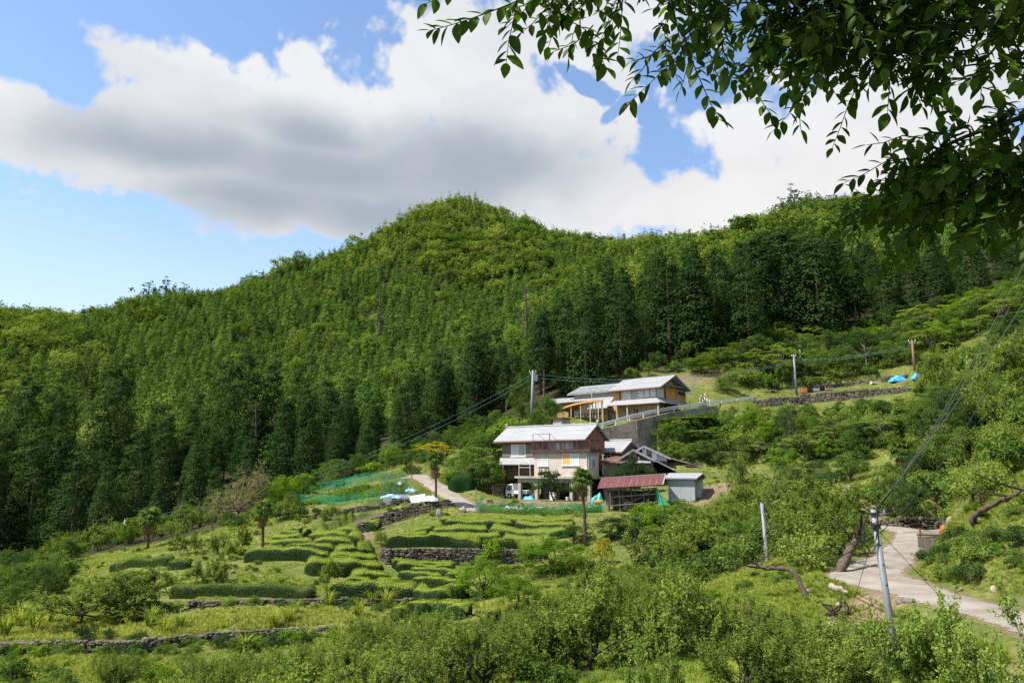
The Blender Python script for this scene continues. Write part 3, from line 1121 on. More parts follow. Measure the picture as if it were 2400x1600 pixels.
# front wing
bL = FH.U(1252, 0)
fw = MB()
fw.box(bL, 0.0, 0.0, V - 0.002, 0.0, 2.80)
fw.build('front_wing', M_beige, fh)
window(FH, fh, 1318, 1358, 1062.5, 1090, 0, [M_oran, M_curt], sill=True)
window(FH, fh, 1262, 1285, 1076, 1091, 0, [M_curt, M_curt], sill=True)
window_box(fh, 'x', 0.55, 1.35, 1.0, 2.25, 0.0, [M_curtg, M_glass], M_alu)
MB().tube([(-0.16, -0.07, 2.7), (-0.16, -0.07, -0.2)], 0.05, 6).build('downpipe', M_beige, fh)
MB().box(-0.45, -0.2, -0.12, -0.003, 0.55, 1.0).build('meter_box', M_white, fh)
# balcony
bal = MB()
bal.box(bL - 0.35, 0.5, -0.4, V - 0.11, 2.803, 3.12)
balo = bal.build('balcony', M_dbrown, fh)
ru0, ru1, rv0 = bL - 0.22, 0.38, -0.3
rt = 4.12
rl = MB()
rl.bar((ru0, rv0, rt), (ru1, rv0, rt), 0.06)
rl.bar((ru1, rv0, rt), (ru1, V - 0.3, rt), 0.06)
rl.bar((ru0, rv0, rt), (ru0, V - 0.3, rt), 0.06)
rl.bar((ru0, rv0, 3.2), (ru1, rv0, 3.2), 0.04)
rl.bar((ru1, rv0, 3.2), (ru1, V - 0.3, 3.2), 0.04)
rl.build('handrail', M_dbrown, balo)
for k in range(52):
 u_ = ru0 + (ru1 - ru0) * k / 51
 MB().box(u_ - 0.011, u_ + 0.011, rv0 - 0.011, rv0 + 0.011, 3.12, rt - 0.03).build('baluster', M_dbrown, balo)
for k in range(1, 14):
 v_ = rv0 + (V - 0.3 - rv0) * k / 14
 MB().box(ru1 - 0.02, ru1 + 0.02, v_ - 0.03, v_ + 0.03, 3.12, rt - 0.03).build('baluster', M_dbrown, balo)
 MB().box(ru0 - 0.02, ru0 + 0.02, v_ - 0.04, v_ + 0.04, 3.12, rt - 0.03).build('baluster', M_dbrown, balo)
for p_ in (1249, 1285, 1299, 1317, 1352, 1384):
 u_ = FH.U(p_, rv0)
 MB().box(u_ - 0.035, u_ + 0.035, rv0 - 0.035, rv0 + 0.035, 3.12, rt + 0.03).build('railing_post', M_dbrown, balo)
lf = MB()
l0, l1 = FH.U(1249.5, rv0), FH.U(1288, rv0)
lt = FH.uw(1260, 1017, rv0)[1]
lf.bar((l0, rv0, 3.12), (l0, rv0, lt), 0.05)
lf.bar((l1, rv0, 3.12), (l1, rv0, lt), 0.06)
lf.bar((l0, rv0, lt), (l1, rv0, lt), 0.05)
lf.bar((l0 + 0.7, rv0, lt), (l0 + 1.2, 1.0, rt - 0.1), 0.03)
lf.bar((l1, rv0, lt), (l1 + 0.5, 1.0, rt - 0.1), 0.03)
lf.build('laundry_frame', M_dbrown, balo)
# slab, beam, pillars, back of the undercroft
sl_ = MB()
sl_.box(FH.U(1206, -0.3), 0.1, -0.35, 6.3, -0.24, -0.003)
slo = sl_.build('floor_slab', M_conc, fh)
MB().box(FH.U(1214, 0), 0.05, 0.0, 0.35, -0.72, -0.242).build('beam', M_conc, fh)
for p_ in (1217.5, 1256.5, 1337, 1378):
 u_ = FH.U(p_, 0.0)
 MB().box(u_ - 0.2, u_ + 0.2, -0.03, 0.37, G0 - 0.1, -0.721).build('pillar', M_conc, fh)
bw = MB()
bw.box(FH.U(1214, 0) - 0.6, 0.1, 5.6, 5.75, G0 - 0.1, -0.25)
bw.box(FH.U(1261, 0), FH.U(1300, 0), 1.0, 1.12, G0 - 0.1, -0.9)
bw.build('undercroft_wall', mat('dark_block', (0.10, 0.09, 0.078), 0.9, var=0.4, scale=2), fh)
# lean-to roof at the left, the room below it
lt0, lt1 = FH.uw(1210, 1072, V - 0.01)[1], FH.uw(1210, 1087, 0.55)[1]
MB().slab([(FH.U(1170, 0.55), 0.55, lt1), (bL - 0.003, 0.55, lt1), (bL - 0.003, V - 0.005, lt0), (FH.U(1172, V), V - 0.005, lt0)], 0.1).build('lean_to_roof', M_roofw, fh)
lw = MB()
lw.box(FH.U(1180, 1.6), bL - 0.004, 1.6, 1.7, 0.0, lt1 + 0.3)
lw.build('lower_wall', M_brwood, fh)
for k in range(3):
 MB().box(FH.U(1232, 1.5), bL - 0.1, 1.5 - 0.06, 1.59, 0.5 + k * 0.42, 0.62 + k * 0.42).build('rail', M_oldw, fh)
# side wing with its rusty eave and two stove pipes
sw_ = MB()
sw_.box(0.003, 1.9, 3.2, 6.6, G0 - 0.1, 1.95)
sw_.build('side_wing', mat('stained_wall', (0.27, 0.235, 0.20), 0.9, col2=(0.15, 0.125, 0.10), scale=2, stretch=(4, 4, 0.4)), fh)
MB().slab([(-0.1, 2.3, 1.85), (3.0, 2.3, 1.55), (3.0, 6.2, 2.15), (-0.1, 6.2, 2.45)], 0.08).build('eave_roof', M_brwood, fh)
for p_, y0_, y1_, v_ in ((1400, 1052, 1080, 2.6), (1413.5, 1067, 1112, 2.9)):
 u_, wt_ = FH.uw(p_, y0_, v_)
 wb_ = FH.uw(p_, y1_, v_)[1]
 c_ = MB()
 c_.tube([(u_ - 0.08, v_, wb_), (u_, v_, wt_)], 0.085, 8)
 c_.tube([(u_, v_, wt_), (u_, v_, wt_ + 0.1)], [0.16, 0.13], 8)
 c_.build('stove_pipe', mat('stained_pipe', (0.55, 0.47, 0.38), 0.6, var=0.4, scale=4), fh)

# ---- house with the dark gable just right of the farmhouse
CH = Fr(P(1458, 1100, 89), 38)
ch = CH.thing('connecting_house', 'low house with pale roof, open dark gable and brown boarded wall, right of the balcony', 'house')
ur_ = CH.uw(1458, 1057, 0)[0]
we_ = CH.uw(1458, 1057.5, 0)[1]
va_, wa_ = CH.vw(1482, 1031, ur_)
ul_ = CH.U(1385, 0)
gable_roof(ch, ul_, ur_, 0, we_, va_, wa_, t=0.12)
cw = MB()
cw.box(ul_, ur_ - 0.5, 0.6, 0.72, -2.6, we_ + 0.15)
gable_wall(cw, ur_ - 0.5, 0.722, va_ * 2 - 0.7, -2.6, we_ + 0.2, va_, wa_ - 0.25)
cw.build('wall', M_brwood, ch)
window(CH, ch, 1415, 1433, 1064.5, 1073.5, 0.6, [M_glass, M_glass], thick=0.09)
MB().bar((CH.U(1409, 0.4), 0.5, we_ - 0.1), (CH.U(1409, 0.4), 0.5, -2.2), 0.12).build('post', M_brwood, ch)
MB().box(ul_, ur_, -0.1, 0.01, we_ - 0.2, we_ - 0.06).build('gutter', M_copper, ch)
# dark open porch below
pw_ = MB()
pw_.box(CH.U(1405, -1.0), CH.U(1462, -1.0), -1.0, -0.9, -3.0, 0.05)
pw_.build('porch_wall', M_tin, ch)
window(CH, ch, 1418, 1448, 1102, 1119, -1.0, [M_glass, M_dark], M_tin, name='window', thick=0.05)
MB().slab([(CH.U(1402, -2), -2.2, -0.05), (CH.U(1452, -2), -2.2, -0.2), (CH.U(1456, 0), 0.55, 0.55), (CH.U(1400, 0), 0.55, 0.65)], 0.07).build('porch_roof', M_brwood, ch)
MB().tube([(CH.U(1412, -2), -2.25, -0.75), (CH.U(1424, -2), -2.25, -0.4), (CH.U(1426, -2), -2.3, 0.0)], 0.06, 6).build('downpipe', M_copper, ch)

# ---- storehouse with its gable to the front
SH = Fr(P(1528, 1110, 85), 13)
sh = SH.thing('storehouse', 'grey tin storehouse with a wide white edged front gable', 'barn')

def q(fr, px, py, v):
 u, w = fr.uw(px, py, v)
 return u, w

def front_gable(fr, par, left, apex, right, v0, v1, t=0.12, m=None, name='roof'):
 (ul, wl), (ua, wa), (uq, wq) = (q(fr, *p, v0) for p in (left, apex, right))
 r = MB()
 prof = [(ul, wl), (ua, wa), (uq, wq), (uq, wq - t), (ua, wa - t * 1.2), (ul, wl - t)]
 vs_ = [(a, v0, b) for a, b in prof] + [(a, v1, b) for a, b in prof]
 r.add(vs_, [(6, 7, 1, 0), (7, 8, 2, 1), (8, 9, 3, 2), (9, 10, 4, 3), (10, 11, 5, 4), (11, 6, 0, 5), (0, 1, 4, 5), (1, 2, 3, 4), (7, 6, 11, 10), (8, 7, 10, 9)])
 r.build(name, m or M_roofw, par)
 bb = MB()
 for (a, b), (c, d) in (((ul, wl), (ua, wa)), ((ua, wa), (uq, wq))):
  bb.bar((a, v0 - 0.03, b - 0.09), (c, v0 - 0.03, d - 0.09), 0.05, 0.24)
 bb.build('bargeboard', M_roofw, par)
 return (ul, wl), (ua, wa), (uq, wq)

(gl, gwl), (ga, gwa), (gr, gwr) = front_gable(SH, sh, (1433, 1085), (1484.6, 1052.5), (1536, 1078.5), -0.55, 6.0)
# the right slope runs on lower behind the front bay
k_ = (gwr - gwa) / (gr - ga)
g2 = gr + 2.1
MB().slab([(gr - 0.05, 1.1, gwr + 0.02), (g2, 1.1, gwr + (g2 - gr) * k_), (g2, 6.0, gwr + (g2 - gr) * k_), (gr - 0.05, 6.0, gwr + 0.02)], 0.1).build('lower_roof', M_roofw, sh)
ws_l, ws_r = SH.U(1447, 0), SH.U(1528.5, 0)

def under(u):
 return (gwl + (gwa - gwl) * (u - gl) / (ga - gl) if u < ga else gwa + (gwr - gwa) * (u - ga) / (gr - ga)) - 0.16

fwm = MB()
fwm.prism([(ws_l, -3.2), (ws_r, -3.2), (ws_r, under(ws_r)), (ga, under(ga)), (ws_l, under(ws_l))], 'y', 0, 0.1)
fwm.box(ws_r - 0.1, ws_r, 0.102, 5.8, -3.2, under(ws_r))
fwm.build('wall', M_tin, sh)
MB().prism([(ws_l + 0.5, under(ws_l) - 0.02), (ws_r - 0.4, under(ws_r) - 0.02), (ga, under(ga) - 0.12)], 'y', -0.05, -0.003).build('gable_board', mat('gable_grey_board', (0.12, 0.105, 0.095), 0.9, col2=(0.07, 0.06, 0.053), scale=2, stretch=(1, 1, 9)), sh)
s0 = SH.uw(1480, 1076, -0.01)[1]
s1 = SH.uw(1480, 1083.5, -0.7)[1]
MB().slab([(SH.U(1436, -.7), -0.75, s1), (SH.U(1524, -.7), -0.75, s1), (SH.U(1527, 0), -0.004, s0), (SH.U(1440, 0), -0.004, s0)], 0.07).build('pent_roof', M_roofw, sh)
a_, b_ = SH.uw(1487, 1065, -0.1)
MB().box(a_ - 0.22, a_ + 0.2, -0.32, -0.052, b_ - 0.2, b_ + 0.15).build('vent_box', mat('vent_grey', (0.35, 0.34, 0.34), 0.6), sh)
a_, b_ = SH.uw(1497, 1072.5, -0.1)
MB().tube([(a_, -0.12, b_ - 0.25), (a_, -0.12, b_ + 0.1)], 0.08, 8).build('vent_pipe', M_white, sh)
for k in range(9):
 u_ = ws_l + (ws_r - ws_l) * (k + 0.5) / 9
 MB().box(u_ - 0.02, u_ + 0.02, -0.03, -0.003, -3.2, s0 - 0.12).build('batten', M_tin, sh)

# ---- back barn with the long right slope
BB = Fr(P(1565, 1105, 90), 13)
bb_ = BB.thing('back_barn', 'dark barn with a long white roof slope and white panels under its verge', 'barn')
(hl, hwl), (ha, hwa), (hr, hwr) = front_gable(BB, bb_, (1491, 1055), (1509, 1044), (1572, 1073), -0.5, 5.5)
k_ = (hwr - hwa) / (hr - ha)
h2 = BB.U(1643, 0.3)
zz2 = BB.uw(1643, 1092.5, 0.3)[1]
MB().slab([(hr - 0.1, 0.2, hwr + 0.05), (h2, 0.2, zz2), (h2, 5.5, zz2), (hr - 0.1, 5.5, hwr + 0.05)], 0.1).build('long_roof', M_roofw, bb_)

def hund(u):
 return (hwl + (hwa - hwl) * (u - hl) / (ha - hl) if u < ha else hwa + (hwr - hwa) * (u - ha) / (hr - ha)) - 0.15

e0 = BB.U(1495, 0)
ee = BB.U(1563, 0)
MB().prism([(e0, -3), (ee, -3), (ee, hund(ee)), (ha, hund(ha)), (e0, hund(e0))], 'y', 0, 0.1).build('wall', M_dwood, bb_)
for a, b, m_ in ((1505, 1515, M_whitew), (1527, 1539, M_whitew), (1540, 1562, M_slate)):
 u0_, u1_ = BB.U(a, -0.02), BB.U(b, -0.02)
 lo_ = BB.uw(1530, 1066 + (1075 - 1066) * (a - 1505) / 50, -0.02)[1] - 0.4
 MB().prism([(u0_, lo_), (u1_, lo_), (u1_, hund(u1_) - 0.03), (u0_, hund(u0_) - 0.03) if u0_ > ha else (u0_, hund(u0_) - 0.03)], 'y', -0.04, -0.003).build('wall_panel', m_, bb_)
window(BB, bb_, 1516, 1526, 1053, 1066, 0, [M_glass], M_oldw)
lb = MB()
lb.box(ee, BB.U(1640, 1.0), 1.0, 1.1, -3.2, hwr - 1.2)
lb.box(ee - 0.1, ee, 0.102, 1.0, -3, hund(ee))
lb.build('side_wall', M_dwood, bb_)
window(BB, bb_, 1609, 1626, 1101, 1110, 0.98, [M_glass], M_alu, thick=0.1)
MB().slab([(BB.U(1603, 0), -0.1, zz2 + 0.15), (BB.U(1656, 0), -0.1, zz2 - 0.25), (BB.U(1656, 0), 1.2, zz2 + 0.05), (BB.U(1603, 0), 1.2, zz2 + 0.35)], 0.08).build('brown_eave', M_brwood, bb_)
for i in range(4):
 t_ = thing('plank', 'weathered grey plank leaning on the dark barn wall, ' + ('leftmost', 'second', 'third', 'rightmost')[i] + ' of four', 'plank', BB.world(BB.U(1580 + i * 2.5, 0.3), 0.4, 0), -BB.a, 'planks leaning on the back barn')
 MB().bar((0.5, -0.35, -1.6 - 0.1 * i), (-0.35 + 0.1 * i, 0.5, 0.85 + 0.1 * i), 0.16, 0.04).build('board', M_oldw, t_)

# ---- open shed with the red roof
RS = Fr(P(1552, 1150, 76.5), 8)
rs = RS.thing('open_shed', 'open timber shed with a sloping red rusty sheet roof', 'shed')
A0, A1 = RS.uw(1400, 1144.5, -0.6), RS.uw(1552.5, 1135.5, -0.6)
B0, B1 = RS.uw(1409, 1120.5, 1.5), RS.uw(1559, 1110.5, 1.5)
n_ = 10
for i in range(n_):
 f0, f1 = i / n_, (i + 1) / n_

 def lp(a, b, f, v):
  return Vector((a[0] + (b[0] - a[0]) * f, v, a[1] + (b[1] - a[1]) * f))
 dz = Vector((0, 0, 0.012 * (i % 2)))
 mb = MB()
 ns = 6
 vs_, fs = [], []
 for k in range(ns + 1):
  f = f0 + (f1 - f0 + 0.006) * k / ns
  rip = Vector((0, 0, 0.022 * (k % 2))) + dz
  for e in (0, 1):
   vs_ += [lp(A0, A1, f, -0.6) + rip - Vector((0, 0, 0.03 * e)), lp(B0, B1, f, 1.5) + rip - Vector((0, 0, 0.03 * e))]
 for k in range(ns):
  a = k * 4
  fs += [(a, a + 4, a + 5, a + 1), (a + 2, a + 3, a + 7, a + 6)]
 mb.add(vs_, fs)
 so_ = mb.build('roof_sheet', M_rust, rs)
 if i:
  MB().bar(lp(A0, A1, f0, -0.6) + Vector((0, 0, .04)), lp(A0, A1, f0, -0.6).lerp(lp(B0, B1, f0, 1.5), random.uniform(.4, 1)) + Vector((0, 0, .04)), 0.035, 0.02).build('seam', M_rustl, so_)
pa = lambda a, v: Vector((a[0], v, a[1]))
MB().bar(pa(A1, -0.62) + Vector((0.05, 0, 0.02)), pa(B1, 1.5) + Vector((0.05, 0, 0.02)), 0.1, 0.09).build('verge_trim', M_roofw, rs)
MB().bar(pa(B0, 1.52) + Vector((0, 0, 0.04)), pa(B1, 1.52) + Vector((0, 0, 0.04)), 0.14, 0.08).build('ridge_trim', M_roofw, rs)
MB().slab([(B0[0], 1.55, B0[1]), (B1[0], 1.55, B1[1]), (B1[0], 2.6, B1[1] - 0.6), (B0[0], 2.6, B0[1] - 0.6)], 0.04).build('back_slope', M_rust, rs)
MB().box(A0[0] + 0.8, A1[0] - 0.4, 2.4, 2.5, -2.6, A0[1] - 0.3).build('back_wall', M_dwood, rs)
for p_, yt, yb, r_ in ((1424, 1148, 1204, 0.15), (1451, 1148, 1203, 0.08), (1480, 1146, 1201, 0.09), (1509, 1144, 1196, 0.08), (1538, 1142, 1190, 0.12)):
 (u_, w1_), (u2_, w0_) = RS.uw(p_ - 1, yt, -0.1), RS.uw(p_ + 3 if p_ < 1500 else p_ + 2, yb, -0.1)
 MB().tube([(u_, -0.1, w1_), ((u_ + u2_) / 2 + 0.02, -0.1, (w1_ + w0_) / 2), (u2_, -0.1, w0_ - 0.5)], [r_ * 0.9, r_, r_ * 1.12], 7).build('post', M_oldw, rs)
for a, b in (((1425, 1150.5), (1536, 1143.5)), ((1426, 1165), (1537, 1157)), ((1430, 1185), (1540, 1177))):
 (u0_, w0_), (u1_, w1_) = RS.uw(*a, -0.22), RS.uw(*b, -0.22)
 MB().tube([(u0_, -0.22, w0_), (u1_, -0.22, w1_)], 0.065, 6).build('rail', M_oldw, rs)
for a, b in (((1428, 1152), (1449, 1162)), ((1454, 1166), (1479, 1177)), ((1483, 1175), (1507, 1162)), ((1511, 1158), (1534, 1145)), ((1447, 1200), (1478, 1182))):
 (u0_, w0_), (u1_, w1_) = RS.uw(*a, -0.02), RS.uw(*b, -0.02)
 MB().tube([(u0_, -0.02, w0_), (u1_, -0.02, w1_)], 0.055, 6).build('brace', M_oldw, rs)
for p_ in (1430, 1459, 1488, 1520):
 (u_, w1_), (_, w0_) = RS.uw(p_, 1146, 2.0), RS.uw(p_, 1204, 2.0)
 MB().tube([(u_, 2.0, w1_), (u_, 2.0, w0_)], 0.07, 6).build('post', M_oldw, rs)

# ---- grey shed on a block footing
GS = Fr(P(1629, 1173.5, 78), 24)
gs = GS.thing('grey_shed', 'windowless pale grey clad shed on a concrete block footing', 'shed')
g0 = GS.U(1566.5, 0, 1150)
gt = GS.uw(1600, 1121, 0)[1]
gv = 2.9
MB().box(g0, 0, 0, gv, 0, gt).build('wall', M_slate, gs)
nb = 14
for i in range(nb):
 u_ = g0 + (0 - g0) * (i + .5) / nb
 MB().box(u_ - 0.012, u_ + 0.012, -0.012, -0.002, 0.03, gt).build('cladding_rib', M_slate, gs)
MB().box(0.003, 0.45, 1.2, gv - 0.1, -0.05, gt - 0.05).build('side_bay', M_slate, gs)
MB().box(-0.06, 0.012, -0.012, 0.05, 0, gt).build('corner_trim', M_slate, gs)
rr = MB()
rz0, rz1 = GS.uw(1600, 1119.5, -0.35)[1], GS.uw(1600, 1108, 1.2)[1]
rr.add([(g0 - 0.35, -0.35, rz0), (0.35, -0.35, rz0), (0.75, 1.3, rz1), (g0 - 0.15, 1.3, rz1), (g0 - 0.35, -0.35, rz0 - .12), (0.35, -0.35, rz0 - .12), (0.75, 1.3, rz1 - .12), (g0 - 0.15, 1.3, rz1 - .12)],
       [(0, 1, 2, 3), (7, 6, 5, 4), (0, 4, 5, 1), (1, 5, 6, 2), (2, 6, 7, 3), (3, 7, 4, 0)])
rr.add([(g0 - 0.15, 1.3, rz1), (0.75, 1.3, rz1), (0.75, 3.3, rz0), (g0 - 0.15, 3.3, rz0), (g0 - 0.15, 1.3, rz1 - .12), (0.75, 1.3, rz1 - .12), (0.75, 3.3, rz0 - .12), (g0 - 0.15, 3.3, rz0 - .12)],
       [(0, 1, 2, 3), (7, 6, 5, 4), (0, 4, 5, 1), (1, 5, 6, 2), (2, 6, 7, 3), (3, 7, 4, 0)])
rr.build('roof', M_roofw, gs)
MB().box(0.35, 0.6, 0.3, 2.6, gt - 0.1, gt + 0.18).build('dark_soffit', M_dwood, gs)
for j in range(4):
 for i in range(8):
  du = (0 - g0) / 8
  o_ = g0 + du * i + (du / 2 if j % 2 else 0)
  MB().box(o_ + 0.01, min(o_ + du, 0.0) - 0.01, 0.02, 0.2, -0.005 - (j + 1) * 0.2 + 0.012, -0.005 - j * 0.2).build('block', M_conc, gs)
MB().box(g0 + 0.03, -0.03, 0.06, gv - 0.1, -1.4, -0.01).build('footing', M_conc, gs)
MB().box(0.0, 0.3, 1.4, 1.7, -1.2, -0.06).build('footing_pier', M_conc, gs)

# ---- upper house
uh = UH.thing('upper_house', 'renovated two storey house with white roofs, window band and orange timber panels', 'house')
GU = UPZ - UH.O.z
se = UH.uw(1480, 946, 0)[1]
v1_ = 1.25
st_ = UH.uw(1490, 934.5, v1_)[1]
uLs, uWl, uWr = UH.U(1421.5, 0, 950), UH.U(1440, v1_, 930), UH.U(1538, v1_, 920)
uC = UH.U(1546, 0, 937)
skv = 8.2
sk = MB()
sk.slab([(uLs, 0, se), (uC, 0, se), (uWr, v1_, st_), (uLs + 0.5, v1_, st_)], 0.1)
sk.slab([(uC, 0, se - 0.002), (uC, skv, se - 0.002), (uWr, skv, st_ - 0.002), (uWr, v1_, st_ - 0.002)], 0.1)
sk.build('skirt_roof', M_roofw, uh)
# lower roof of the left bay
pe = UH.uw(1398, 956, 0.1)[1]
pt = UH.uw(1425, 932, 2.4)[1]
MB().slab([(UH.U(1376, .1, 958), 0.1, pe), (uLs - 0.02, 0.1, pe), (UH.U(1440, 2.4, 930), 2.4, pt), (UH.U(1404, 2.4, 936), 2.4, pt)], 0.1).build('bay_roof', M_roofw, uh)
we2 = UH.uw(1480, 911, v1_ - 0.75)[1]
up = MB()
up.box(uWl, uWr, v1_, v1_ + 0.12, st_ - 0.3, we2 + 0.1)
vE = 6.9
vR2 = 4.5
wR2 = UH.vw(1573, 877, uC - 0.3)[1]
gable_wall(up, uWr, v1_ + 0.122, vE, st_ - 0.3, we2 + 0.1, vR2, wR2 - 0.3)
up.box(uWl, uWl + 0.12, v1_ + 0.122, vE, st_ - 0.3, we2 + 0.1)
up.build('upper_wall', M_hinoki, uh)
ro = gable_roof(uh, UH.U(1424, v1_ - 0.75, 917), uC - 0.1, v1_ - 0.75, we2, vR2, wR2, t=0.13, cap=False)
MB().box(UH.U(1424, .5, 917) + 0.1, uC - 0.15, v1_ - 0.83, v1_ - 0.74, we2 - 0.16, we2 - 0.05).build('gutter', M_copper, uh)
# window band on the front: four lights, and one on the right side
window(UH, uh, 1458, 1480, 915.5, 936.5, v1_, [M_curt, M_curt], M_alug, thick=0.07)
window(UH, uh, 1483, 1509, 912.5, 933.5, v1_, [M_curtg, M_curt], M_alug, thick=0.07)
window(UH, uh, 1510, 1522, 909, 931, v1_, [M_curt], M_alug, thick=0.07)
window(UH, uh, 1523, 1537, 907, 929.5, v1_, [M_curt], M_alug, thick=0.07)
MB().box(UH.U(1441, v1_), UH.U(1455, v1_), v1_ - 0.08, v1_ - 0.004, st_ + 0.0, we2 - 0.15).build('timber_panel', M_hinoki, uh)
MB().box(UH.U(1455.5, v1_), UH.U(1457.5, v1_), v1_ - 0.05, v1_ - 0.004, st_ + 0.0, we2 - 0.15).build('dark_post', M_dwood, uh)
vv = lambda px, py=925: UH.vw(px, py, uWr)[0]
window_box(uh, 'x', v1_ + 0.15, vv(1556), st_ + 0.05, we2 - 0.1, uWr, [M_curt], M_alug)
MB().box(uWr + 0.003, uWr + 0.06, vv(1557), vv(1559.5), st_, we2).build('dark_post', M_dwood, uh)
for i in range(7):
 a = vv(1560) + (vv(1582) - vv(1560)) * i / 7
 MB().box(uWr + 0.003, uWr + 0.05 + 0.02 * (i % 2), a + 0.012, a + (vv(1582) - vv(1560)) / 7 - 0.012, st_ - 0.05, we2 - 0.05).build('board', M_hinoki, uh)
obx = MB()
o0, o1 = vv(1582), vv(1602)
ow = UH.vw(1592, 927, uWr + 0.3)[1]
obx.box(uWr + 0.003, uWr + 0.32, o0, o1, ow - 1.0, ow + 0.72)
ob = obx.build('oriel', M_hinoki, uh)
window_box(ob, 'x', o0 + 0.03, o1 - 0.03, ow + 0.02, ow + 0.7, uWr + 0.32, [M_glass, M_glass], M_alug, t=0.05)
for i in range(7):
 a = o0 + (o1 - o0) * (i + 0.2) / 7
 MB().box(uWr + 0.322, uWr + 0.36, a, a + 0.07, ow - 0.98, ow - 0.02).build('slat', M_hinoki, ob)
pz = UH.vw(1575, 904, uWr + 0.6)[1]
MB().slab([(uWr + 0.004, v1_ + 0.6, pz + 0.28), (uWr + 0.75, v1_ + 0.6, pz), (uWr + 0.75, vE + 0.6, pz), (uWr + 0.004, vE + 0.6, pz + 0.28)][::1], 0.07).build('gable_pent', M_roofw, uh)
# ground floor
wl = MB()
u0_ = UH.U(1409, v1_ + 0.3, 965)
wl.box(u0_, uWr - 0.2, v1_ + 0.3, v1_ + 0.45, GU - 0.3, se + 0.25)
wl.box(uWr - 0.35, uWr - 0.2, v1_ + 0.452, vE, GU - 0.3, se + 0.25)
wl.build('lower_wall', M_tan, uh)
dv = v1_ + 0.3
window(UH, uh, 1456.5, 1538, 955.5, 978, dv, [M_glass] * 7, M_hinoki, name='glazed_doors', thick=0.11, proud=0.07)
window(UH, uh, 1426, 1444, 962, 986, dv, [M_glass], M_brwood, name='door', thick=0.1)
for p_ in (1470.5, 1543):
 u_ = UH.U(p_, 0.35, 960)
 MB().box(u_ - 0.09, u_ + 0.09, 0.26, 0.44, GU - 0.2, se + 0.02).build('porch_post', mat('pale_post', (0.5, 0.45, 0.38), 0.8, var=0.3), uh)
lw_ = UH.vw(1560.5, 952, uWr - 0.1)
la = MB()
la.tube([(uWr - 0.1, lw_[0], lw_[1] - 0.25), (uWr - 0.1, lw_[0], lw_[1] + 0.18), (uWr - 0.1, lw_[0], lw_[1] + 0.3)], [0.12, 0.14, 0.03], 8)
la.build('wall_lantern', M_black, uh)
wz = UH.vw(1590, 963, uWr - 0.2)
window_box(uh, 'x', vv(1584, 963), vv(1599, 963), wz[1] - 0.22, wz[1] + 0.25, uWr - 0.2, [M_glass, M_glass], M_hinoki, t=0.05)
# small roofs peeping over behind
MB().slab([(uWr - 4.4, 8.6, wR2 + 0.05), (uWr - 3.6, 8.6, wR2 - 0.5), (uWr - 3.6, 10.8, wR2 - 0.5), (uWr - 4.4, 10.8, wR2 + 0.05)][::1], 0.1).build('rear_roof', M_roofw, uh)
MB().slab([(uWr - 5.3, 8.6, wR2 - 0.5), (uWr - 4.42, 8.6, wR2 + 0.05), (uWr - 4.42, 10.8, wR2 + 0.05), (uWr - 5.3, 10.8, wR2 - 0.5)], 0.1).build('rear_roof', M_roofw, uh)
MB().slab([(uWr, 7.0, we2 - 0.1), (uWr + 1.6, 7.0, we2 - 0.5), (uWr + 1.6, 9.8, we2 - 0.5), (uWr, 9.8, we2 - 0.1)], 0.08).build('rear_lean_to', M_roofw, uh)

# ---- tiled house at its left
th = UH.thing('tiled_house', 'long house with grey ribbed tile roof above a white skirt roof beside the pergola', 'house')
vT = 2.6
te = UH.uw(1385, 920, vT)[1]
tu0, tu1 = UH.U(1329, vT, 928), UH.U(1441, vT, 914)
vtr = vT + 3.2
tr_ = UH.uw(1405, 904.5, vtr)[1]
tro = gable_roof(th, tu0, tu1, vT, te, vtr, tr_, t=0.12, m=M_tile)
tb = MB()
nt_ = 44
for i in range(nt_):
 u_ = tu0 + (tu1 - tu0) * (i + 0.5) / nt_
 tb.tube([(u_, vT - 0.02, te + 0.03), (u_, vtr, tr_ + 0.03)], 0.075, 5)
tb.build('tile_ribs', M_tile, tro, kind='stuff')
sk_t, sk_e = UH.uw(1390, 931, vT + 0.7)[1], UH.uw(1375, 938, vT - 0.4)[1]
tw = MB()
tw.box(tu0 + 0.8, tu1, vT + 0.7, vT + 0.85, GU - 0.3, te + 0.2)
tw.build('wall', M_slate, th)
MB().slab([(UH.U(1311, vT - .4, 946), vT - 0.5, sk_e), (UH.U(1441, vT - .4, 929), vT - 0.5, sk_e), (UH.U(1441, vT + .7, 924), vT + 0.698, sk_t), (UH.U(1336, vT + .7, 938), vT + 0.698, sk_t)], 0.1).build('skirt_roof', M_roofw, th)
for i in range(6):
 window_box(th, 'y', tu0 + 1.6 + i * 1.15, tu0 + 2.6 + i * 1.15, GU + 0.1, GU + 2.0, vT + 0.698, [M_glass], M_pale, t=0.06)
for p_, y0_, y1_ in ((1386.5, 905, 937), (1343, 934, 946)):
 u_, w1_ = UH.uw(p_, y0_, vT - 0.3)
 w0_ = UH.uw(p_, y1_, vT - 0.3)[1]
 MB().tube([(u_, vT - 0.3, w0_ - 0.5), (u_, vT - 0.3, w1_)], 0.05, 6).build('mast', M_alug, th)

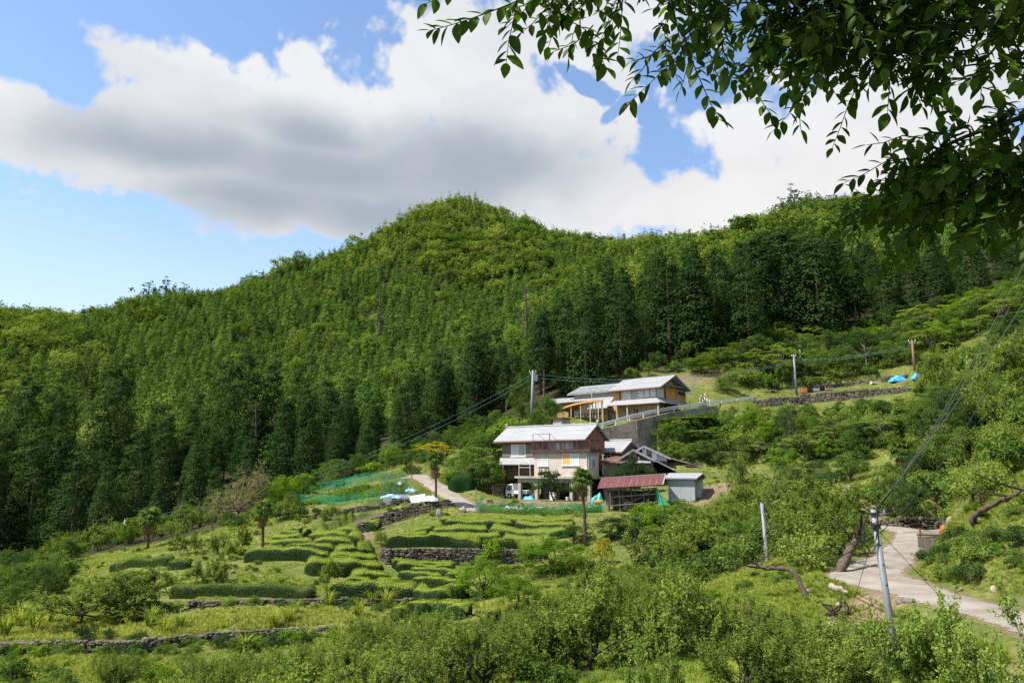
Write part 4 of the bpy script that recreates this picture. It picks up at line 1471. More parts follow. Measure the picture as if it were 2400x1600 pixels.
# ---- low grey roof among the trees at far left of the upper houses, and the little concrete hut
lo = Fr(P(1333, 945, 112), 30)
lot = lo.thing('low_outbuilding', 'low outbuilding whose pale roof shows behind the trees by the tall pole', 'outbuilding')
a0_, a1_ = lo.uw(1277, 938, 0), lo.uw(1334, 942.5, 0)
gable_roof(lot, a0_[0] - 0.6, a1_[0], 0, a1_[1], 2.6, a1_[1] + 0.95, cap=False)
MB().box(a0_[0], a1_[0] - 0.4, 0.5, 4.6, a1_[1] - 3.2, a1_[1] + 0.02).build('wall', M_tan, lot)
hu = Fr(P(1317, 997, 98), 35)
hut = hu.thing('concrete_hut', 'little pale concrete hut below the curved timber pergola', 'hut')
a0_ = hu.U(1296, 0, 990)
hw = hu.uw(1305, 981, 0)[1]
MB().box(a0_, 0, 0, 2.2, -1.6, hw).build('wall', M_conc, hut)
MB().box(a0_ - 0.25, 0.2, -0.25, 2.4, hw + 0.002, hw + 0.13).build('roof', M_brwood, hut)

# ---- curved pergola
pg = thing('pergola', 'curved open pergola of pale new timber with slatted ceiling and slender posts', 'pergola', P(1365, 997, 100))
po = Vector(pg.location)
ctrl = [(1315, 961, 8.25), (1322, 954, 8.4), (1342, 946.5, 8.62), (1365, 941.5, 8.75), (1388, 938.2, 8.82), (1412, 936.5, 8.85)]

def at_z(px, py, z):
 d = ray(px, py)
 k = z / d[2]
 return Vector((d[0] * k, d[1] * k, z))

oc = [at_z(*c) for c in ctrl]

def spline(pts, n):
 out = []
 for i in range(len(pts) - 1):
  p0, p1, p2, p3 = pts[max(i - 1, 0)], pts[i], pts[i + 1], pts[min(i + 2, len(pts) - 1)]
  for k in range(n):
   t = k / n
   out.append(0.5 * ((2 * p1) + (p2 - p0) * t + (2 * p0 - 5 * p1 + 4 * p2 - p3) * t * t + (3 * p1 - p0 - 3 * p2 + p3) * t ** 3))
 out.append(pts[-1])
 return out

oc = spline(oc, 4)
C_ = Vector((oc[-1].x + 1.6, oc[0].y + 1.0, 8.9))
ic = []
for p_ in oc:
 d_ = (C_ - p_)
 d_.z = 0
 ic.append(p_ + d_.normalized() * min(3.2, d_.length * 0.62) + Vector((0, 0, 0.25)))
sh_ = MB()
for i in range(len(oc) - 1):
 sh_.slab([oc[i] - po, oc[i + 1] - po, ic[i + 1] - po, ic[i] - po], 0.03)
sh_.build('roof', M_hinoki, pg)
fb = MB()
for i in range(len(oc) - 1):
 fb.bar(oc[i] - po - Vector((0, 0, .1)), oc[i + 1] - po - Vector((0, 0, .1)), 0.06, 0.24)
fb.build('fascia', M_hinoki, pg)
for i in range(len(oc)):
 MB().bar(oc[i] - po - Vector((0, 0, .14)), ic[i] - po - Vector((0, 0, .14)), 0.07, 0.16).build('rafter', M_hinoki, pg)
 if i < len(oc) - 1:
  a = oc[i].lerp(oc[i + 1], .5)
  b = ic[i].lerp(ic[i + 1], .5)
  MB().bar(a - po - Vector((0, 0, .12)), b - po - Vector((0, 0, .12)), 0.06, 0.12).build('rafter', M_hinoki, pg)
for i in (0, 3, 7, 11, 15, 18, 20):
 p_ = oc[i].lerp(ic[i], 0.06)
 MB().box(p_.x - po.x - .06, p_.x - po.x + .06, p_.y - po.y - .06, p_.y - po.y + .06, UPZ - 0.5 - po.z, p_.z - po.z - .12).build('post', M_pale, pg)
for i in (1, 5, 8, 10, 12, 14, 16, 19):
 p_ = ic[i]
 MB().box(p_.x - po.x - .06, p_.x - po.x + .06, p_.y - po.y - .06, p_.y - po.y + .06, UPZ - 0.4 - po.z, p_.z - po.z - .12).build('post', M_pale, pg)

# ---- retaining wall: lifts of concrete with open joints
rw = thing('retaining_wall', 'tall weathered concrete retaining wall cast in horizontal lifts below the upper house', 'wall', WALLS3['retaining'][0][:3])
ro_ = Vector(rw.location)
w_ = WALLS3['retaining']
for i in range(len(w_) - 1):
 a, b = w_[i], w_[i + 1]
 d_ = Vector((b[0] - a[0], b[1] - a[1], 0))
 nn = max(1, round(d_.length / 4.2))
 nb_ = Vector((-d_.y, d_.x, 0)).normalized()
 for s_ in range(nn):
  f0, f1 = s_ / nn, (s_ + 1) / nn
  for k in range(5):
   def pt(f, g, off):
    z = (a[2] - 1.2) * (1 - f) + (b[2] - 1.2) * f
    zt = a[3] * (1 - f) + b[3] * f
    p = Vector((a[0], a[1], 0)) + d_ * f + nb_ * (0.5 * g + off)
    return Vector((p.x, p.y, z + (zt - z) * g)) - ro_
   e = 0.006
   g0_, g1_ = k / 5 + 0.004, (k + 1) / 5 - (0.004 if k < 4 else 0)
   pr = 0.03 * ((i * 7 + s_ * 3 + k * 5) % 3)
   fr_ = [pt(f0 + e, g0_, pr), pt(f1 - e, g0_, pr), pt(f1 - e, g1_, pr), pt(f0 + e, g1_, pr)]
   bk = [p + nb_ * 0.4 for p in fr_]
   MB().add(fr_ + bk, [(0, 1, 2, 3), (5, 4, 7, 6), (0, 4, 5, 1), (1, 5, 6, 2), (2, 6, 7, 3), (3, 7, 4, 0)]).build('concrete_lift', M_concd, rw)
 c4 = [Vector((p[0], p[1], z)) - ro_ + nb_ * o for p, z, o in ((a, a[2] - 1.3, .3), (b, b[2] - 1.3, .3), (b, b[3] - .03, .7), (a, a[3] - .03, .7))]
 c8 = c4 + [p + nb_ * 1.4 for p in c4]
 MB().add(c8, [(0, 1, 2, 3), (3, 2, 6, 7), (5, 4, 7, 6), (0, 4, 5, 1), (1, 5, 6, 2), (0, 3, 7, 4)]).build('core', M_stone_in, rw)
# ---- white guardrail
gp = [P(*p) for p in ((1392, 996, 93.3), (1412, 992, 94), (1443, 983.5, 95), (1476, 974, 96), (1508, 966.5, 97.2), (1543, 959.5, 98.8), (1580, 953, 100.6), (1617, 947.5, 102), (1664, 941.5, 103.6), (1692, 938.5, 104.8), (1728, 934, 106), (1768, 929.5, 107.2))]
gd = thing('guardrail', 'white steel guardrail curving uphill along the lane before the upper house', 'guardrail', gp[0])
g_o = Vector(gd.location)
for off, h in ((0.0, 0.20), (-0.28, 0.14)):
 b = MB()
 for i in range(len(gp) - 1):
  e = (gp[i + 1] - gp[i]).normalized() * 0.0
  b.bar(gp[i] - g_o + Vector((0, 0, off)), gp[i + 1] - g_o + Vector((0, 0, off)), 0.09, h)
 b.build('rail', M_white, gd)
for p_ in gp[1:]:
 MB().tube([p_ - g_o + Vector((0, 0.1, 0.1)), p_ - g_o + Vector((0, 0.1, -1.15))], 0.07, 8).build('post', M_white, gd)

# ------------------------------------------------------------------ truck in the undercroft
kt = thing('truck', 'white small cab-over truck parked half under the farmhouse', 'truck', FH.world(FH.U(1184, 0.5, 1160), 0.55, G0), -FH.a)
M_glassg = mat('tinted_glass', (0.09, 0.12, 0.125), 0.08, spec=0.7)
b = MB()
b.prism([(0.0, 0.30), (0.0, 0.92), (0.05, 1.0), (0.30, 1.66), (0.42, 1.74), (1.22, 1.76), (1.25, 0.30)], 'y', 0, 1.40)
b.build('cab', M_white, kt, bevel=0.03)
MB().add([(0.035, 0.1, 1.0), (0.285, 0.16, 1.63), (0.285, 1.24, 1.63), (0.035, 1.3, 1.0), (0.02, 0.1, 1.005), (0.27, 0.16, 1.64), (0.27, 1.24, 1.64), (0.02, 1.3, 1.005)], [(4, 5, 6, 7), (0, 3, 2, 1), (0, 1, 5, 4), (2, 3, 7, 6)]).build('windscreen', M_glassg, kt)
MB().prism([(0.20, 1.0), (0.42, 1.60), (1.05, 1.62), (1.05, 1.0)], 'y', -0.012, -0.003).build('side_window', M_glassg, kt)
MB().box(0.28, 0.50, -0.09, -0.013, 1.02, 1.18).build('mirror', M_black, kt)
d_ = MB()
d_.box(1.12, 1.135, -0.008, -0.003, 0.5, 1.68)
d_.box(0.22, 1.12, -0.008, -0.003, 0.93, 0.945)
d_.build('door_gap', M_black, kt)
MB().box(0.92, 1.04, -0.03, -0.004, 0.84, 0.88).build('door_handle', M_black, kt)
MB().box(-0.06, 0.10, -0.01, 1.41, 0.28, 0.46).build('bumper', mat('bumper_grey', (0.25, 0.25, 0.25), 0.6), kt)
for y_ in (0.12, 1.06):
 MB().box(-0.012, 0.03, y_, y_ + 0.22, 0.62, 0.78).build('headlight', mat('lamp_glass', (0.7, 0.68, 0.6), 0.15, spec=0.8), kt)
MB().box(0.0, 0.06, -0.012, -0.002, 0.62, 0.76).build('indicator', mat('amber', (0.7, 0.16, 0.03), 0.3), kt)
bd = MB()
bd.box(1.30, 3.30, 0, 1.40, 0.58, 0.66)
for a in ((1.30, 3.30, 0, 0.05), (1.30, 3.30, 1.35, 1.40), (1.30, 1.35, 0.052, 1.348), (3.25, 3.30, 0.052, 1.348)):
 bd.box(*a, 0.662, 0.98)
bd.build('cargo_bed', M_white, kt)
MB().box(0.9, 3.2, 0.3, 1.1, 0.36, 0.57).build('chassis', M_black, kt)
for x_ in (0.62, 2.62):
 for y_ in (-0.01, 1.25):
  w = MB()
  w.tube([(x_, y_, 0.27), (x_, y_ + 0.16, 0.27)], 0.27, 16)
  wo = w.build('wheel', M_rubber, kt)
  MB().tube([(x_, y_ - 0.008, 0.27), (x_, y_ + 0.168, 0.27)], 0.16, 12).build('rim', M_alug, wo)
MB().prism([(0.30, 0.30), (0.30, 0.45), (0.42, 0.58), (0.82, 0.58), (0.94, 0.45), (0.94, 0.30)], 'y', -0.006, -0.002).build('wheel_arch', M_black, kt)

def crumple(name, label, cat, loc, sx, sy, sz, m, seed, rz=0.0, group=None, rough=0.16):
 """A tarpaulin lying over things: a folded, draped sheet closed to the ground."""
 rnd = random.Random(seed)
 n, k = 18, 12
 vs_, fs = [], []
 ph = [rnd.uniform(0, 6.3) for _ in range(6)]
 for j in range(k + 1):
  for i in range(n + 1):
   x, y = i / n * 2 - 1, j / k * 2 - 1
   r = max(abs(x), abs(y)) ** 3
   h = (1 - r) * (0.72 + 0.28 * math.sin(3.1 * x + ph[0]) * math.cos(2.3 * y + ph[1])) + rough * math.sin(9 * x + 3 * math.sin(4 * y + ph[2]) + ph[3]) * (0.5 + 0.5 * (1 - r)) + rough * .7 * math.sin(13 * y + 5 * x + ph[4])
   vs_.append((x * sx / 2 * (1 + 0.08 * math.sin(5 * y + ph[5])), y * sy / 2 * (1 + 0.08 * math.sin(6 * x + ph[1])), max(h * sz, -0.06) - 0.02))
 for j in range(k):
  for i in range(n):
   a = j * (n + 1) + i
   fs.append((a, a + 1, a + n + 2, a + n + 1))
 base = len(vs_)
 rim = [i for i in range(n + 1)] + [(n + 1) * j + n for j in range(1, k + 1)] + [(n + 1) * k + i for i in range(n - 1, -1, -1)] + [(n + 1) * j for j in range(k - 1, 0, -1)]
 for i in rim:
  vs_.append((vs_[i][0], vs_[i][1], -0.15))
 m_ = len(rim)
 for i in range(m_):
  fs.append((rim[(i + 1) % m_], rim[i], base + i, base + (i + 1) % m_))
 o = link(name, mesh_from(name, vs_, fs, m, True))
 o.location = loc
 o.rotation_euler.z = rz
 return tag(o, label, cat, group)

M_blue = mat('blue_tarpaulin', (0.035, 0.27, 0.68), 0.45, col2=(0.10, 0.40, 0.78), scale=3, spec=0.4)
M_teal = mat('green_tarpaulin', (0.035, 0.30, 0.235), 0.5, col2=(0.07, 0.42, 0.34), scale=4, spec=0.4)
M_grn = mat('green_sheet', (0.03, 0.30, 0.16), 0.5, col2=(0.05, 0.38, 0.22), scale=3, spec=0.4)
crumple('tarp', 'small blue tarpaulin heaped beside the truck between two pillars', 'tarp', FH.world(FH.U(1240, -0.2, 1162), -0.2, G0), 1.5, 0.7, 0.42, M_blue, 1, -FH.a)
pz_ = FH.world(FH.U(1399, 0.3, 1165) , 0.2, G0)
crumple('tarp', 'green tarpaulin bundle heaped beside the red roofed shed', 'tarp', at(1400, pz_.y - 2.5), 1.35, 1.1, 1.2, M_teal, 2, rough=0.09)
q_ = at(1401, pz_.y - 3.2)
ob_ = MB().tube([(q_.x - .32, q_.y, q_.z + .16), (q_.x + .32, q_.y, q_.z + .2)], [0.2, 0.22], 10)
tag(ob_.build('buoy', mat('orange_plastic', (0.75, 0.22, 0.02), 0.5)), 'orange plastic float under the green tarpaulin bundle', 'float')
# crates, bucket and firewood in the undercroft
ct_ = FH.world(FH.U(1296, -0.1, 1160), -0.1, G0)
for i in range(6):
 t = thing('crate', ('lowest', 'second', 'third', 'fourth', 'fifth', 'topmost')[i] + ' white crate of the stack between the farmhouse pillars', 'crate', ct_ + Vector((0.03 * math.sin(i * 2.1), 0.02 * math.cos(i * 3), i * 0.155)), -FH.a, 'white crates stacked under the farmhouse')
 c = MB()
 c.box(-.32, .32, -.22, .22, 0, .02)
 for q4 in ((-.32, .32, -.22, -.2), (-.32, .32, .2, .22), (-.32, -.3, -.198, .198), (.3, .32, -.198, .198)):
  c.box(*q4, .021, .13)
 c.build('tray', M_whitew, t)
bk_ = MB().tube([(0, 0, 0), (0, 0, .42)], [.16, .2], 12)
o = bk_.build('bucket', M_white)
o.location = FH.world(FH.U(1329.5, -0.35, 1160), -0.35, G0)
tag(o, 'white bucket standing at the foot of the third pillar', 'bucket')
fwt = thing('firewood_stack', 'stack of split firewood between the two right pillars of the farmhouse', 'firewood', FH.world(FH.U(1358, 0.6, 1160), 0.9, G0), -FH.a)
fl = MB()
rnd = random.Random(5)
hw_ = (FH.U(1374, .6, 1160) - FH.U(1341, .6, 1160)) / 2
for j in range(13):
 for i in range(int(hw_ * 2 / 0.145)):
  x_ = -hw_ + 0.145 * (i + 0.5 + 0.5 * (j % 2)) + rnd.uniform(-.02, .02)
  r_ = rnd.uniform(0.05, 0.085)
  y_ = rnd.uniform(-.07, .05)
  fl.tube([(x_, y_ - .25, 0.08 + j * .128), (x_ + rnd.uniform(-.02, .02), y_ + .3, 0.08 + j * .128)], r_, 5)
fl.build('logs', mat('split_wood', (0.30, 0.215, 0.15), 0.9, col2=(0.13, 0.085, 0.06), scale=7), fwt, kind='stuff')

# ------------------------------------------------------------------ terrace furniture at the left of the front wing
pl_ = FH.world(FH.U(1232, 0.6, 1110), 0.5, 0)
fr_ = thing('steel_arch', 'white arched pipe frame on the terrace left of the beige wing', 'frame', pl_, -FH.a)
a = MB()
for x_ in (-0.95, 0.75):
 a.tube([(x_, 0, 0), (x_, 0, 1.1), (x_ * .93, 0, 1.5), (x_ * .5, 0, 1.85), (0, 0, 1.95)], 0.03, 6)
a.bar((-0.95, 0, 1.05), (0.75, 0, 1.05), 0.04)
a.build('arch', M_white, fr_)
M_green_pot = leaf_mat('potted_leaf', (0.08, 0.12, 0.02), (0.22, 0.22, 0.05), 0.3)

# ------------------------------------------------------------------ fences and nets

def net_mat(name, colr, alpha):
 m = bpy.data.materials.new(name)
 m.use_nodes = True
 nt = m.node_tree
 N, L = nt.nodes, nt.links
 N.clear()
 d = N.new('ShaderNodeBsdfDiffuse')
 d.inputs[0].default_value = tuple(colr) + (1,)
 t = N.new('ShaderNodeBsdfTranslucent')
 t.inputs[0].default_value = tuple(colr) + (1,)
 m1 = N.new('ShaderNodeMixShader')
 m1.inputs[0].default_value = 0.5
 L.new(d.outputs[0], m1.inputs[1])
 L.new(t.outputs[0], m1.inputs[2])
 tr = N.new('ShaderNodeBsdfTransparent')
 m2 = N.new('ShaderNodeMixShader')
 tc = N.new('ShaderNodeTexCoord')
 n = N.new('ShaderNodeTexNoise')
 n.inputs['Scale'].default_value = 1.3
 n.inputs['Detail'].default_value = 5
 L.new(tc.outputs['Object'], n.inputs['Vector'])
 mr = N.new('ShaderNodeMapRange')
 mr.inputs[1].default_value = 0.3
 mr.inputs[2].default_value = 0.7
 mr.inputs[3].default_value = alpha * 0.6
 mr.inputs[4].default_value = min(1, alpha * 1.4)
 L.new(n.outputs['Fac'], mr.inputs[0])
 L.new(mr.outputs[0], m2.inputs[0])
 L.new(tr.outputs[0], m2.inputs[1])
 L.new(m1.outputs[0], m2.inputs[2])
 o = N.new('ShaderNodeOutputMaterial')
 L.new(m2.outputs[0], o.inputs[0])
 return m

M_net = net_mat('green_net', (0.02, 0.42, 0.22), 0.34)
M_net2 = net_mat('dense_green_net', (0.01, 0.30, 0.16), 0.5)

def net_fence(name, label, pts, h, netm, nposts=None, post_m=None, seed=0, sag=0.06, cat='fence'):
 t = thing(name, label, cat, pts[0])
 o = Vector(t.location)
 rnd = random.Random(seed)
 L_ = [0]
 for i in range(len(pts) - 1):
  L_.append(L_[-1] + (pts[i + 1] - pts[i]).length)
 tot = L_[-1]
 n = nposts or max(2, int(tot / 1.6))

 def pos(s):
  for i in range(len(pts) - 1):
   if s <= L_[i + 1] or i == len(pts) - 2:
    f = (s - L_[i]) / (L_[i + 1] - L_[i])
    p = pts[i].lerp(pts[i + 1], f)
    return Vector((p.x, p.y, gz(p.x, p.y)))
 m = n * 6
 vs_, fs = [], []
 for k in range(m + 1):
  p = pos(tot * k / m)
  f = (k % 6) / 6
  tp = h - sag * math.sin(math.pi * f) * rnd.uniform(.5, 2)
  wv = 0.04 * math.sin(k * 1.7)
  for j in range(4):
   vs_.append(p - o + Vector((wv * (j % 2), wv, tp * j / 3)))
 for k in range(m):
  for j in range(3):
   a = k * 4 + j
   fs.append((a, a + 4, a + 5, a + 1))
 link('net', mesh_from('net', vs_, fs, netm), t)
 for k in range(n + 1):
  p = pos(tot * k / n) - o
  MB().tube([p - Vector((0, 0, .15)), p + Vector((rnd.uniform(-.05, .05), 0, h + rnd.uniform(0, .25)))], 0.022, 5).build('post', post_m or M_steel, t)
 return t

gp_ = [G(640, 1186), G(720, 1182), G(800, 1186), G(890, 1186)]
net_fence('net_fence', 'green net fence along the front of the vegetable garden', gp_, 1.1, M_net, 15, seed=1)
gpb = [G(655, 1172), G(720, 1157), G(790, 1146), G(860, 1130), G(905, 1123)]
net_fence('net_fence', 'bright green net stretched along the back of the vegetable garden', gpb, 1.25, M_net2, 14, seed=2)
gpc = [G(893, 1142), G(925, 1140), G(957, 1140)]
net_fence('net_fence', 'short dense green net screening the top corner of the vegetable garden', gpc, 1.5, M_net2, 6, seed=3)
gpd = [G(893, 1168), G(957, 1166), G(972, 1160)]
net_fence('net_fence', 'pale wire net fence at the garden corner by the path', gpd, 1.2, net_mat('wire_net', (0.3, 0.45, 0.36), 0.15), 6, seed=4)
yp = [G(1118, 1201), G(1230, 1203), G(1340, 1202), G(1413, 1201)]
net_fence('net_fence', 'long green net fence in front of the crops below the farmhouse yard', yp, 1.15, M_net, 9, seed=5)
net_fence('net_fence', 'green net end of the crop fence by the path', [G(1117, 1199), G(1126, 1192), G(1132, 1184)], 1.2, M_net2, 3, seed=6)
cl0, cl1 = FH.world(FH.U(1118, 3.5, 1150), 3.5, 0), FH.world(FH.U(1256, 3.5, 1150), 3.5, 0)
clf = thing('chain_link_fence', 'dark chain link fence behind the white truck', 'fence', (cl0.x, cl0.y, YARD))
d_ = cl1 - cl0
L_ = d_.length
e_ = d_.normalized()
mm = MB()
st_c = 0.24
h_ = 1.5
k = -h_
while k < L_:
 for sgn in (1, -1):
  a0_, a1_ = k, k + h_
  lo_, hi_ = max(a0_, 0), min(a1_, L_)
  if hi_ > lo_:
   z0_, z1_ = (lo_ - k), (hi_ - k)
   if sgn < 0:
    z0_, z1_ = h_ - z0_, h_ - z1_
   mm.bar(e_ * lo_ + Vector((0, 0, z0_ + .1)), e_ * hi_ + Vector((0, 0.012 * sgn, z1_ + .1)), 0.018)
 k += st_c
mm.build('mesh', mat('rusty_wire', (0.17, 0.12, 0.09), 0.8), clf, kind='stuff')
MB().bar(Vector((0, 0, h_ + .1)), e_ * L_ + Vector((0, 0, h_ + .1)), 0.07).build('rail', M_brwood, clf)
for i in range(6):
 p = e_ * (L_ * i / 5)
 MB().box(p.x - .04, p.x + .04, p.y - .04, p.y + .04, -0.3, h_ + .15).build('post', M_brwood, clf)
# tall fence posts by the path
for i, (px_, yt, yb) in enumerate(((1115, 1141, 1203), (977, 1143, 1172), (936, 1128, 1163))):
 p = G(px_, yb)
 t = thing('fence_post', ('tall pale post at the left end of the crop fence', 'slim grey post beside the path at the garden corner', 'slim post with a small white sign box in the garden corner')[i], 'post', p)
 hh = top_z(yt, p.y) - p.z
 MB().tube([(0, 0, -.2), (0, 0, hh)], 0.035, 6).build('post', M_steel, t)
 if i == 2:
  MB().box(-.18, .18, -.12, .1, hh - .35, hh).build('sign_box', M_white, t)
# white boards and blue sheet at the lower edge of the garden
wb = [G(897, 1183), G(930, 1181), G(960, 1180), G(996, 1177)]
for i in range(3):
 a, b = wb[i], wb[i + 1]
 t = thing('white_board', 'white board on edge at the garden corner, ' + ('leftmost, under the blue sheet', 'middle one of three', 'rightmost, next to the palm')[i], 'board', a, 0, 'white boards edging the garden')
 d = b - a
 h_ = (0.75, 0.85, 0.8)[i]
 q4 = [Vector((0, 0, -.1)), Vector((d.x, d.y, d.z - .1)), Vector((d.x, d.y, d.z + h_)), Vector((0, 0, h_ * .85))]
 off = Vector((0, .05, 0))
 MB().add(q4 + [p + off for p in q4], [(0, 1, 2, 3), (5, 4, 7, 6), (0, 4, 5, 1), (1, 5, 6, 2), (2, 6, 7, 3), (3, 7, 4, 0)]).build('panel', M_white, t)
pb = wb[0]
crumple('tarp', 'pale blue sheet draped over the white boards at the garden corner', 'tarp', wb[0].lerp(wb[1], .5) + Vector((0, .75, .55)), 2.3, 1.3, 0.35, mat('pale_blue_sheet', (0.16, 0.42, 0.75), 0.4, col2=(0.40, 0.58, 0.80), scale=2), 4, rough=0.1)
crumple('tarp', 'crumpled white film lying right of the white boards', 'tarp', G(1008, 1172), 1.7, 0.9, 0.5, mat('white_film', (0.72, 0.73, 0.74), 0.35, var=0.2), 5)
crumple('tarp', 'small blue sheet at the upper path corner of the garden', 'tarp', G(962, 1152), 1.3, 0.7, 0.4, mat('pale_blue_sheet', (0.3, .4, .8)), 6)
for i, px_ in enumerate((1200, 1262, 1330, 1370)):
 crumple('crop_film', 'white film over the crop row below the yard, ' + ('leftmost', 'second from the left', 'third from the left', 'rightmost by the palm trunk')[i], 'film', G(px_, 1199 - i % 2) + Vector((0, 1.2, 0)), 2.9, 0.8, 0.45, MATS['white_film'], 20 + i, group='white crop films below the yard')

# green sheet hanging at the right end of the open shed
gsx = thing('tarp', 'green sheet hanging from the right corner of the red roofed shed to the ground', 'tarp', RS.world(RS.U(1540, -0.3, 1150), -0.35, RS.uw(1540, 1145, -.3)[1]), -RS.a)
vs_, fs = [], []
for j in range(13):
 f = j / 12
 for i in range(9):
  x = (i / 8) * (0.35 + 1.25 * f) - 0.05 + 0.35 * f * f
  vs_.append((x, -0.10 * math.sin(i * 1.9 + j * .5) - 0.25 * f, -f * 2.25 - 0.45 * (i / 8) * (1 - f)))
for j in range(12):
 for i in range(8):
  a = j * 9 + i
  fs.append((a, a + 1, a + 10, a + 9))
so2_ = link('sheet', mesh_from('sheet', vs_, fs, M_grn, True), gsx)
md = so2_.modifiers.new('thickness', 'SOLIDIFY')
md.thickness = 0.02
for i, (px_, py_, s_, m_, lb_) in enumerate(((1473, 1199, .7, mat('cardboard', (0.42, 0.26, 0.15), 0.9), 'brown carton standing on the floor of the red roofed shed'), (1446, 1196, .55, M_dwood, 'dark wooden box inside the red roofed shed near its left post'), (1498, 1190, .6, M_oldw, 'grey wooden box inside the red roofed shed behind the middle posts'))):
 p = RS.world(RS.U(px_, 0.7, 1190), 0.7, 0)
 t = thing('box', lb_, 'box', (p.x, p.y, gz(p.x, p.y)), -RS.a + .2 * i)
 MB().box(-s_ * .7, s_ * .7, -s_ / 2, s_ / 2, -0.05, s_ * 1.1).build('body', m_, t)
 MB().box(-s_ * .72, s_ * .72, -s_ * .52, s_ * .52, s_ * 1.101, s_ * 1.17).build('lid', m_, t)
 MB().box(-s_ * .1, s_ * .1, -s_ * .525, -s_ * .502, s_ * .1, s_ * 1.0).build('tape', M_oldw, t)

# ------------------------------------------------------------------ stored things on the upper lane
crumple('tarp', 'left blue tarpaulin heap on the edge of the upper lane', 'tarp', at(2107, 104.4), 2.5, 1.0, 0.75, M_blue, 7, -.1)
crumple('tarp', 'right blue tarpaulin heap on the upper lane behind the tall palm', 'tarp', at(2154, 102.6), 1.9, 1.0, 0.9, M_blue, 8, .1)
for i, (px_, w_, h_, m_, nm, lb_) in enumerate(((1884, .8, .75, mat('orange_crate', (0.62, 0.24, 0.07), 0.6), 'crate', 'orange crate at the left end of the things stored on the upper lane'),
                                               (1898, .5, .8, M_black, 'crate', 'black upright crate right of the orange crate on the upper lane'),
                                               (1912, .9, .4, M_alug, 'crate', 'low grey crate on the upper lane between two black ones'),
                                               (1926, .6, .5, M_black, 'crate', 'small black crate right of the grey crate on the upper lane'),
                                               (1942, 1.1, .35, mat('tan_crate', (0.45, 0.30, 0.17), 0.8), 'crate', 'low tan crate at the right end of the stored things on the upper lane'),
                                               (2052, 1.3, .35, mat('cream_crate', (0.62, 0.55, 0.36), 0.8), 'crate', 'flat cream crate alone on the upper lane left of the blue tarps'))):
 p = at(px_, 107.5 - max(0, px_ - 1930) * .013)
 t = thing(nm, lb_, 'crate', p)
 c = MB()
 c.box(-w_ / 2, w_ / 2, -.3, .3, 0, h_)
 c.build('body', m_, t)
 c = MB()
 c.box(-w_ / 2 - .02, w_ / 2 + .02, -.32, .32, h_ + .001, h_ + .06)
 c.box(-w_ / 2 - .02, w_ / 2 + .02, -.32, -.301, h_ * .3, h_ * .4)
 c.build('rim', m_, t)
mo = thing('stone_monument', 'small grey stone monument on its plinth beside the upper lane', 'monument', at(2196, 101.8))
MB().box(-.45, .45, -.45, .45, -.5, .35).build('plinth', M_conc, mo)
MB().box(-.22, .22, -.22, .22, .352, 1.35).build('shaft', M_conc, mo, bevel=.04)

# ------------------------------------------------------------------ poles and lines

def pole(label, top, base, r, m=None, name='utility_pole', arms=(), box=None, bolts=0, cap=True):
 t = thing(name, label, 'utility pole', base)
 v = Vector(top) - Vector(base)
 MB().tube([(0, 0, -0.6), v], [r * 1.18, r * 0.86], 14).build('pole', m or M_steel, t, smooth=True)
 if cap:
  MB().tube([v * 1.001, v + Vector((0, 0, r * .5))], [r * .95, r * .6], 10).build('cap', M_black, t)
 for f, l_ in arms:
  p = v * f
  MB().bar(p + Vector((-l_, 0, 0)), p + Vector((l_, 0, 0)), 0.09).build('crossarm', M_steel, t)
  for s_ in (-0.9, 0, 0.9):
   MB().tube([p + Vector((l_ * s_, 0, .05)), p + Vector((l_ * s_, 0, .28))], [.05, .035], 7).build('insulator', M_white, t)
 if box:
  p = v * box[0]
  MB().box(p.x + r, p.x + r + box[1], p.y - .25, p.y + .25, p.z - box[2], p.z).build('transformer', M_steel, t)
 for k in range(bolts):
  p = v * (0.2 + 0.7 * k / max(bolts - 1, 1))
  MB().tube([p - Vector((0, r * 1.3, 0)), p + Vector((0, r * 1.3, 0))], 0.022, 5).build('step_bolt', M_black, t)
 return t

pA = pole('grey pole rising behind the lower farmhouse at the forest edge', P(1249, 868, 106), at(1245, 106), 0.19, arms=((0.965, .5), (0.93, .35)), box=(.93, .5, 1.0))
topB, baseB = P(2046, 1192, 21.2), P(2113, 1600, 20.6)
pB = pole('tall leaning grey steel pole in the foreground left of the concrete lane', topB, baseB, 0.088, bolts=7)
colr = MB()
dB = (topB - baseB)
for f in (.97, .90, .885):
 p = dB * f
 colr.tube([p - dB.normalized() * .03, p + dB.normalized() * .03], .13, 12)
colr.build('clamp', M_black, pB)
ba = MB()
p = dB * .965
ba.bar(p + Vector((-.12, 0, 0)), p + Vector((.34, 0, .02)), .05)
ba.tube([p + Vector((.30, 0, .03)), p + Vector((.30, 0, .16))], [.035, .025], 7)
ba.build('side_arm', M_steel, pB)
hk = MB()
p = dB * .90
hk.tube([p + Vector((.02, -.12, .1)), p + Vector((-.28, -.15, .02)), p + Vector((-.42, -.15, .0)), p + Vector((-.42, -.15, -.5)), p + Vector((-.25, -.15, -.75)), p + Vector((-.02, -.13, -.45)), p + Vector((.02, -.12, .3))], .02, 6)
hk.build('cable_loop', M_black, pB)
topC, baseC = P(1785, 1178, 43), P(1808, 1398, 42.4)
pC = pole('slim grey pole rising from the scrub beside the lane, the lower of the hillside poles', topC, baseC, 0.105, bolts=4)
topD = P(1860, 830, 107.5)
pD = pole('slim grey pole at the left end of the upper lane, nearer of two', topD, at(1867, 107.3), 0.15, arms=((.95, .35),))
topE = P(1874, 819, 114)
pE = pole('thin grey pole just behind the pole at the left end of the upper lane', topE, at(1882, 113.6), 0.13)
topF = P(2137, 797, 106.5)
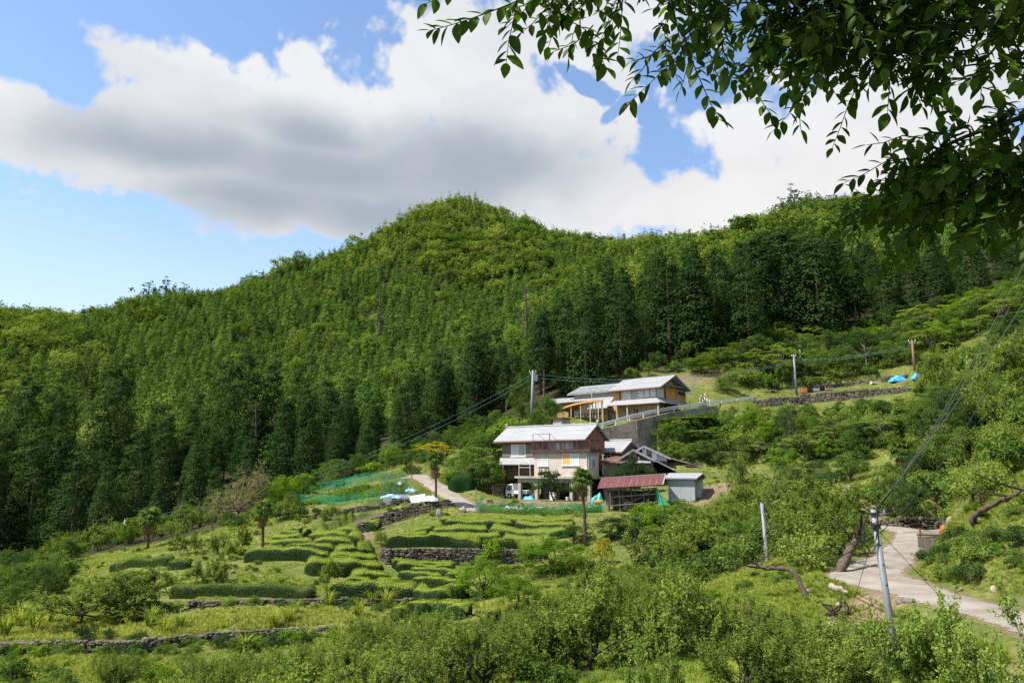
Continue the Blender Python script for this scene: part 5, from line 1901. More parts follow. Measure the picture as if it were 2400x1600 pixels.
pF = pole('brown wooden pole with a crossarm behind the blue tarps', topF, at(2144, 106.5), 0.16, m=mat('pole_wood', (0.24, 0.15, 0.10), 0.9, var=.3), arms=((.96, .55), (.90, .4)))
pG = pole('thin grey prop pole in the scrub below the upper lane', P(1847, 940, 99), at(1853, 98.5), 0.09, cap=False)
topH = P(293, 1217, 106)
pH = pole('short bluish pole at the forest edge behind the left palm', topH, at(289, 105.5), 0.13, m=M_steel)

def wire(label, a, b, sag, r, m, group=None, n=28, name='power_line'):
 a, b = Vector(a), Vector(b)
 pts = [a.lerp(b, i / n) - a - Vector((0, 0, sag * 4 * (i / n) * (1 - i / n))) for i in range(n + 1)]
 o = MB().tube(pts, r, 5).build(name, m)
 o.location = a
 return tag(o, label, 'cable', group)

M_wire = mat('black_cable', (0.025, 0.025, 0.028), 0.6)
M_wiret = mat('teal_cable', (0.07, 0.17, 0.17), 0.6)
for i, (da, sg) in enumerate(((0, 3.1), (-.65, 3.3))):
 wire(('upper', 'lower')[i] + ' teal line hanging from the farmhouse pole down to the left forest edge', P(1249, 876, 106) + Vector((0, 0, da)), topH + Vector((0, 0, -.1 + da * .4)), sg, .024, M_wiret)
 wire(('upper', 'lower')[i] + ' teal line from the farmhouse pole over the upper house to the lane pole', P(1249, 876, 106) + Vector((0, 0, da * .8)), topD + Vector((0, 0, -1.0 + da * .4)), 1.7, .022, M_wiret)
 wire(('upper', 'lower')[i] + ' teal line from the lane pole to the wooden pole by the blue tarps', topD + Vector((0, 0, -1.0 + da * .4)), topF + Vector((0, 0, -.6 + da * .4)), .5, .022, M_wiret)
 wire(('left', 'right')[i] + ' thin line rising from the slim scrub pole to the upper lane pole', topC + Vector((0.05 + .1 * i, 0, -.1 - .4 * i)), topD + Vector((-.1, 0, -2.0 - .6 * i)), 2.2 + i * .5, .022, M_wire)
 wire(('upper', 'lower')[i] + ' slack cable between the leaning pole and the slim scrub pole', topB + Vector((0, 0, -.62 - .1 * i)), topC + Vector((0, 0, -.35 - .25 * i)), 1.25 + .25 * i, .014 + .006 * i, M_wire)
wire('short wire joining the two poles at the left end of the upper lane', topD + Vector((0, 0, -.5)), topE + Vector((0, 0, -.2)), .3, .03, M_wire)
far = P(2520, 505, 22)
for i, (da, r_) in enumerate(((0, .013), (.34, .009), (.58, .011))):
 wire(('thick lower', 'thin middle', 'upper')[i] + ' black cable running from the leaning pole up to the right edge', topB + Vector((.03, 0, -.05 - .05 * i)), far + Vector((-da * 1.2, 0, da * .6)), .38 + .05 * i, r_, M_wire)
wire('black cable sagging from the leaning pole to the right above the lane', topB + Vector((.05, 0, -.75)), P(2480, 560, 20.5), .9, .011, M_wire)
wire('guy wire from the leaning pole down to the lane edge', topB + dB * -.1 + Vector((0, 0, -.1)), at(1990, 26), .0, .008, M_wire)
wire('guy wire from the leaning pole down to the slope right of the lane', topB + dB * -.12, at(2235, 22.3), .0, .008, M_wire)

# ------------------------------------------------------------------ things by the lane
gt_ = P(2154, 1300, 40.5)
gt_.z = gz(gt_.x, gt_.y)
pn = thing('timber_panel', 'dark weathered board panel standing at the right edge of the lane', 'panel', gt_, R(-22))
zt = top_z(1256, 40.5) - gt_.z
for i in range(5):
 MB().box(i * .21, i * .21 + .2, -.03, .03, -.1, zt + .02 * math.sin(i * 5)).build('board', M_oldw, pn)
MB().box(-.02, 1.08, -.06, .06, zt + .04, zt + .12).build('cap_rail', M_dwood, pn)
pp = P(2157, 1255, 44)
pp.z = gz(pp.x, pp.y)
cf = thing('chain_link_fence', 'low rusty chain link fence behind the board panel by the lane', 'fence', pp)
MB().tube([(0, 0, -.2), (0, 0, top_z(1237, 44) - pp.z)], .05, 6).build('post', mat('rust_post', (0.20, 0.06, 0.035), .8), cf)
m2 = MB()
hh = max(top_z(1239, 44) - pp.z - .1, .5)
k = -hh
while k < 1.35:
 for sgn in (1, -1):
  lo_, hi_ = max(k, 0), min(k + hh, 1.35)
  if hi_ > lo_:
   z0_, z1_ = lo_ - k, hi_ - k
   if sgn < 0:
    z0_, z1_ = hh - z0_, hh - z1_
   m2.bar((lo_, .0, z0_), (hi_, .01 * sgn, z1_), .012)
 k += .12
m2.build('mesh', MATS['rusty_wire'], cf, kind='stuff')
dr = P(2216, 1250, 45)
dr.z = top_z(1251, 45)
dt = thing('orange_drum', 'rounded orange drum half hidden by shrubs at the far bend of the lane', 'drum', dr)
MB().tube([(0, 0, -.5), (0, 0, .02), (0, 0, .28), (0, 0, .48), (0, 0, .56)], [.27, .29, .29, .2, .08], 14).build('body', mat('orange_drum', (0.50, 0.11, 0.03), .6, var=.3, scale=5), dt, smooth=True)
MB().tube([(0, 0, .555), (0, 0, .60)], .05, 8).build('lid', M_black, dt)
ms_ = P(2078, 1170, 61)
ms_.z = gz(ms_.x, ms_.y)
st2 = thing('metal_sheet', 'grey metal sheet laid on trestles in the clearing above the lane', 'sheet', ms_)
hz = max(top_z(1164, 61) - ms_.z, .3)
MB().slab([(-.95, -.5, hz), (1.05, -.3, hz + .06), (1.0, .7, hz + .12), (-.9, .5, hz + .06)], .03).build('sheet', M_alug, st2)
for x_ in (-.7, .8):
 MB().box(x_ - .05, x_ + .05, -.2, .3, -.2, hz - .03).build('trestle', M_oldw, st2)

def log(label, a, b, r, m, name='log', kinks=3, seed=0, cat='log'):
 rnd = random.Random(seed)
 a, b = Vector(a), Vector(b)
 n = 10
 pts = [a.lerp(b, i / n) - a + Vector((rnd.uniform(-1, 1), rnd.uniform(-1, 1), rnd.uniform(-1, 1))) * r * .35 for i in range(n + 1)]
 o = MB().tube(pts, [r * (1 - .35 * i / n) * rnd.uniform(.88, 1.12) for i in range(n + 1)], 9).build(name, m, smooth=True)
 o.location = a
 return tag(o, label, cat)

M_bark = mat('grey_brown_bark', (0.13, 0.098, 0.07), .95, col2=(0.05, 0.037, 0.027), scale=5, stretch=(2, 2, .6), bump=.6, bscale=14)
M_barkd = mat('dark_bark', (0.055, 0.042, 0.033), .95, col2=(0.024, 0.019, 0.015), scale=5, stretch=(2, 2, .6), bump=.5, bscale=14)
M_barkg = mat('cedar_bark', (0.20, 0.125, 0.085), .95, col2=(0.10, 0.06, 0.042), scale=4, stretch=(3, 3, .3))
M_dead = mat('dead_wood', (0.36, 0.31, 0.26), .95, col2=(0.18, 0.15, 0.12), scale=5, stretch=(2, 2, .5))
log('grey felled log lying on the grass bank left of the leaning pole', G(1952, 1388) + Vector((0, 0, .12)), G(1990, 1402) + Vector((0, 0, .08)), .13, M_dead, seed=1)
log('short mossy log on the slope below the lane', G(1940, 1445) + Vector((0, 0, .1)), G(1958, 1440) + Vector((0, 0, .1)), .09, M_bark, seed=2)
log('long pale branch lying in the clearing above the lane', G(2012, 1160) + Vector((0, 0, .4)), G(2060, 1168) + Vector((0, 0, .5)), .06, M_dead, seed=3)
log('pale plank-like log in the clearing near the trestles', G(1978, 1182) + Vector((0, 0, .1)), G(2008, 1181) + Vector((0, 0, .1)), .07, M_dead, seed=4)
rt_ = thing('root_ball', 'dark tangled root ball on the bare slope below the lane', 'root ball', G(1975, 1452))
rbm = MB()
rnd = random.Random(9)
for i in range(16):
 p = Vector((rnd.gauss(0, .16), rnd.gauss(0, .12), .2 + rnd.uniform(-.1, .2)))
 rbm.tube([p, p + Vector((rnd.gauss(0, .2), rnd.gauss(0, .2), rnd.gauss(0, .18))), p + Vector((rnd.gauss(0, .3), rnd.gauss(0, .3), rnd.gauss(-.1, .2)))], [.045, .035, .015], 5)
rbm.build('roots', M_barkd, rt_)
M_rock = mat('grey_rock', (0.30, 0.275, 0.24), .9, col2=(0.15, 0.135, 0.11), scale=2, bump=.6, bscale=7, tint=True)
ROCKS, ROCKN = [], []
for i in range(4):
 bm_ = bmesh.new()
 bmesh.ops.create_icosphere(bm_, subdivisions=2, radius=.6)
 rnd = random.Random(40 + i)
 k3 = [Vector((rnd.gauss(0, 1), rnd.gauss(0, 1), rnd.gauss(0, 1))).normalized() for _ in range(9)]
 for v_ in bm_.verts:
  for k in k3:
   d_ = v_.co.dot(k)
   if d_ > .4:
    v_.co -= k * (d_ - .4) * .85
 me_ = bpy.data.meshes.new('rock')
 bm_.to_mesh(me_)
 me_.materials.append(M_rock)
 ROCKS.append(me_)
for i, (px_, py_, s_) in enumerate(((1895, 1392, .22), (1968, 1425, .25), (2130, 1412, .22), (2110, 1415, .2), (1950, 1470, .22), (2190, 1345, .16), (2167, 1360, .14), (2250, 1385, .16), (2330, 1385, .2), (1840, 1170, .5), (1990, 1150, .5), (2290, 1228, .35), (2225, 1226, .4),
                                   (505, 1335, .3), (545, 1345, .35), (488, 1353, .3), (695, 1240, .5), (1030, 1210, .8), (1085, 1200, .6), (1575, 866, .9), (1590, 862, .6), (1560, 872, .6))):
 p = G(px_, py_)
 o = link('rock', ROCKS[i % 4], None, p + Vector((0, 0, s_ * .2)))
 o.scale = (s_ * 1.6, s_ * 1.1, s_ * .9)
 o.rotation_euler = (.2, .1 * i, i * 1.3)
 ROCKN.append((px_, py_, s_, o))

# ------------------------------------------------------------------ plants: shapes
L_cedar = leaf_mat('cedar_needles', (0.014, 0.038, 0.013), (0.060, 0.104, 0.028), .2, obj_var=.45)
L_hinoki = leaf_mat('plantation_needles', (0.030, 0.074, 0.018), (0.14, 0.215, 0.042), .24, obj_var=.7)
L_hinoki2 = leaf_mat('sunlit_tint_needles', (0.066, 0.116, 0.02), (0.205, 0.28, 0.045), .22, obj_var=.5)  # lighter copy of the needles, sunlight put into the colour
L_pale = leaf_mat('pale_hill_leaves', (0.13, 0.18, 0.035), (0.29, 0.335, 0.075), .3, obj_var=.4)
L_straw = leaf_mat('field_grass_blades', (0.18, 0.225, 0.05), (0.41, 0.42, 0.125), .4, obj_var=.5)
L_broad = leaf_mat('hill_leaves', (0.06, 0.115, 0.02), (0.205, 0.275, 0.048), .3, obj_var=.7)
L_plum = leaf_mat('plum_leaves', (0.068, 0.108, 0.021), (0.235, 0.295, 0.064), .36, obj_var=.5)
L_near = leaf_mat('near_plum_leaves', (0.065, 0.125, 0.022), (0.24, 0.325, 0.06), .38, gloss=.015, obj_var=.2)
L_bush = leaf_mat('shrub_leaves', (0.036, 0.082, 0.018), (0.145, 0.22, 0.045), .3, obj_var=.65)
L_bright = leaf_mat('bright_leaves', (0.05, 0.115, 0.012), (0.175, 0.28, 0.026), .38, obj_var=.4)
L_dark = leaf_mat('dark_glossy_leaves', (0.018, 0.046, 0.014), (0.085, 0.135, 0.036), .22, obj_var=.4)
L_fern = leaf_mat('compound_leaves', (0.075, 0.135, 0.028), (0.225, 0.30, 0.075), .45, obj_var=.4)
L_yellow = leaf_mat('yellow_leaves', (0.17, 0.18, 0.018), (0.42, 0.36, 0.035), .38, obj_var=.3)
L_grey = leaf_mat('sparse_grey_leaves', (0.13, 0.125, 0.065), (0.26, 0.235, 0.13), .3, obj_var=.2)
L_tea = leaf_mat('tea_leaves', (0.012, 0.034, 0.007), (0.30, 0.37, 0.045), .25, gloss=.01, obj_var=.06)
L_grass = leaf_mat('grass_blades', (0.12, 0.19, 0.028), (0.33, 0.37, 0.078), .4, obj_var=.7)
L_pine = leaf_mat('pine_needles', (0.020, 0.055, 0.018), (0.09, 0.14, 0.045), .2, obj_var=.2)
L_palm = leaf_mat('palm_fronds', (0.04, 0.085, 0.018), (0.16, 0.22, 0.055), .3, obj_var=.2)
L_palmd = leaf_mat('dead_palm_fronds', (0.15, 0.09, 0.05), (0.36, 0.26, 0.15), .2, obj_var=.2)
L_kudzu = leaf_mat('kudzu_leaves', (0.06, 0.12, 0.012), (0.18, 0.25, 0.03), .4, gloss=.02, obj_var=.3)

def unit(a):
 return a / np.maximum(np.linalg.norm(a, axis=-1, keepdims=True), 1e-9)

def leaf_geo(c, nrm, length, width, rng, axis=None, droop=0.0):
 """One rhombic leaf per centre; nrm gives the leaf's face direction."""
 n = len(c)
 nrm = unit(nrm)
 if axis is None:
  axis = rng.normal(size=(n, 3))
 axis = axis - nrm * np.sum(axis * nrm, -1, keepdims=True)
 axis = unit(axis)
 axis[:, 2] -= droop
 axis = unit(axis)
 side = unit(np.cross(nrm, axis))
 L_ = (length * rng.uniform(.7, 1.3, n))[:, None]
 W = (width * rng.uniform(.7, 1.3, n))[:, None]
 v = np.stack([c - axis * L_ / 2, c + side * W / 2 - axis * L_ * .06, c + axis * L_ / 2, c - side * W / 2 - axis * L_ * .06], 1).reshape(-1, 3)
 f = np.arange(n * 4).reshape(n, 4)
 return v, f

class Leaves:
 def __init__(s):
  s.v, s.f, s.t, s.n = [], [], [], 0

 def add(s, v, f, t):
  s.v.append(v)
  s.f.append(f + s.n)
  s.t.append(t)
  s.n += len(v)

 def mesh(s, name, m):
  return mesh_from(name, np.concatenate(s.v), np.concatenate(s.f), m, tint=np.concatenate(s.t))

def clump_crown(rng, centers, radii, per, ll, lw, up=0.35, flat=0.8, jitter=.45, inner=0.15, tshift=None, droop=0.0, nb=None):
 lv = Leaves()
 n = len(centers)
 idx = np.repeat(np.arange(n), per)
 d = unit(rng.normal(size=(len(idx), 3)))
 d[:, 2] = np.where((d[:, 2] < -.35) & (rng.random(len(idx)) < .75), -d[:, 2], d[:, 2])
 r = radii[idx] * np.where(rng.random(len(idx)) < inner, rng.uniform(.3, .8, len(idx)), rng.uniform(.8, 1.08, len(idx)))
 c = centers[idx] + d * r[:, None] * np.array([1, 1, flat])
 nrm = d + np.array([0, 0, up]) + rng.normal(size=d.shape) * jitter
 if nb is not None:
  nrm = nrm + nb[idx]
 v, f = leaf_geo(c, nrm, ll, lw, rng, droop=droop)
 ct = rng.uniform(.15, .85, n) if tshift is None else tshift
 t = np.clip(ct[idx] + rng.normal(size=len(idx)) * .16, 0, 1)
 lv.add(v, f, t)
 return lv

def conifer(seed, H, r0, base, nclump, per, cr, ll, m, top=.3, hang=0.12, pw=.8, jit=.2, nbk=.5):
 rng = np.random.default_rng(seed)
 u = rng.random(nclump)
 t = 1 - np.sqrt(1 - u * .985)                         # more clumps where the cone is wide
 z = base + (H - base) * t
 R_ = top + (r0 - top) * (1 - t) ** pw * (0.8 + .2 * np.sin(t * 3.1 + seed)) * np.where(t < .1, .82, 1)
 a = np.arange(nclump) * 2.39996 + rng.uniform(-.4, .4, nclump)
 lop = 1 + .18 * np.cos(a - seed)
 rr = R_ * lop * np.sqrt(rng.uniform(.45, 1.05, nclump))
 c = np.stack([rr * np.cos(a), rr * np.sin(a), z - hang * rr], -1)
 rad = cr * rng.uniform(.7, 1.25, nclump) * (.55 + .45 * (1 - t))
 lv = clump_crown(rng, c, rad, per, ll, ll * .5, up=.3, flat=.85, jitter=jit, nb=np.stack([np.cos(a), np.sin(a), a * 0 + .3], -1) * nbk)
 # a spire of shoots at the very top
 k = 24 if H > 15 else 7
 zz = H - rng.uniform(0, 1.6, k) * H / 20
 cc = np.stack([rng.normal(size=k) * .12, rng.normal(size=k) * .12, zz], -1)
 v, f = leaf_geo(cc, rng.normal(size=(k, 3)), ll, ll * .5, rng)
 lv.add(v, f, rng.uniform(.3, .8, k))
 crown = lv.mesh('crown', m)
 tb = MB()
 tb.tube([(0, 0, -1.2), (.03, 0, H * .3), (-.03, .02, H * .6), (0, 0, H * .82)], [H * .011, H * .009, H * .004, .02], 7)
 trunk = mesh_from('trunk', tb.v, tb.f, M_barkg)
 return trunk, crown, H

def dome_tree(seed, H, r, base, nl, per, lr, ll, m, bark, flat=.8, up=.35, limbs=5, asp=.62, jitter=.5, droop=0.0, layers=False):
 """Round-headed tree: lobes spread over an uneven dome, limbs reaching into it."""
 rng = np.random.default_rng(seed)
 d = unit(rng.normal(size=(nl, 3)))
 d[:, 2] = np.abs(d[:, 2]) * np.where(rng.random(nl) < .22, -.35, 1)
 k = rng.uniform(.55, 1.0, nl)
 ch = H - base
 c = d * k[:, None] * np.array([r, r, ch * asp])
 an = np.arctan2(c[:, 1], c[:, 0])
 c[:, :2] *= (1 + .2 * np.sin(an * 3 + seed) + .1 * np.sin(an * 5))[:, None]
 c[:, 2] += base + ch * (1 - asp) - lr * .4
 if layers:
  q = ch / 4.5
  c[:, 2] = np.round(c[:, 2] / q) * q + rng.normal(size=nl) * .06 * q
 rad = lr * rng.uniform(.6, 1.3, nl)
 lv = clump_crown(rng, c, rad, per, ll, ll * .55, up=up, flat=flat, jitter=jitter, droop=droop)
 tb = MB()
 tb.tube([(0, 0, -.5), (.04 * H, .01 * H, base * .6), (.02 * H, 0, base + ch * .3)], [H * .028, H * .022, H * .013], 7)
 for i in range(limbs):
  q = c[rng.integers(nl)]
  s = np.array([.02 * H, 0, base * rng.uniform(.6, 1.1)])
  mid = (s + q) / 2 + np.array([0, 0, .05 * H]) + rng.normal(size=3) * .05 * r
  tb.tube([s, mid, q], [H * .014, H * .009, H * .003], 5)
 return mesh_from('trunk', tb.v, tb.f, bark), lv.mesh('crown', m), H

def limb_tree(seed, H, spread, trunk_h, mains, subs, twigs, per, ll, m, bark, shoots=0, up=.25, lean=(0, 0), open_=0.0, tw=.55, r0=.11, leaf_up=.5, droop=0.0, shoot_len=.7, twist=.35):
 """Orchard tree grown limb by limb: crooked trunk, spreading limbs, leafy twigs, upright shoots."""
 rng = np.random.default_rng(seed)
 tb = MB()
 tw_p, tw_d, tw_l = [], [], []

 def path(p, d, L_, r, n, curl, lift):
  pts = [np.array(p)]
  d = np.array(d) / np.linalg.norm(d)
  for i in range(n):
   d = d + rng.normal(size=3) * curl + np.array([0, 0, lift])
   d = d / np.linalg.norm(d)
   pts.append(pts[-1] + d * L_ / n)
  rs = [r * (1 - .62 * i / n) for i in range(n + 1)]
  return pts, rs, d

 tpts, trs, td = path((0, 0, -.35), (lean[0], lean[1], 1), trunk_h + .35, r0, 4, twist * .5, .05)
 tb.tube(tpts, trs, 8)
 top = tpts[-1]
 for i in range(mains):
  a = i / mains * 6.283 + rng.uniform(-.5, .5)
  e = rng.uniform(.25, .9)
  d = np.array([math.cos(a), math.sin(a), e])
  L_ = spread * rng.uniform(.7, 1.1)
  s = tpts[-1 - int(rng.integers(0, 2))]
  mp, mr, _ = path(s, d, L_, r0 * .55, 6, twist, .08)
  tb.tube(mp, mr, 6)
  for j in range(subs):
   k = rng.integers(2, 7)
   b = mp[k]
   d2 = (mp[k] - mp[k - 1])
   d2 = d2 / np.linalg.norm(d2) + rng.normal(size=3) * .8 + np.array([0, 0, up])
   sp, sr, _ = path(b, d2, L_ * rng.uniform(.35, .62), mr[k] * .6, 4, twist * .8, .06)
   tb.tube(sp, sr, 4, caps=False)
   for q in range(twigs):
    kk = rng.integers(1, 5)
    d3 = (sp[kk] - sp[kk - 1])
    d3 = d3 / np.linalg.norm(d3) + rng.normal(size=3) * .9 + np.array([0, 0, up])
    tw_p.append(sp[kk])
    tw_d.append(d3 / np.linalg.norm(d3))
    tw_l.append(tw * rng.uniform(.6, 1.3))
 n_reg = len(tw_p)
 for i in range(shoots):
  k = rng.integers(n_reg)
  d3 = np.array([0, 0, 1.0]) + rng.normal(size=3) * .22
  tw_p.append(tw_p[k] + tw_d[k] * tw_l[k] * .4)
  tw_d.append(d3 / np.linalg.norm(d3))
  tw_l.append(shoot_len * rng.uniform(.6, 1.25))
 tp, tdn, tl = np.array(tw_p), np.array(tw_d), np.array(tw_l)
 n = len(tp)
 idx = np.repeat(np.arange(n), per)
 f = rng.uniform(.05, 1.0, len(idx))
 c = tp[idx] + tdn[idx] * (tl[idx] * f)[:, None] + rng.normal(size=(len(idx), 3)) * ll * .42
 c[:, 2] -= droop * f * tl[idx]
 nrm = rng.normal(size=c.shape) * .75 + np.array([0, 0, leaf_up]) + (c - c.mean(0)) / max(spread, .1) * .35
 ax = tdn[idx] + rng.normal(size=c.shape) * .7
 v, fc = leaf_geo(c, nrm, ll, ll * .5, rng, axis=ax, droop=.25)
 ct = rng.uniform(.1, .75, n)
 ct[n_reg:] += .22
 t = np.clip(ct[idx] + rng.normal(size=len(idx)) * .15, 0, 1)
 lv = Leaves()
 lv.add(v, fc, t)
 for i in range(0, n, 3):                              # some of the twigs themselves
  tb.tube([tp[i], tp[i] + tdn[i] * tl[i] * .8], [.008, .003], 3, caps=False)
 h_ = float(np.percentile(c[:, 2], 99))
 return mesh_from('trunk', tb.v, tb.f, bark, True), lv.mesh('crown', m), h_

def frond_tree(seed, H, r, base, nf, fl, m, bark):
 """Tree of long feather leaves held in flat tiers."""
 rng = np.random.default_rng(seed)
 lv = Leaves()
 tb = MB()
 tb.tube([(0, 0, -.4), (.1, 0, base), (.05, .1, H * .8)], [H * .02, H * .015, H * .006], 6)
 nt_ = 16
 tips = []
 for i in range(nt_):
  a = i * 2.4 + rng.uniform(-.3, .3)
  rr = r * math.sqrt(rng.uniform(.05, 1))
  z = H - (H - base) * .6 * (rr / r) ** 1.6 - rng.uniform(0, .34) * H
  p = np.array([rr * math.cos(a), rr * math.sin(a), z])
  tips.append(p)
  tb.tube([(.05, 0, base * rng.uniform(.7, 1.2)), p * np.array([.5, .5, .62]) + np.array([0, 0, .25 * H]), p], [H * .011, H * .008, H * .004], 4)
 per = nf // nt_
 k = 11
 for p in tips:
  tone = rng.uniform(.15, .8)
  for j in range(per):
   a = j / per * 6.283 + rng.uniform(-.3, .3)
   e = rng.uniform(-.05, .4)
   d = np.array([math.cos(a), math.sin(a), e])
   L_ = fl * rng.uniform(.7, 1.2)
   s = np.linspace(.15, 1, k)
   spine = p + d[None] * (s * L_)[:, None]
   spine[:, 2] -= .38 * L_ * s ** 2
   tang = np.array([math.cos(a), math.sin(a), -.2])
   side = np.array([-math.sin(a), math.cos(a), 0.0])
   w = fl * .30 * np.sin(np.pi * (s * .8 + .15))
   for sg in (1, -1):
    c = spine + side * sg * (w * .5)[:, None] - np.array([0, 0, 1]) * (w * .12)[:, None]
    ax = np.repeat((side * sg + tang * .35)[None], k, 0)
    nr = np.repeat(np.array([[0, 0, 1.0]]), k, 0) + rng.normal(size=(k, 3)) * .3
    v, f = leaf_geo(c, nr, fl * .28, fl * .10, rng, axis=ax)
    lv.add(v, f, np.clip(tone + rng.normal(size=k) * .12, 0, 1))
 return mesh_from('trunk', tb.v, tb.f, bark), lv.mesh('crown', m), H

def bush(seed, r, h, nl, per, lr, ll, m, spiky=0):
 rng = np.random.default_rng(seed)
 a = rng.uniform(0, 6.283, nl)
 rr = r * np.sqrt(rng.random(nl)) * .82
 z = (h - lr) * (1 - (rr / r) ** 2 * .75) * rng.uniform(.35, 1.0, nl)
 c = np.stack([rr * np.cos(a) * (1 + .2 * np.sin(seed)), rr * np.sin(a), z], -1)
 rad = lr * rng.uniform(.6, 1.25, nl)
 lv = clump_crown(rng, c, rad, per, ll, ll * .55, up=.4, flat=.9, jitter=.55)
 if spiky:
  k = spiky
  q = c[rng.integers(nl, size=k)]
  d = unit(rng.normal(size=(k, 3)) * .35 + np.array([0, 0, 1.0]))
  idx = np.repeat(np.arange(k), 14)
  f = rng.random(len(idx))
  cc = q[idx] + d[idx] * (lr * .6 + f * lr * 1.5)[:, None] + rng.normal(size=(len(idx), 3)) * ll * .4
  v, fc = leaf_geo(cc, rng.normal(size=cc.shape) + np.array([0, 0, .4]), ll, ll * .45, rng)
  lv.add(v, fc, np.clip(.7 + rng.normal(size=len(idx)) * .15, 0, 1))
 tb = MB()
 for i in range(5):
  q = c[rng.integers(nl)]
  tb.tube([(0.05 * i, 0, -.2), q * np.array([.5, .5, .5]), q], [.035, .025, .01], 4)
 return mesh_from('stems', tb.v, tb.f, M_bark), lv.mesh('foliage', m), h

KINDS = {}

def kind(name, protos, trunk='trunk', crown='crown'):
 KINDS[name] = (protos, trunk, crown)

kind('cedar', [conifer(i, 23, 3.7, (1.5, 1.0, 4.0, 8.0, 2.0)[i], 240, 30, 1.25, .42, L_cedar, pw=(.75, .6, .7, .65, .8)[i]) for i in range(5)])
kind('hinoki', [conifer(20 + i, 7, (2.5, 2.6, 2.3, 2.5, 2.4)[i], .2, 64, 14, .8, .44, (L_hinoki, L_hinoki, L_hinoki, L_hinoki2, L_hinoki2)[i], top=.1, pw=(1.0, .85, 1.05, .9, .95)[i], jit=.1, nbk=1.1) for i in range(5)])
kind('hill_broad', [dome_tree(40 + i, 9, 4.2, 1.2, 46, 26, 1.15, .6, L_broad, M_bark, limbs=2) for i in range(3)])
kind('hill_pale', [dome_tree(45 + i, 9, 4.4, 1.0, 40, 30, 1.25, .6, L_pale, M_bark, limbs=2) for i in range(2)])
kind('hill_pine', [dome_tree(50 + i, 13, 2.8, 4.5, 26, 20, .9, .6, L_cedar, M_bark, flat=.4, up=.7, limbs=6, asp=.8) for i in range(2)])
kind('plum', [limb_tree(60 + i, 3.4, 1.7, (.9, 1.1, .8, 1.0)[i], 5, 5, 7, 22, .13, L_plum, M_barkd, shoots=(30, 90, 20, 60)[i], r0=.10, lean=((.2, 0), (-.3, .1), (.1, -.2), (0, .2))[i]) for i in range(4)])
kind('plum_big', [limb_tree(66 + i, 4.2, 2.2, 1.3, 7, 7, 8, 24, .125, L_plum, M_barkd, shoots=10, r0=.12, up=.12) for i in range(2)])
kind('plum_near', [limb_tree(70 + i, 3.4, 1.8, 1.0, 6, 6, 8, 26, .085, L_plum, M_barkd, shoots=(90, 150, 120)[i], r0=.12, tw=.5, shoot_len=.65) for i in range(3)])
kind('plum_close', [limb_tree(76 + i, 3.4, 1.8, .9, 6, 7, 9, 28, .092, L_near, M_barkd, shoots=260, r0=.12, tw=.5, shoot_len=.6) for i in range(2)])
kind('broadleaf', [dome_tree(80 + i, 6, 2.6, 1.1, 66, 95, .60, .165, L_bush, M_bark) for i in range(3)])
kind('bright_tree', [dome_tree(90 + i, 5, 2.4, .8, 64, 150, .55, .15, L_bright, M_bark, up=.5, flat=.75, limbs=7, asp=.72) for i in range(3)])
kind('dark_tree', [dome_tree(100 + i, 6, 2.5, .8, 60, 110, .56, .165, L_dark, M_bark, up=.3) for i in range(2)])
kind('frond_tree', [frond_tree(110 + i, 5.5, 2.9, 1.6, 190, 1.05, L_fern, M_bark) for i in range(3)])
kind('shrub', [bush(120 + i, 1.4, 1.8, 30, 75, .40, .15, L_bush, spiky=(0, 14, 8)[i]) for i in range(3)], 'stems', 'foliage')
kind('dark_shrub', [bush(130 + i, 1.3, 1.6, 28, 75, .38, .13, L_dark) for i in range(2)], 'stems', 'foliage')
kind('bright_shrub', [bush(140 + i, 1.2, 1.6, 24, 70, .36, .15, L_bright, spiky=10) for i in range(2)], 'stems', 'foliage')
kind('sprig_shrub', [bush(150 + i, 1.3, 1.5, 24, 60, .36, .12, L_plum, spiky=40) for i in range(2)], 'stems', 'foliage')
kind('kudzu', [bush(160 + i, 2.2, 1.5, 40, 60, .45, .24, L_kudzu) for i in range(2)], 'stems', 'foliage')
kind('yellow_tree', [dome_tree(170, 5, 2.5, 1.8, 40, 70, .5, .2, L_yellow, M_bark, up=.6, flat=.55)])
kind('yellow_shrub', [bush(171, 1.0, 2.2, 20, 45, .34, .16, L_yellow)], 'stems', 'foliage')
kind('sparse_tree', [limb_tree(172, 6, 4.2, 1.4, 9, 8, 8, 15, .19, L_grey, M_dead, r0=.24, tw=1.1, up=.15, twist=.4)])
kind('weeping_tree', [limb_tree(173, 4, 1.9, 1.6, 7, 6, 7, 24, .11, L_plum, M_bark, r0=.12, droop=1.1, tw=.8, up=.1)])
kind('column_tree', [dome_tree(174, 5, 1.0, .2, 50, 70, .42, .14, L_bush, M_bark, asp=.52)])

M_palmt = mat('palm_trunk', (0.13, 0.095, 0.065), .95, col2=(0.05, 0.037, 0.026), scale=9, stretch=(1, 1, 2.2), bump=.8, bscale=16)

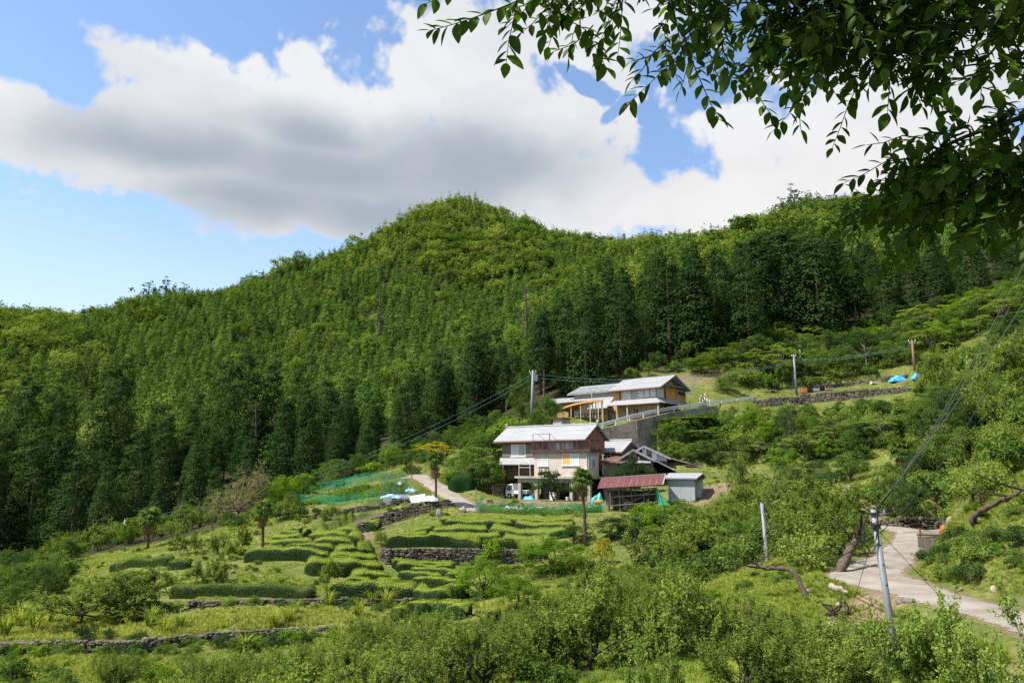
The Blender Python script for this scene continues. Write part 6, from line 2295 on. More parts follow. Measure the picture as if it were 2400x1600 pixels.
def fan(seed, dead=False):
 rng = random.Random(seed)
 vs_, fs, tn = [], [], []
 n = 17
 st = .45 if not dead else .35
 vs_ += [(-.02, 0, 0), (.02, 0, 0), (.012, st, .02), (-.012, st, .02)]
 fs.append((0, 1, 2, 3))
 tn.append(.3)
 for i in range(n):
  a = (i / (n - 1) - .5) * (4.0 if not dead else 2.6)
  L_ = (.62 if not dead else .5) * (1 - .16 * abs(i / (n - 1) - .5)) * rng.uniform(.88, 1.1)
  d = Vector((math.sin(a), math.cos(a), 0))
  s = Vector((d.y, -d.x, 0))
  b = Vector((0, st, .02))
  m = b + d * L_ * .55 + Vector((0, 0, .03 - .05 * abs(a)))
  e = b + d * L_ - Vector((0, 0, (.16 + .2 * rng.random()) * (2.2 if dead else 1)))
  w = .05
  k = len(vs_)
  vs_ += [tuple(b), tuple(m + s * w), tuple(e), tuple(m - s * w)]
  fs += [(k, k + 1, k + 2, k + 3)]
  tn.append(rng.uniform(.2, .9))
 return mesh_from('frond', np.array(vs_), np.array(fs), L_palmd if dead else L_palm, tint=tn)

FAN = [fan(i) for i in range(3)]
FAND = [fan(10 + i, True) for i in range(2)]

def palm(label, base, h, green=30, dead=16, size=1.15, r=.12, lean=(0, 0), seed=0, skirt=0.0):
 t = thing('palm_tree', label, 'palm', base)
 rng = random.Random(seed)
 n = 14
 pts, rs = [], []
 for i in range(n + 1):
  f = i / n
  pts.append(Vector((lean[0] * f + .05 * math.sin(f * 5), lean[1] * f, -.4 + (h + .4) * f)))
  rs.append(r * (1.12 - .2 * f) * (1 + .07 * (i % 2)) * (1.35 if f > .75 else 1))
 MB().tube(pts, rs, 9).build('trunk', M_palmt, t)
 top = pts[-1]
 for i in range(green):
  a = i * 2.39996
  e = 1.25 - 1.75 * (i / green) + rng.uniform(-.12, .12)
  o = link('frond', FAN[i % 3], t, top + Vector((0, 0, -.25 * i / green)))
  o.rotation_euler = (e, rng.uniform(-.25, .25), a)
  o.scale = (size,) * 3
 for i in range(dead):
  a = i * 2.39996 + 1
  o = link('dead_frond', FAND[i % 2], t, top - Vector((0, 0, .2 + skirt * i / max(dead, 1))))
  o.rotation_euler = (-1.0 - .35 * rng.random(), rng.uniform(-.3, .3), a)
  o.scale = (size * .95,) * 3
 return t

_first = {}
PLACED = []

def plant(kd, name, label, cat, base, h, w=None, group=None, rz=None, var=None, seedv=None):
 """The first of a kind is built from its prototype; later ones are object copies that share its meshes."""
 protos, tn, cn = KINDS[kd]
 i = random.randrange(len(protos)) if var is None else var
 tm, cm, ph = protos[i]
 s = h / ph
 sx = s if w is None else w
 t = bpy.data.objects.new(name, None)
 col.objects.link(t)
 t.location = base
 t.rotation_euler.z = random.uniform(0, 6.283) if rz is None else rz
 t.scale = (sx, sx, s)
 tag(t, label, cat, group)
 key = (kd, i)
 if key not in _first:
  a = bpy.data.objects.new(tn, tm)
  b = bpy.data.objects.new(cn, cm)
  _first[key] = (a, b)
 else:
  a, b = (q.copy() for q in _first[key])
 for q in (a, b):
  q.parent = t
  col.objects.link(q)
 PLACED.append((base[0], base[1], sx))
 return t

PH_W = {'plum': 4.0, 'plum_near': 4.2, 'plum_big': 5.0, 'plum_close': 4.4, 'hill_pale': 9, 'broadleaf': 6.0, 'bright_tree': 5.2, 'dark_tree': 5.6, 'frond_tree': 6.8, 'shrub': 3.0, 'dark_shrub': 2.8, 'bright_shrub': 2.6, 'sprig_shrub': 2.8, 'kudzu': 4.6,
  'yellow_tree': 5.6, 'yellow_shrub': 2.3, 'sparse_tree': 11.0, 'weeping_tree': 5.2, 'column_tree': 2.8, 'cedar': 7.5, 'hill_broad': 9, 'hinoki': 4.5}

def seen(kd, name, label, cat, px, py_top, py=None, Y=None, w=None, group=None, **kw):
 """A plant read off the photograph: foot at (px, py) or at distance Y, top at py_top, crown w pixels wide."""
 b = G(px, py) if py is not None else at(px, Y)
 h = max(top_z(py_top, b.y) - b.z, .4)
 sx = None
 if w:
  sx = (w / F * (b.y * CT + b.z * ST)) / PH_W[kd]
 return plant(kd, name, label, cat, b, h, sx, group, **kw)

# ------------------------------------------------------------------ tea hedges, one object per hedge

HEDGES = []

def GH(px, py, h, y0=30):
 d = ray(px, py)
 ys = _YS[(_YS >= y0) & (_YS < 140)]
 k = ys / d[1]
 hh = d[2] * k - ground(d[0] * k, ys) - h
 w = np.nonzero(hh < 0)[0]
 i = w[0] if len(w) else len(ys) - 1
 return Vector((d[0] * k[i], ys[i], float(ground(d[0] * k[i], ys[i]))))

def hedge(label, a, b, h, w, seed, group, fresh=1.0, name='tea_hedge', cat='tea hedge', dens=135, ll=.088, m=None, bow=0.0):
 """A trimmed hedge from a to b: a rounded body whose surface is thousands of small leaves, fresh shoots on the trimmed top, shade tinted into sides and ends."""
 rng = np.random.default_rng(seed)
 a, b = np.array(a), np.array(b)
 ax = b - a
 L_ = np.linalg.norm(ax[:2])
 e = ax / max(L_, .1)
 nb = np.array([-e[1], e[0], 0])
 mid = (a + b) / 2
 ns, nc = max(6, int(L_ / .3)), 9
 ph = rng.uniform(0, 6.3, 4)

 def shape(s, c, k=1.0):
  """s along 0..1, c across -1..1 over the profile from foot to foot."""
  end = np.minimum(1, (1 - np.abs(s * 2 - 1)) * L_ / (w * .75))
  end = np.sqrt(np.clip(1 - (1 - end) ** 2, 0.02, 1))
  wob = 1 + .10 * np.sin(s * L_ * 1.1 + ph[0]) + .06 * np.sin(s * L_ * 2.7 + ph[1])
  an = c * np.pi / 2
  y = np.sign(np.sin(an)) * np.abs(np.sin(an)) ** .55 * w / 2 * end * wob
  z = np.clip(np.cos(an), 0, 1) ** .42 * h * (.35 + .65 * end) * (1 + .07 * np.sin(s * L_ * 1.7 + ph[2]) + .04 * np.sin(s * L_ * 4 + ph[3]))
  x = s * L_
  p = a[None] + e[None] * x[:, None] + nb[None] * (y * k)[:, None]
  p = p + nb[None] * (bow * np.sin(np.pi * s))[:, None]
  g = ground(p[:, 0], p[:, 1])
  p[:, 2] = g + z * k
  return p

 S, C = np.meshgrid(np.linspace(0, 1, ns + 1), np.linspace(-1, 1, nc), indexing='ij')
 body = shape(S.ravel(), C.ravel(), .93)
 idx = np.arange((ns + 1) * nc).reshape(ns + 1, nc)
 bf = np.stack([idx[:-1, :-1], idx[1:, :-1], idx[1:, 1:], idx[:-1, 1:]], -1).reshape(-1, 4)
 n = int(L_ * (w + 2 * h) * dens)
 s, c = rng.random(n), rng.uniform(-.97, .97, n)
 p = shape(s, c)
 p1 = shape(np.clip(s + .01, 0, 1), c)
 p2 = shape(s, c + .03)
 nr = unit(np.cross(p1 - p, p2 - p) + 1e-9)
 nr[:, 2] = np.abs(nr[:, 2])
 t = np.clip((1 - (np.abs(c) / .5) ** 5), 0, 1) * fresh * np.clip((1 - np.abs(s * 2 - 1)) * L_ / (w * .6), 0, 1) * rng.uniform(.7, 1.0, n) + rng.uniform(0, .14, n)  # fresh flush on top; shade of sides and ends painted into the tint
 p = p + nr * rng.uniform(-.04, .025, n)[:, None]
 v, f = leaf_geo(p, nr + rng.normal(size=nr.shape) * .38, ll, ll * .55, rng)
 org = Vector((mid[0], mid[1], float(ground(mid[0], mid[1]))))
 o3 = np.array(org)
 V_ = np.concatenate([body - o3, v - o3])
 F_ = np.concatenate([bf, f + len(body)])
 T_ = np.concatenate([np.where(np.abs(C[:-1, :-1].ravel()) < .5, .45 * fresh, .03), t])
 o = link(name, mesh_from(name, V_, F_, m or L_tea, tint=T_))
 o.location = org
 HEDGES.append((a, b, w))
 return tag(o, label, cat, group)

ROWS = [  # px0, px1, py of the trimmed top, tilt of py to the right end, width m, height m, label
 (681, 717, 1235, 0, 1.0, .7, 'L', 'small tea hedge at the top left of the left block'), (659, 702, 1243, 0, 1.1, .7, 'L', 'short tea hedge second from the top left of the left block'),
 (709, 772, 1239, -2, 1.2, .75, 'L', 'tea hedge at the top middle of the left block'), (781, 843, 1239, 1, 1.2, .75, 'L', 'tea hedge at the top right of the left block, by the bare path'),
 (638, 709, 1254, -1, 1.2, .75, 'L', 'tea hedge third down at the left edge of the left block'), (723, 817, 1249, 1, 1.3, .8, 'L', 'rounded tea hedge in the second row of the left block'),
 (812, 852, 1253, 3, 1.8, .85, 'L', 'plump short tea hedge turning down beside the bare path'), (619, 733, 1264, -1, 1.4, .8, 'L', 'tea hedge just right of the tall thin palm, third row'),
 (730, 828, 1263, 1, 1.4, .8, 'L', 'tea hedge right half of the third row of the left block'), (600, 663, 1279, -2, 1.2, .8, 'L', 'tea hedge crossed by the trunk of the tall thin palm'),
 (663, 785, 1278, 1, 1.3, .8, 'L', 'long tea hedge in the fourth row of the left block'), (784, 838, 1281, 0, 1.4, .85, 'L', 'short tea hedge in the fourth row near the bare path'),
 (838, 874, 1278, 2, 1.4, .85, 'L', 'stubby tea hedge beside the bare path, fourth row'), (573, 774, 1292, 2, 1.3, 1.0, 'L', 'long dark fronted tea hedge right behind the palm foot'),
 (768, 888, 1297, 2, 1.5, .95, 'L', 'broad tea hedge right end of the fifth row of the left block'), (715, 900, 1314, 4, 1.9, 1.1, 'L', 'broadest tea hedge of the left block with a dark left face'),
 (820, 920, 1339, 1, 1.8, .9, 'L', 'flat topped tea hedge below the broadest one'), (803, 874, 1355, 0, 1.3, .8, 'L', 'low tea hedge behind the front hedge, left piece'),
 (878, 946, 1355, 0, 1.3, .8, 'L', 'low tea hedge behind the front hedge, right piece'), (943, 981, 1363, 1, 1.4, .8, 'L', 'small round tea hedge at the right end of the front hedge'),
 (772, 978, 1368, 2, 1.2, 1.1, 'L', 'long dark front tea hedge at the foot of the left block'), (970, 1058, 1374, 6, 1.5, 1.05, 'L', 'sloping dark tea hedge at the front right of the left block'),
 (918, 1068, 1311, 3, .9, .75, 'R', 'thin top tea hedge below the dry stone wall'), (928, 1065, 1320, 3, .95, .75, 'R', 'second thin tea hedge below the dry stone wall'),
 (962, 1080, 1331, 3, 1.0, .75, 'R', 'third thin tea hedge below the dry stone wall'), (934, 1038, 1338, 4, 1.2, .85, 'R', 'curved tea hedge at the left of the lower right block'),
 (1040, 1080, 1343, 0, 1.0, .75, 'R', 'stub of tea hedge against the bright trees'), (970, 1080, 1353, 4, 1.4, .85, 'R', 'long sloping tea hedge in the middle of the lower right block'),
 (1044, 1096, 1369, 3, 1.3, .9, 'R', 'dark tea hedge at the lower right under the bright trees'),
 (840, 884, 1221, 0, 1.5, .95, 'L', 'round dark tea bush at the foot of the rubble wall'), (796, 830, 1224, -1, 1.0, .7, 'L', 'small tea bush in the upper corner near the garden wall'), (795, 830, 1231, 0, 1.1, .7, 'L', 'small tea bush just above the top right hedge'),
 (1030, 1180, 1208, -1, 1.2, .75, 'U', 'top tea hedge of the upper right block, left piece'), (1178, 1345, 1209, 1, 1.2, .75, 'U', 'top tea hedge of the upper right block, right piece under the crop fence'),
 (1043, 1202, 1216, 0, 1.3, .8, 'U', 'second row tea hedge of the upper right block, left piece'), (1207, 1346, 1219, 1, 1.3, .8, 'U', 'second row tea hedge of the upper right block, right piece by the tall palm'),
 (998, 1040, 1225, -3, 1.2, .75, 'U', 'short tea hedge on the left slope of the upper right block'), (965, 1016, 1235, -2, 1.2, .75, 'U', 'short tea hedge at the left corner of the upper right block'),
 (1013, 1144, 1232, -1, 1.4, .8, 'U', 'third row tea hedge of the upper right block, left piece'), (1148, 1346, 1231, 2, 1.6, .85, 'U', 'third row tea hedge of the upper right block, long right piece'),
 (935, 1005, 1245, -1, 1.2, .75, 'U', 'thin tea hedge left end of the fourth row'), (1000, 1176, 1247, 0, 1.4, .8, 'U', 'fourth row tea hedge of the upper right block, middle piece'),
 (1178, 1292, 1251, 1, 1.4, .85, 'U', 'fourth row tea hedge of the upper right block, right piece'), (928, 992, 1252, 0, 1.1, .8, 'U', 'low tea hedge just behind the dark front hedge, left end'),
 (902, 1130, 1262, 1, 1.3, 1.25, 'U', 'tall dark front tea hedge above the dry stone wall'), (1150, 1278, 1264, 1, 1.3, 1.1, 'U', 'dark front tea hedge right part above the stone wall'),
 (400, 740, 1372, -1, 1.2, .82, 'F', 'long dark hedge along the edge above the grass field'), (398, 447, 1311, 0, 1.0, .7, 'F', 'short dark hedge under the plum trees at the left'), (262, 405, 1312, -6, 1.0, .7, 'F', 'low dark hedge below the left palm'),
 (924, 958, 1418, 0, 1.2, .85, 'F', 'small round tea bush at the left of the lowest group'), (958, 1020, 1407, 1, 1.6, .9, 'F', 'flat topped bright tea bush in the lowest group'), (1020, 1074, 1407, -2, 1.4, .85, 'F', 'bright domed tea bush right of the flat topped one'), (1050, 1094, 1417, 0, 1.3, .8, 'F', 'half hidden tea bush in front of the thicket'),
 (1143, 1172, 1424, 0, 1.3, .8, 'F', 'tea bush almost swallowed by the thicket'),
 (1893, 1945, 1098, 0, 1.0, .7, 'S', 'topmost of four small green rows on the shaded lawn'), (1890, 1946, 1106, 0, 1.0, .7, 'S', 'second of four small green rows on the shaded lawn'), (1888, 1946, 1114, 0, 1.0, .7, 'S', 'third of four small green rows on the shaded lawn'), (1886, 1945, 1122, 0, 1.0, .7, 'S', 'lowest of four small green rows on the shaded lawn'),
]
GRP = {'L': 'tea hedges of the left block', 'R': 'tea hedges of the lower right block', 'U': 'tea hedges of the upper right block', 'F': 'hedges along the field edge', 'S': 'small rows on the shaded lawn'}
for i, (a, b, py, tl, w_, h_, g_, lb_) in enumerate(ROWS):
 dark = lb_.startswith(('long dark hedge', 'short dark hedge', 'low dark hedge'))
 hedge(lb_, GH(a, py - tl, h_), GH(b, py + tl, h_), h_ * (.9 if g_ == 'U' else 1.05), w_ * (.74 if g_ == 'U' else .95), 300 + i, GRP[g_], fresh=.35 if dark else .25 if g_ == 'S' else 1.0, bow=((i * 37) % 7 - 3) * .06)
dh = G(1083, 1153)
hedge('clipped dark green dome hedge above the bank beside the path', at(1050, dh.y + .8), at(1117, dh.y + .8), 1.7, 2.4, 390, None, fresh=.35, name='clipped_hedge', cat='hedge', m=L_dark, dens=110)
# crops in the garden and below the yard
rngc = np.random.default_rng(4)

def crops(name, label, corners, n, ll, m, hgt):
 q = [G(*c) for c in corners]
 s, t = rngc.random(n), rngc.random(n)
 P4 = [np.array(p) for p in q]
 c = (P4[0][None] * ((1 - s) * (1 - t))[:, None] + P4[1][None] * (s * (1 - t))[:, None] + P4[2][None] * (s * t)[:, None] + P4[3][None] * ((1 - s) * t)[:, None])
 hh = hgt * (.25 + .75 * np.abs(np.sin(s * 9 + 2 * np.sin(t * 8)) * np.cos(t * 11)))
 c[:, 2] = ground(c[:, 0], c[:, 1]) + rngc.random(n) * hh
 v, f = leaf_geo(c, rngc.normal(size=(n, 3)) * .6 + np.array([0, 0, .6]), ll, ll * .5, rngc)
 o = link(name, mesh_from(name, v, f, m, tint=np.clip(.35 + .3 * np.sin(s * 12) + rngc.normal(size=n) * .2, 0, 1)))
 return tag(o, label, kind='stuff')

M_crop = leaf_mat('crop_leaves', (0.06, 0.15, 0.025), (0.20, 0.30, 0.06), .4, obj_var=.1)
crops('vegetable_crops', 'mixed vegetable crops growing in the netted garden', ((690, 1190), (950, 1182), (950, 1140), (800, 1150)), 16000, .17, M_crop, .75)
crops('crop_rows', 'feathery green crops growing behind the net below the yard', ((1122, 1201), (1410, 1201), (1410, 1190), (1128, 1190)), 12000, .15, M_crop, .7)
rnd = random.Random(31)
for i in range(14):
 px_ = 700 + i * 17
 p = G(px_ + rnd.uniform(-5, 5), 1172 - i * 1.6 + rnd.uniform(-4, 4))
 t = thing('garden_stake', 'thin pale stake standing among the vegetables in the netted garden', 'stake', p, group='stakes in the vegetable garden')
 MB().tube([(0, 0, -.1), (rnd.uniform(-.05, .05), 0, rnd.uniform(1.2, 1.9))], .018, 5).build('rod', M_steel, t)

# ------------------------------------------------------------------ plants read off the photograph
palm('short stout palm at the left above the plum trees', G(345, 1286), top_z(1212, G(345, 1286).y) - G(345, 1286).z, 26, 16, 1.45, .15, seed=1, skirt=.7)
palm('tall thin palm standing in front of the tea hedges', G(612, 1313), top_z(1192, G(612, 1313).y) - G(612, 1313).z, 26, 18, 1.0, .12, seed=2, skirt=.8)
palm('slim palm beside the path above the rubble wall', G(1020, 1188), top_z(1074, G(1020, 1188).y) - G(1020, 1188).z, 26, 18, 1.2, .12, seed=3, skirt=1.3)
b4 = at(1371, 68)
palm('tallest palm, in front of the red roofed shed', b4, top_z(1120, b4.y) - b4.z, 28, 14, 1.15, .13, lean=(-.1, 0), seed=4, skirt=.6)
b5 = at(2120, 62)
palm('palm with a big skirt of brown fronds on the shaded slope', b5, top_z(1052, 62) - b5.z, 26, 40, 1.15, .16, seed=5, skirt=2.6)
b6 = at(2172, 103)
palm('palm on the upper lane in front of the right blue tarp', at(2172, 101.2), 4.2, 26, 18, 1.15, .16, seed=6, skirt=1.4)
b7 = at(2328, 62)
palm('squat palm with brown hanging fronds among the right hand bushes', b7, top_z(925, 62) - b7.z, 22, 34, 1.1, .15, seed=7, skirt=1.6)
b8 = at(1612, 121)
palm('small palm at the forest edge above the upper house', b8, top_z(812, 121) - b8.z, 22, 10, 1.1, .14, seed=8)
b9 = at(600, 83)
palm('low palm crown sprouting under the grey bare tree', b9, .9, 18, 2, .8, .12, seed=9)

T = seen
T('plum_big', 'plum_tree', 'wide dark plum tree with a thick trunk at the left of the grass field', 'plum tree', 178, 1362, py=1470, w=240, var=0)
T('plum_big', 'plum_tree', 'largest dark plum tree left of centre behind the grass field', 'plum tree', 305, 1325, py=1450, w=270, var=1)
T('dark_shrub', 'shrub', 'dark shrub mass under the largest plum tree by the field', 'shrub', 350, 1395, py=1448, w=120)
for i, (px_, py_, pb_, w_, lb_) in enumerate(((407, 1248, 1289, 50, 'small plum tree just right of the left palm'), (424, 1254, 1301, 40, 'slim plum tree beside the low dark hedge'), (456, 1243, 1299, 58, 'plum tree with a forked dark trunk on the open slope'), (507, 1250, 1300, 55, 'plum tree with a bent trunk in the middle of the open slope'),
                                              (541, 1262, 1311, 60, 'low spreading plum tree left of the tall palm'), (560, 1232, 1298, 58, 'tallest plum tree left of the tall palm'), (453, 1312, 1372, 66, 'plum tree above the long dark hedge, left one'), (503, 1304, 1372, 84, 'round plum tree with many stems above the long dark hedge'),
                                              (392, 1338, 1388, 62, 'thin plum tree at the left end of the long dark hedge'), (757, 1310, 1377, 84, 'spreading plum tree standing in front of the broadest tea hedge'), (674, 1158, 1219, 70, 'plum tree above the lawn left of the garden'))):
 T('plum', 'plum_tree', lb_, 'plum tree', px_, py_, py=pb_, w=w_, group='plum trees on the left slope')
for kd, nm, lb_, cat, px_, pt_, kw in (
  ('dark_shrub', 'shrub', 'dark rounded shrub at the front of the garden wall, left of three', 'shrub', 709, 1181, dict(py=1213, w=42)),
  ('dark_shrub', 'shrub', 'small dark shrub in the middle of the garden wall', 'shrub', 743, 1184, dict(py=1210, w=36)),
  ('sprig_shrub', 'shrub', 'pale twiggy shrub by the garden wall', 'shrub', 776, 1176, dict(py=1218, w=48)),
  ('dark_shrub', 'shrub', 'neat dark round shrub right of the garden wall shrubs', 'shrub', 813, 1188, dict(py=1212, w=36)),
  ('sparse_tree', 'bare_tree', 'wide grey half bare tree at the forest edge', 'tree', 553, 1094, dict(py=1222, w=205)),
  ('broadleaf', 'broadleaf_tree', 'green tree growing under the grey half bare tree', 'tree', 515, 1140, dict(Y=92, w=90)),
  ('bright_tree', 'broadleaf_tree', 'bright green tree right of the grey half bare tree', 'tree', 660, 1112, dict(Y=92, w=85)),
  ('bright_tree', 'broadleaf_tree', 'bright green tree at the back corner of the netted garden', 'tree', 712, 1108, dict(Y=94, w=80)),
  ('broadleaf', 'broadleaf_tree', 'round green tree behind the garden net', 'tree', 790, 1122, dict(Y=98, w=80)),
  ('bright_shrub', 'shrub', 'bright bushes behind the top of the garden', 'shrub', 870, 1078, dict(Y=102, w=90)),
  ('broadleaf', 'broadleaf_tree', 'bushy green tree between the garden and the yellow tree', 'tree', 905, 1085, dict(Y=100, w=60)),
  ('dark_tree', 'broadleaf_tree', 'small rounded tree left of the yellow tree', 'tree', 951, 1062, dict(Y=96, w=52)),
  ('yellow_tree', 'broadleaf_tree', 'yellow leaved tree behind the slim palm', 'tree', 1014, 1032, dict(Y=98, w=110)),
  ('broadleaf', 'broadleaf_tree', 'big spreading green tree left of the farmhouse', 'tree', 1118, 1042, dict(Y=93, w=150)),
  ('broadleaf', 'broadleaf_tree', 'dark green tree behind the chain link fence left of the farmhouse terrace', 'tree', 1140, 1072, dict(Y=92.5, w=115)),
  ('bright_shrub', 'shrub', 'light green shrub behind the clipped dome hedge', 'shrub', 1060, 1095, dict(Y=92, w=75)),
  ('dark_shrub', 'shrub', 'shrub at the foot of the slim palm by the path', 'shrub', 990, 1070, dict(Y=99, w=60)),
  ('broadleaf', 'broadleaf_tree', 'tree climbing beside the pole behind the farmhouse', 'tree', 1222, 868, dict(Y=110, w=75)),
  ('broadleaf', 'broadleaf_tree', 'bushy tree between the pole and the pergola', 'tree', 1288, 928, dict(Y=105, w=75)),
  ('broadleaf', 'broadleaf_tree', 'low tree filling the gap left of the pergola', 'tree', 1262, 958, dict(Y=101, w=70)),
  ('bright_shrub', 'shrub', 'yellow green shrub left of the pole behind the farmhouse roof', 'shrub', 1190, 975, dict(Y=104, w=90)),
  ('bright_shrub', 'shrub', 'light shrub above the left end of the farmhouse roof', 'shrub', 1150, 990, dict(Y=104, w=80)),
  ('broadleaf', 'broadleaf_tree', 'green tree above the left corner of the farmhouse roof', 'tree', 1128, 1008, dict(Y=101, w=75)),
  ('frond_tree', 'feathery_tree', 'wide feathery tree on the slope just right of the concrete retaining wall', 'tree', 1625, 1000, dict(Y=97, w=150)),
  ('bright_tree', 'broadleaf_tree', 'bright green tree against the concrete retaining wall', 'tree', 1590, 1000, dict(Y=96.5, w=80)),
  ('broadleaf', 'broadleaf_tree', 'bushy tree hiding the right end of the concrete retaining wall', 'tree', 1566, 995, dict(Y=95.5, w=70)),
  ('broadleaf', 'broadleaf_tree', 'round tree below the guardrail right of the concrete wall', 'tree', 1630, 970, dict(Y=96.5, w=100)),
  ('dark_tree', 'broadleaf_tree', 'dark bush low against the right end of the concrete wall', 'tree', 1550, 1030, dict(Y=94, w=50)),
  ('dark_tree', 'broadleaf_tree', 'dark tree behind the long roof of the back barn', 'tree', 1668, 1050, dict(Y=96, w=110)),
  ('weeping_tree', 'weeping_tree', 'weeping tree on the sunny lawn right of the grey shed', 'tree', 1735, 1058, dict(py=1141, w=110)),
  ('bright_tree', 'broadleaf_tree', 'tall light green tree in the middle of the shaded lawn', 'tree', 1850, 1040, dict(py=1130, w=95)),
  ('broadleaf', 'broadleaf_tree', 'small tree with a clear trunk on the shaded lawn', 'tree', 1998, 1060, dict(py=1128, w=110)),
  ('frond_tree', 'feathery_tree', 'broad dark feathery tree beside the slim scrub pole', 'tree', 1830, 1112, dict(Y=66, w=150)),
  ('dark_shrub', 'shrub', 'round dark bush at the edge of the clearing', 'shrub', 1940, 1142, dict(py=1205, w=85)),
  ('dark_shrub', 'shrub', 'dull dark bush left of the clearing', 'shrub', 1905, 1148, dict(py=1200, w=60)),
  ('bright_shrub', 'shrub', 'light bush at the top of the clearing', 'shrub', 2030, 1125, dict(py=1160, w=70)),
  ('dark_shrub', 'shrub', 'dark bush at the right edge of the clearing by the trestles', 'shrub', 2110, 1150, dict(Y=60, w=60)),
  ('bright_tree', 'broadleaf_tree', 'brightest green tree right of the tea terraces, left one', 'tree', 1130, 1302, dict(py=1405, w=155)),
  ('bright_tree', 'broadleaf_tree', 'bright green tree with the lowest crown right of the tea terraces', 'tree', 1216, 1346, dict(py=1428, w=125)),
  ('bright_tree', 'broadleaf_tree', 'big bright green tree at the foot of the tallest palm', 'tree', 1290, 1258, dict(Y=62, w=190)),
  ('dark_tree', 'broadleaf_tree', 'dark tree in the shade behind the bright green trees', 'tree', 1345, 1225, dict(Y=69, w=90)),
  ('bright_shrub', 'shrub', 'pale green shrub growing against the dry stone wall', 'shrub', 1152, 1253, dict(py=1318, w=78)),
  ('dark_shrub', 'shrub', 'small dark shrub hanging over the dry stone wall', 'shrub', 960, 1280, dict(py=1312, w=30)),
  ('sprig_shrub', 'shrub', 'green shrub at the left corner of the dry stone wall', 'shrub', 892, 1238, dict(py=1278, w=40)),
  ('yellow_shrub', 'shrub', 'yellowish shrub at the foot of the tallest palm', 'shrub', 1413, 1245, dict(Y=62, w=62)),
  ('dark_tree', 'broadleaf_tree', 'dense dark tree below the red roofed shed, left one', 'tree', 1432, 1206, dict(Y=68, w=110)),
  ('dark_tree', 'broadleaf_tree', 'dense dark tree below the red roofed shed, middle one', 'tree', 1492, 1200, dict(Y=67, w=120)),
  ('bright_tree', 'broadleaf_tree', 'yellow green tree in front of the red roofed shed', 'tree', 1555, 1180, dict(Y=66, w=140)),
  ('broadleaf', 'broadleaf_tree', 'bushy tree below the grey shed', 'tree', 1628, 1192, dict(Y=68, w=110)),
  ('bright_shrub', 'shrub', 'yellow green bush under the green sheet of the shed', 'shrub', 1515, 1172, dict(Y=72.5, w=80)),
  ('dark_shrub', 'shrub', 'dull olive bush at the corner of the grey shed', 'shrub', 1662, 1183, dict(Y=73, w=70)),
  ('column_tree', 'conifer', 'dark columnar conifer beside the upper lane', 'tree', 1833, 843, dict(Y=110, w=34)),
  ('broadleaf', 'broadleaf_tree', 'light green tree above the upper house on the right', 'tree', 1690, 812, dict(Y=119, w=120)),
  ('bright_tree', 'broadleaf_tree', 'sunny bush at the corner of the upper house', 'tree', 1640, 830, dict(Y=117, w=80)),
  ('sprig_shrub', 'shrub', 'feathery grey green shrub left of the columnar conifer', 'shrub', 1745, 860, dict(Y=112, w=95)),
  ('broadleaf', 'broadleaf_tree', 'round green bush in front of the grey green shrub', 'tree', 1705, 895, dict(Y=109, w=75)),
  ('broadleaf', 'broadleaf_tree', 'spreading low tree on the terrace above the upper lane', 'tree', 1965, 842, dict(Y=112.5, w=110)),
  ('dark_shrub', 'shrub', 'dark upright shrub at the left end of the mossy stone wall', 'shrub', 1896, 868, dict(Y=111, w=42)),
  ('bright_shrub', 'shrub', 'shrub left of the dark columnar conifer', 'shrub', 1805, 868, dict(Y=111, w=50))):
 T(kd, nm, lb_, cat, px_, pt_, **kw)
# flowering hydrangeas: white blossom heads on a bush
M_bloom = mat('pale_blossom', (0.80, 0.74, 0.70), .8, col2=(0.78, 0.58, 0.60), scale=5)
for i, (px_, py_, Y_, lb_) in enumerate(((1652, 920, 104, 'flowering hydrangea bush behind the guardrail'), (1808, 915, 109, 'white flowering hydrangea under the columnar conifer'))):
 t = T('shrub', 'hydrangea', lb_, 'hydrangea', px_, py_, Y=Y_, w=34)
 rnd = random.Random(i)
 for k in range(14):
  a = k * 2.4
  r_ = .3 + .9 * math.sqrt(k / 14)
  MB().tube([(0, 0, -.09), (0, 0, 0), (0, 0, .09)], [.06, .15, .06], 7).build('flower_head', M_bloom, t).location = (r_ * math.cos(a), r_ * math.sin(a), 1.72 - .42 * r_ + rnd.uniform(-.1, .1))
# dead trees
M_deadm = M_dead

def dead_tree(label, base, h, seed, n=7, spread=.5, m=None, cat='dead tree', name='dead_tree'):
 t = thing(name, label, cat, base)
 rnd = random.Random(seed)
 MB().tube([(0, 0, -.4), (.03 * h, 0, h * .45), (.0, 0, h)], [h * .03, h * .02, h * .005], 6).build('trunk', m or M_dead, t)
 b = MB()
 for i in range(n):
  f = .35 + .6 * i / n
  p = Vector((.02 * h, 0, h * f))
  a = i * 2.4
  L_ = h * spread * (1.1 - f) * rnd.uniform(.7, 1.2) + .2
  d = Vector((math.cos(a), math.sin(a), rnd.uniform(.3, 1.0)))
  q_ = p + d * L_ * .6
  b.tube([p, q_, q_ + Vector((d.x, d.y, d.z + .5)) * L_ * .4], [h * .010, h * .007, h * .002], 4)
  for k in range(3):
   c = p.lerp(q_, .4 + .2 * k)
   b.tube([c, c + Vector((rnd.gauss(0, .4), rnd.gauss(0, .4), rnd.uniform(.1, .6))) * L_ * .4], [h * .005, h * .0015], 3)
 b.build('branches', m or M_dead, t)
 return t

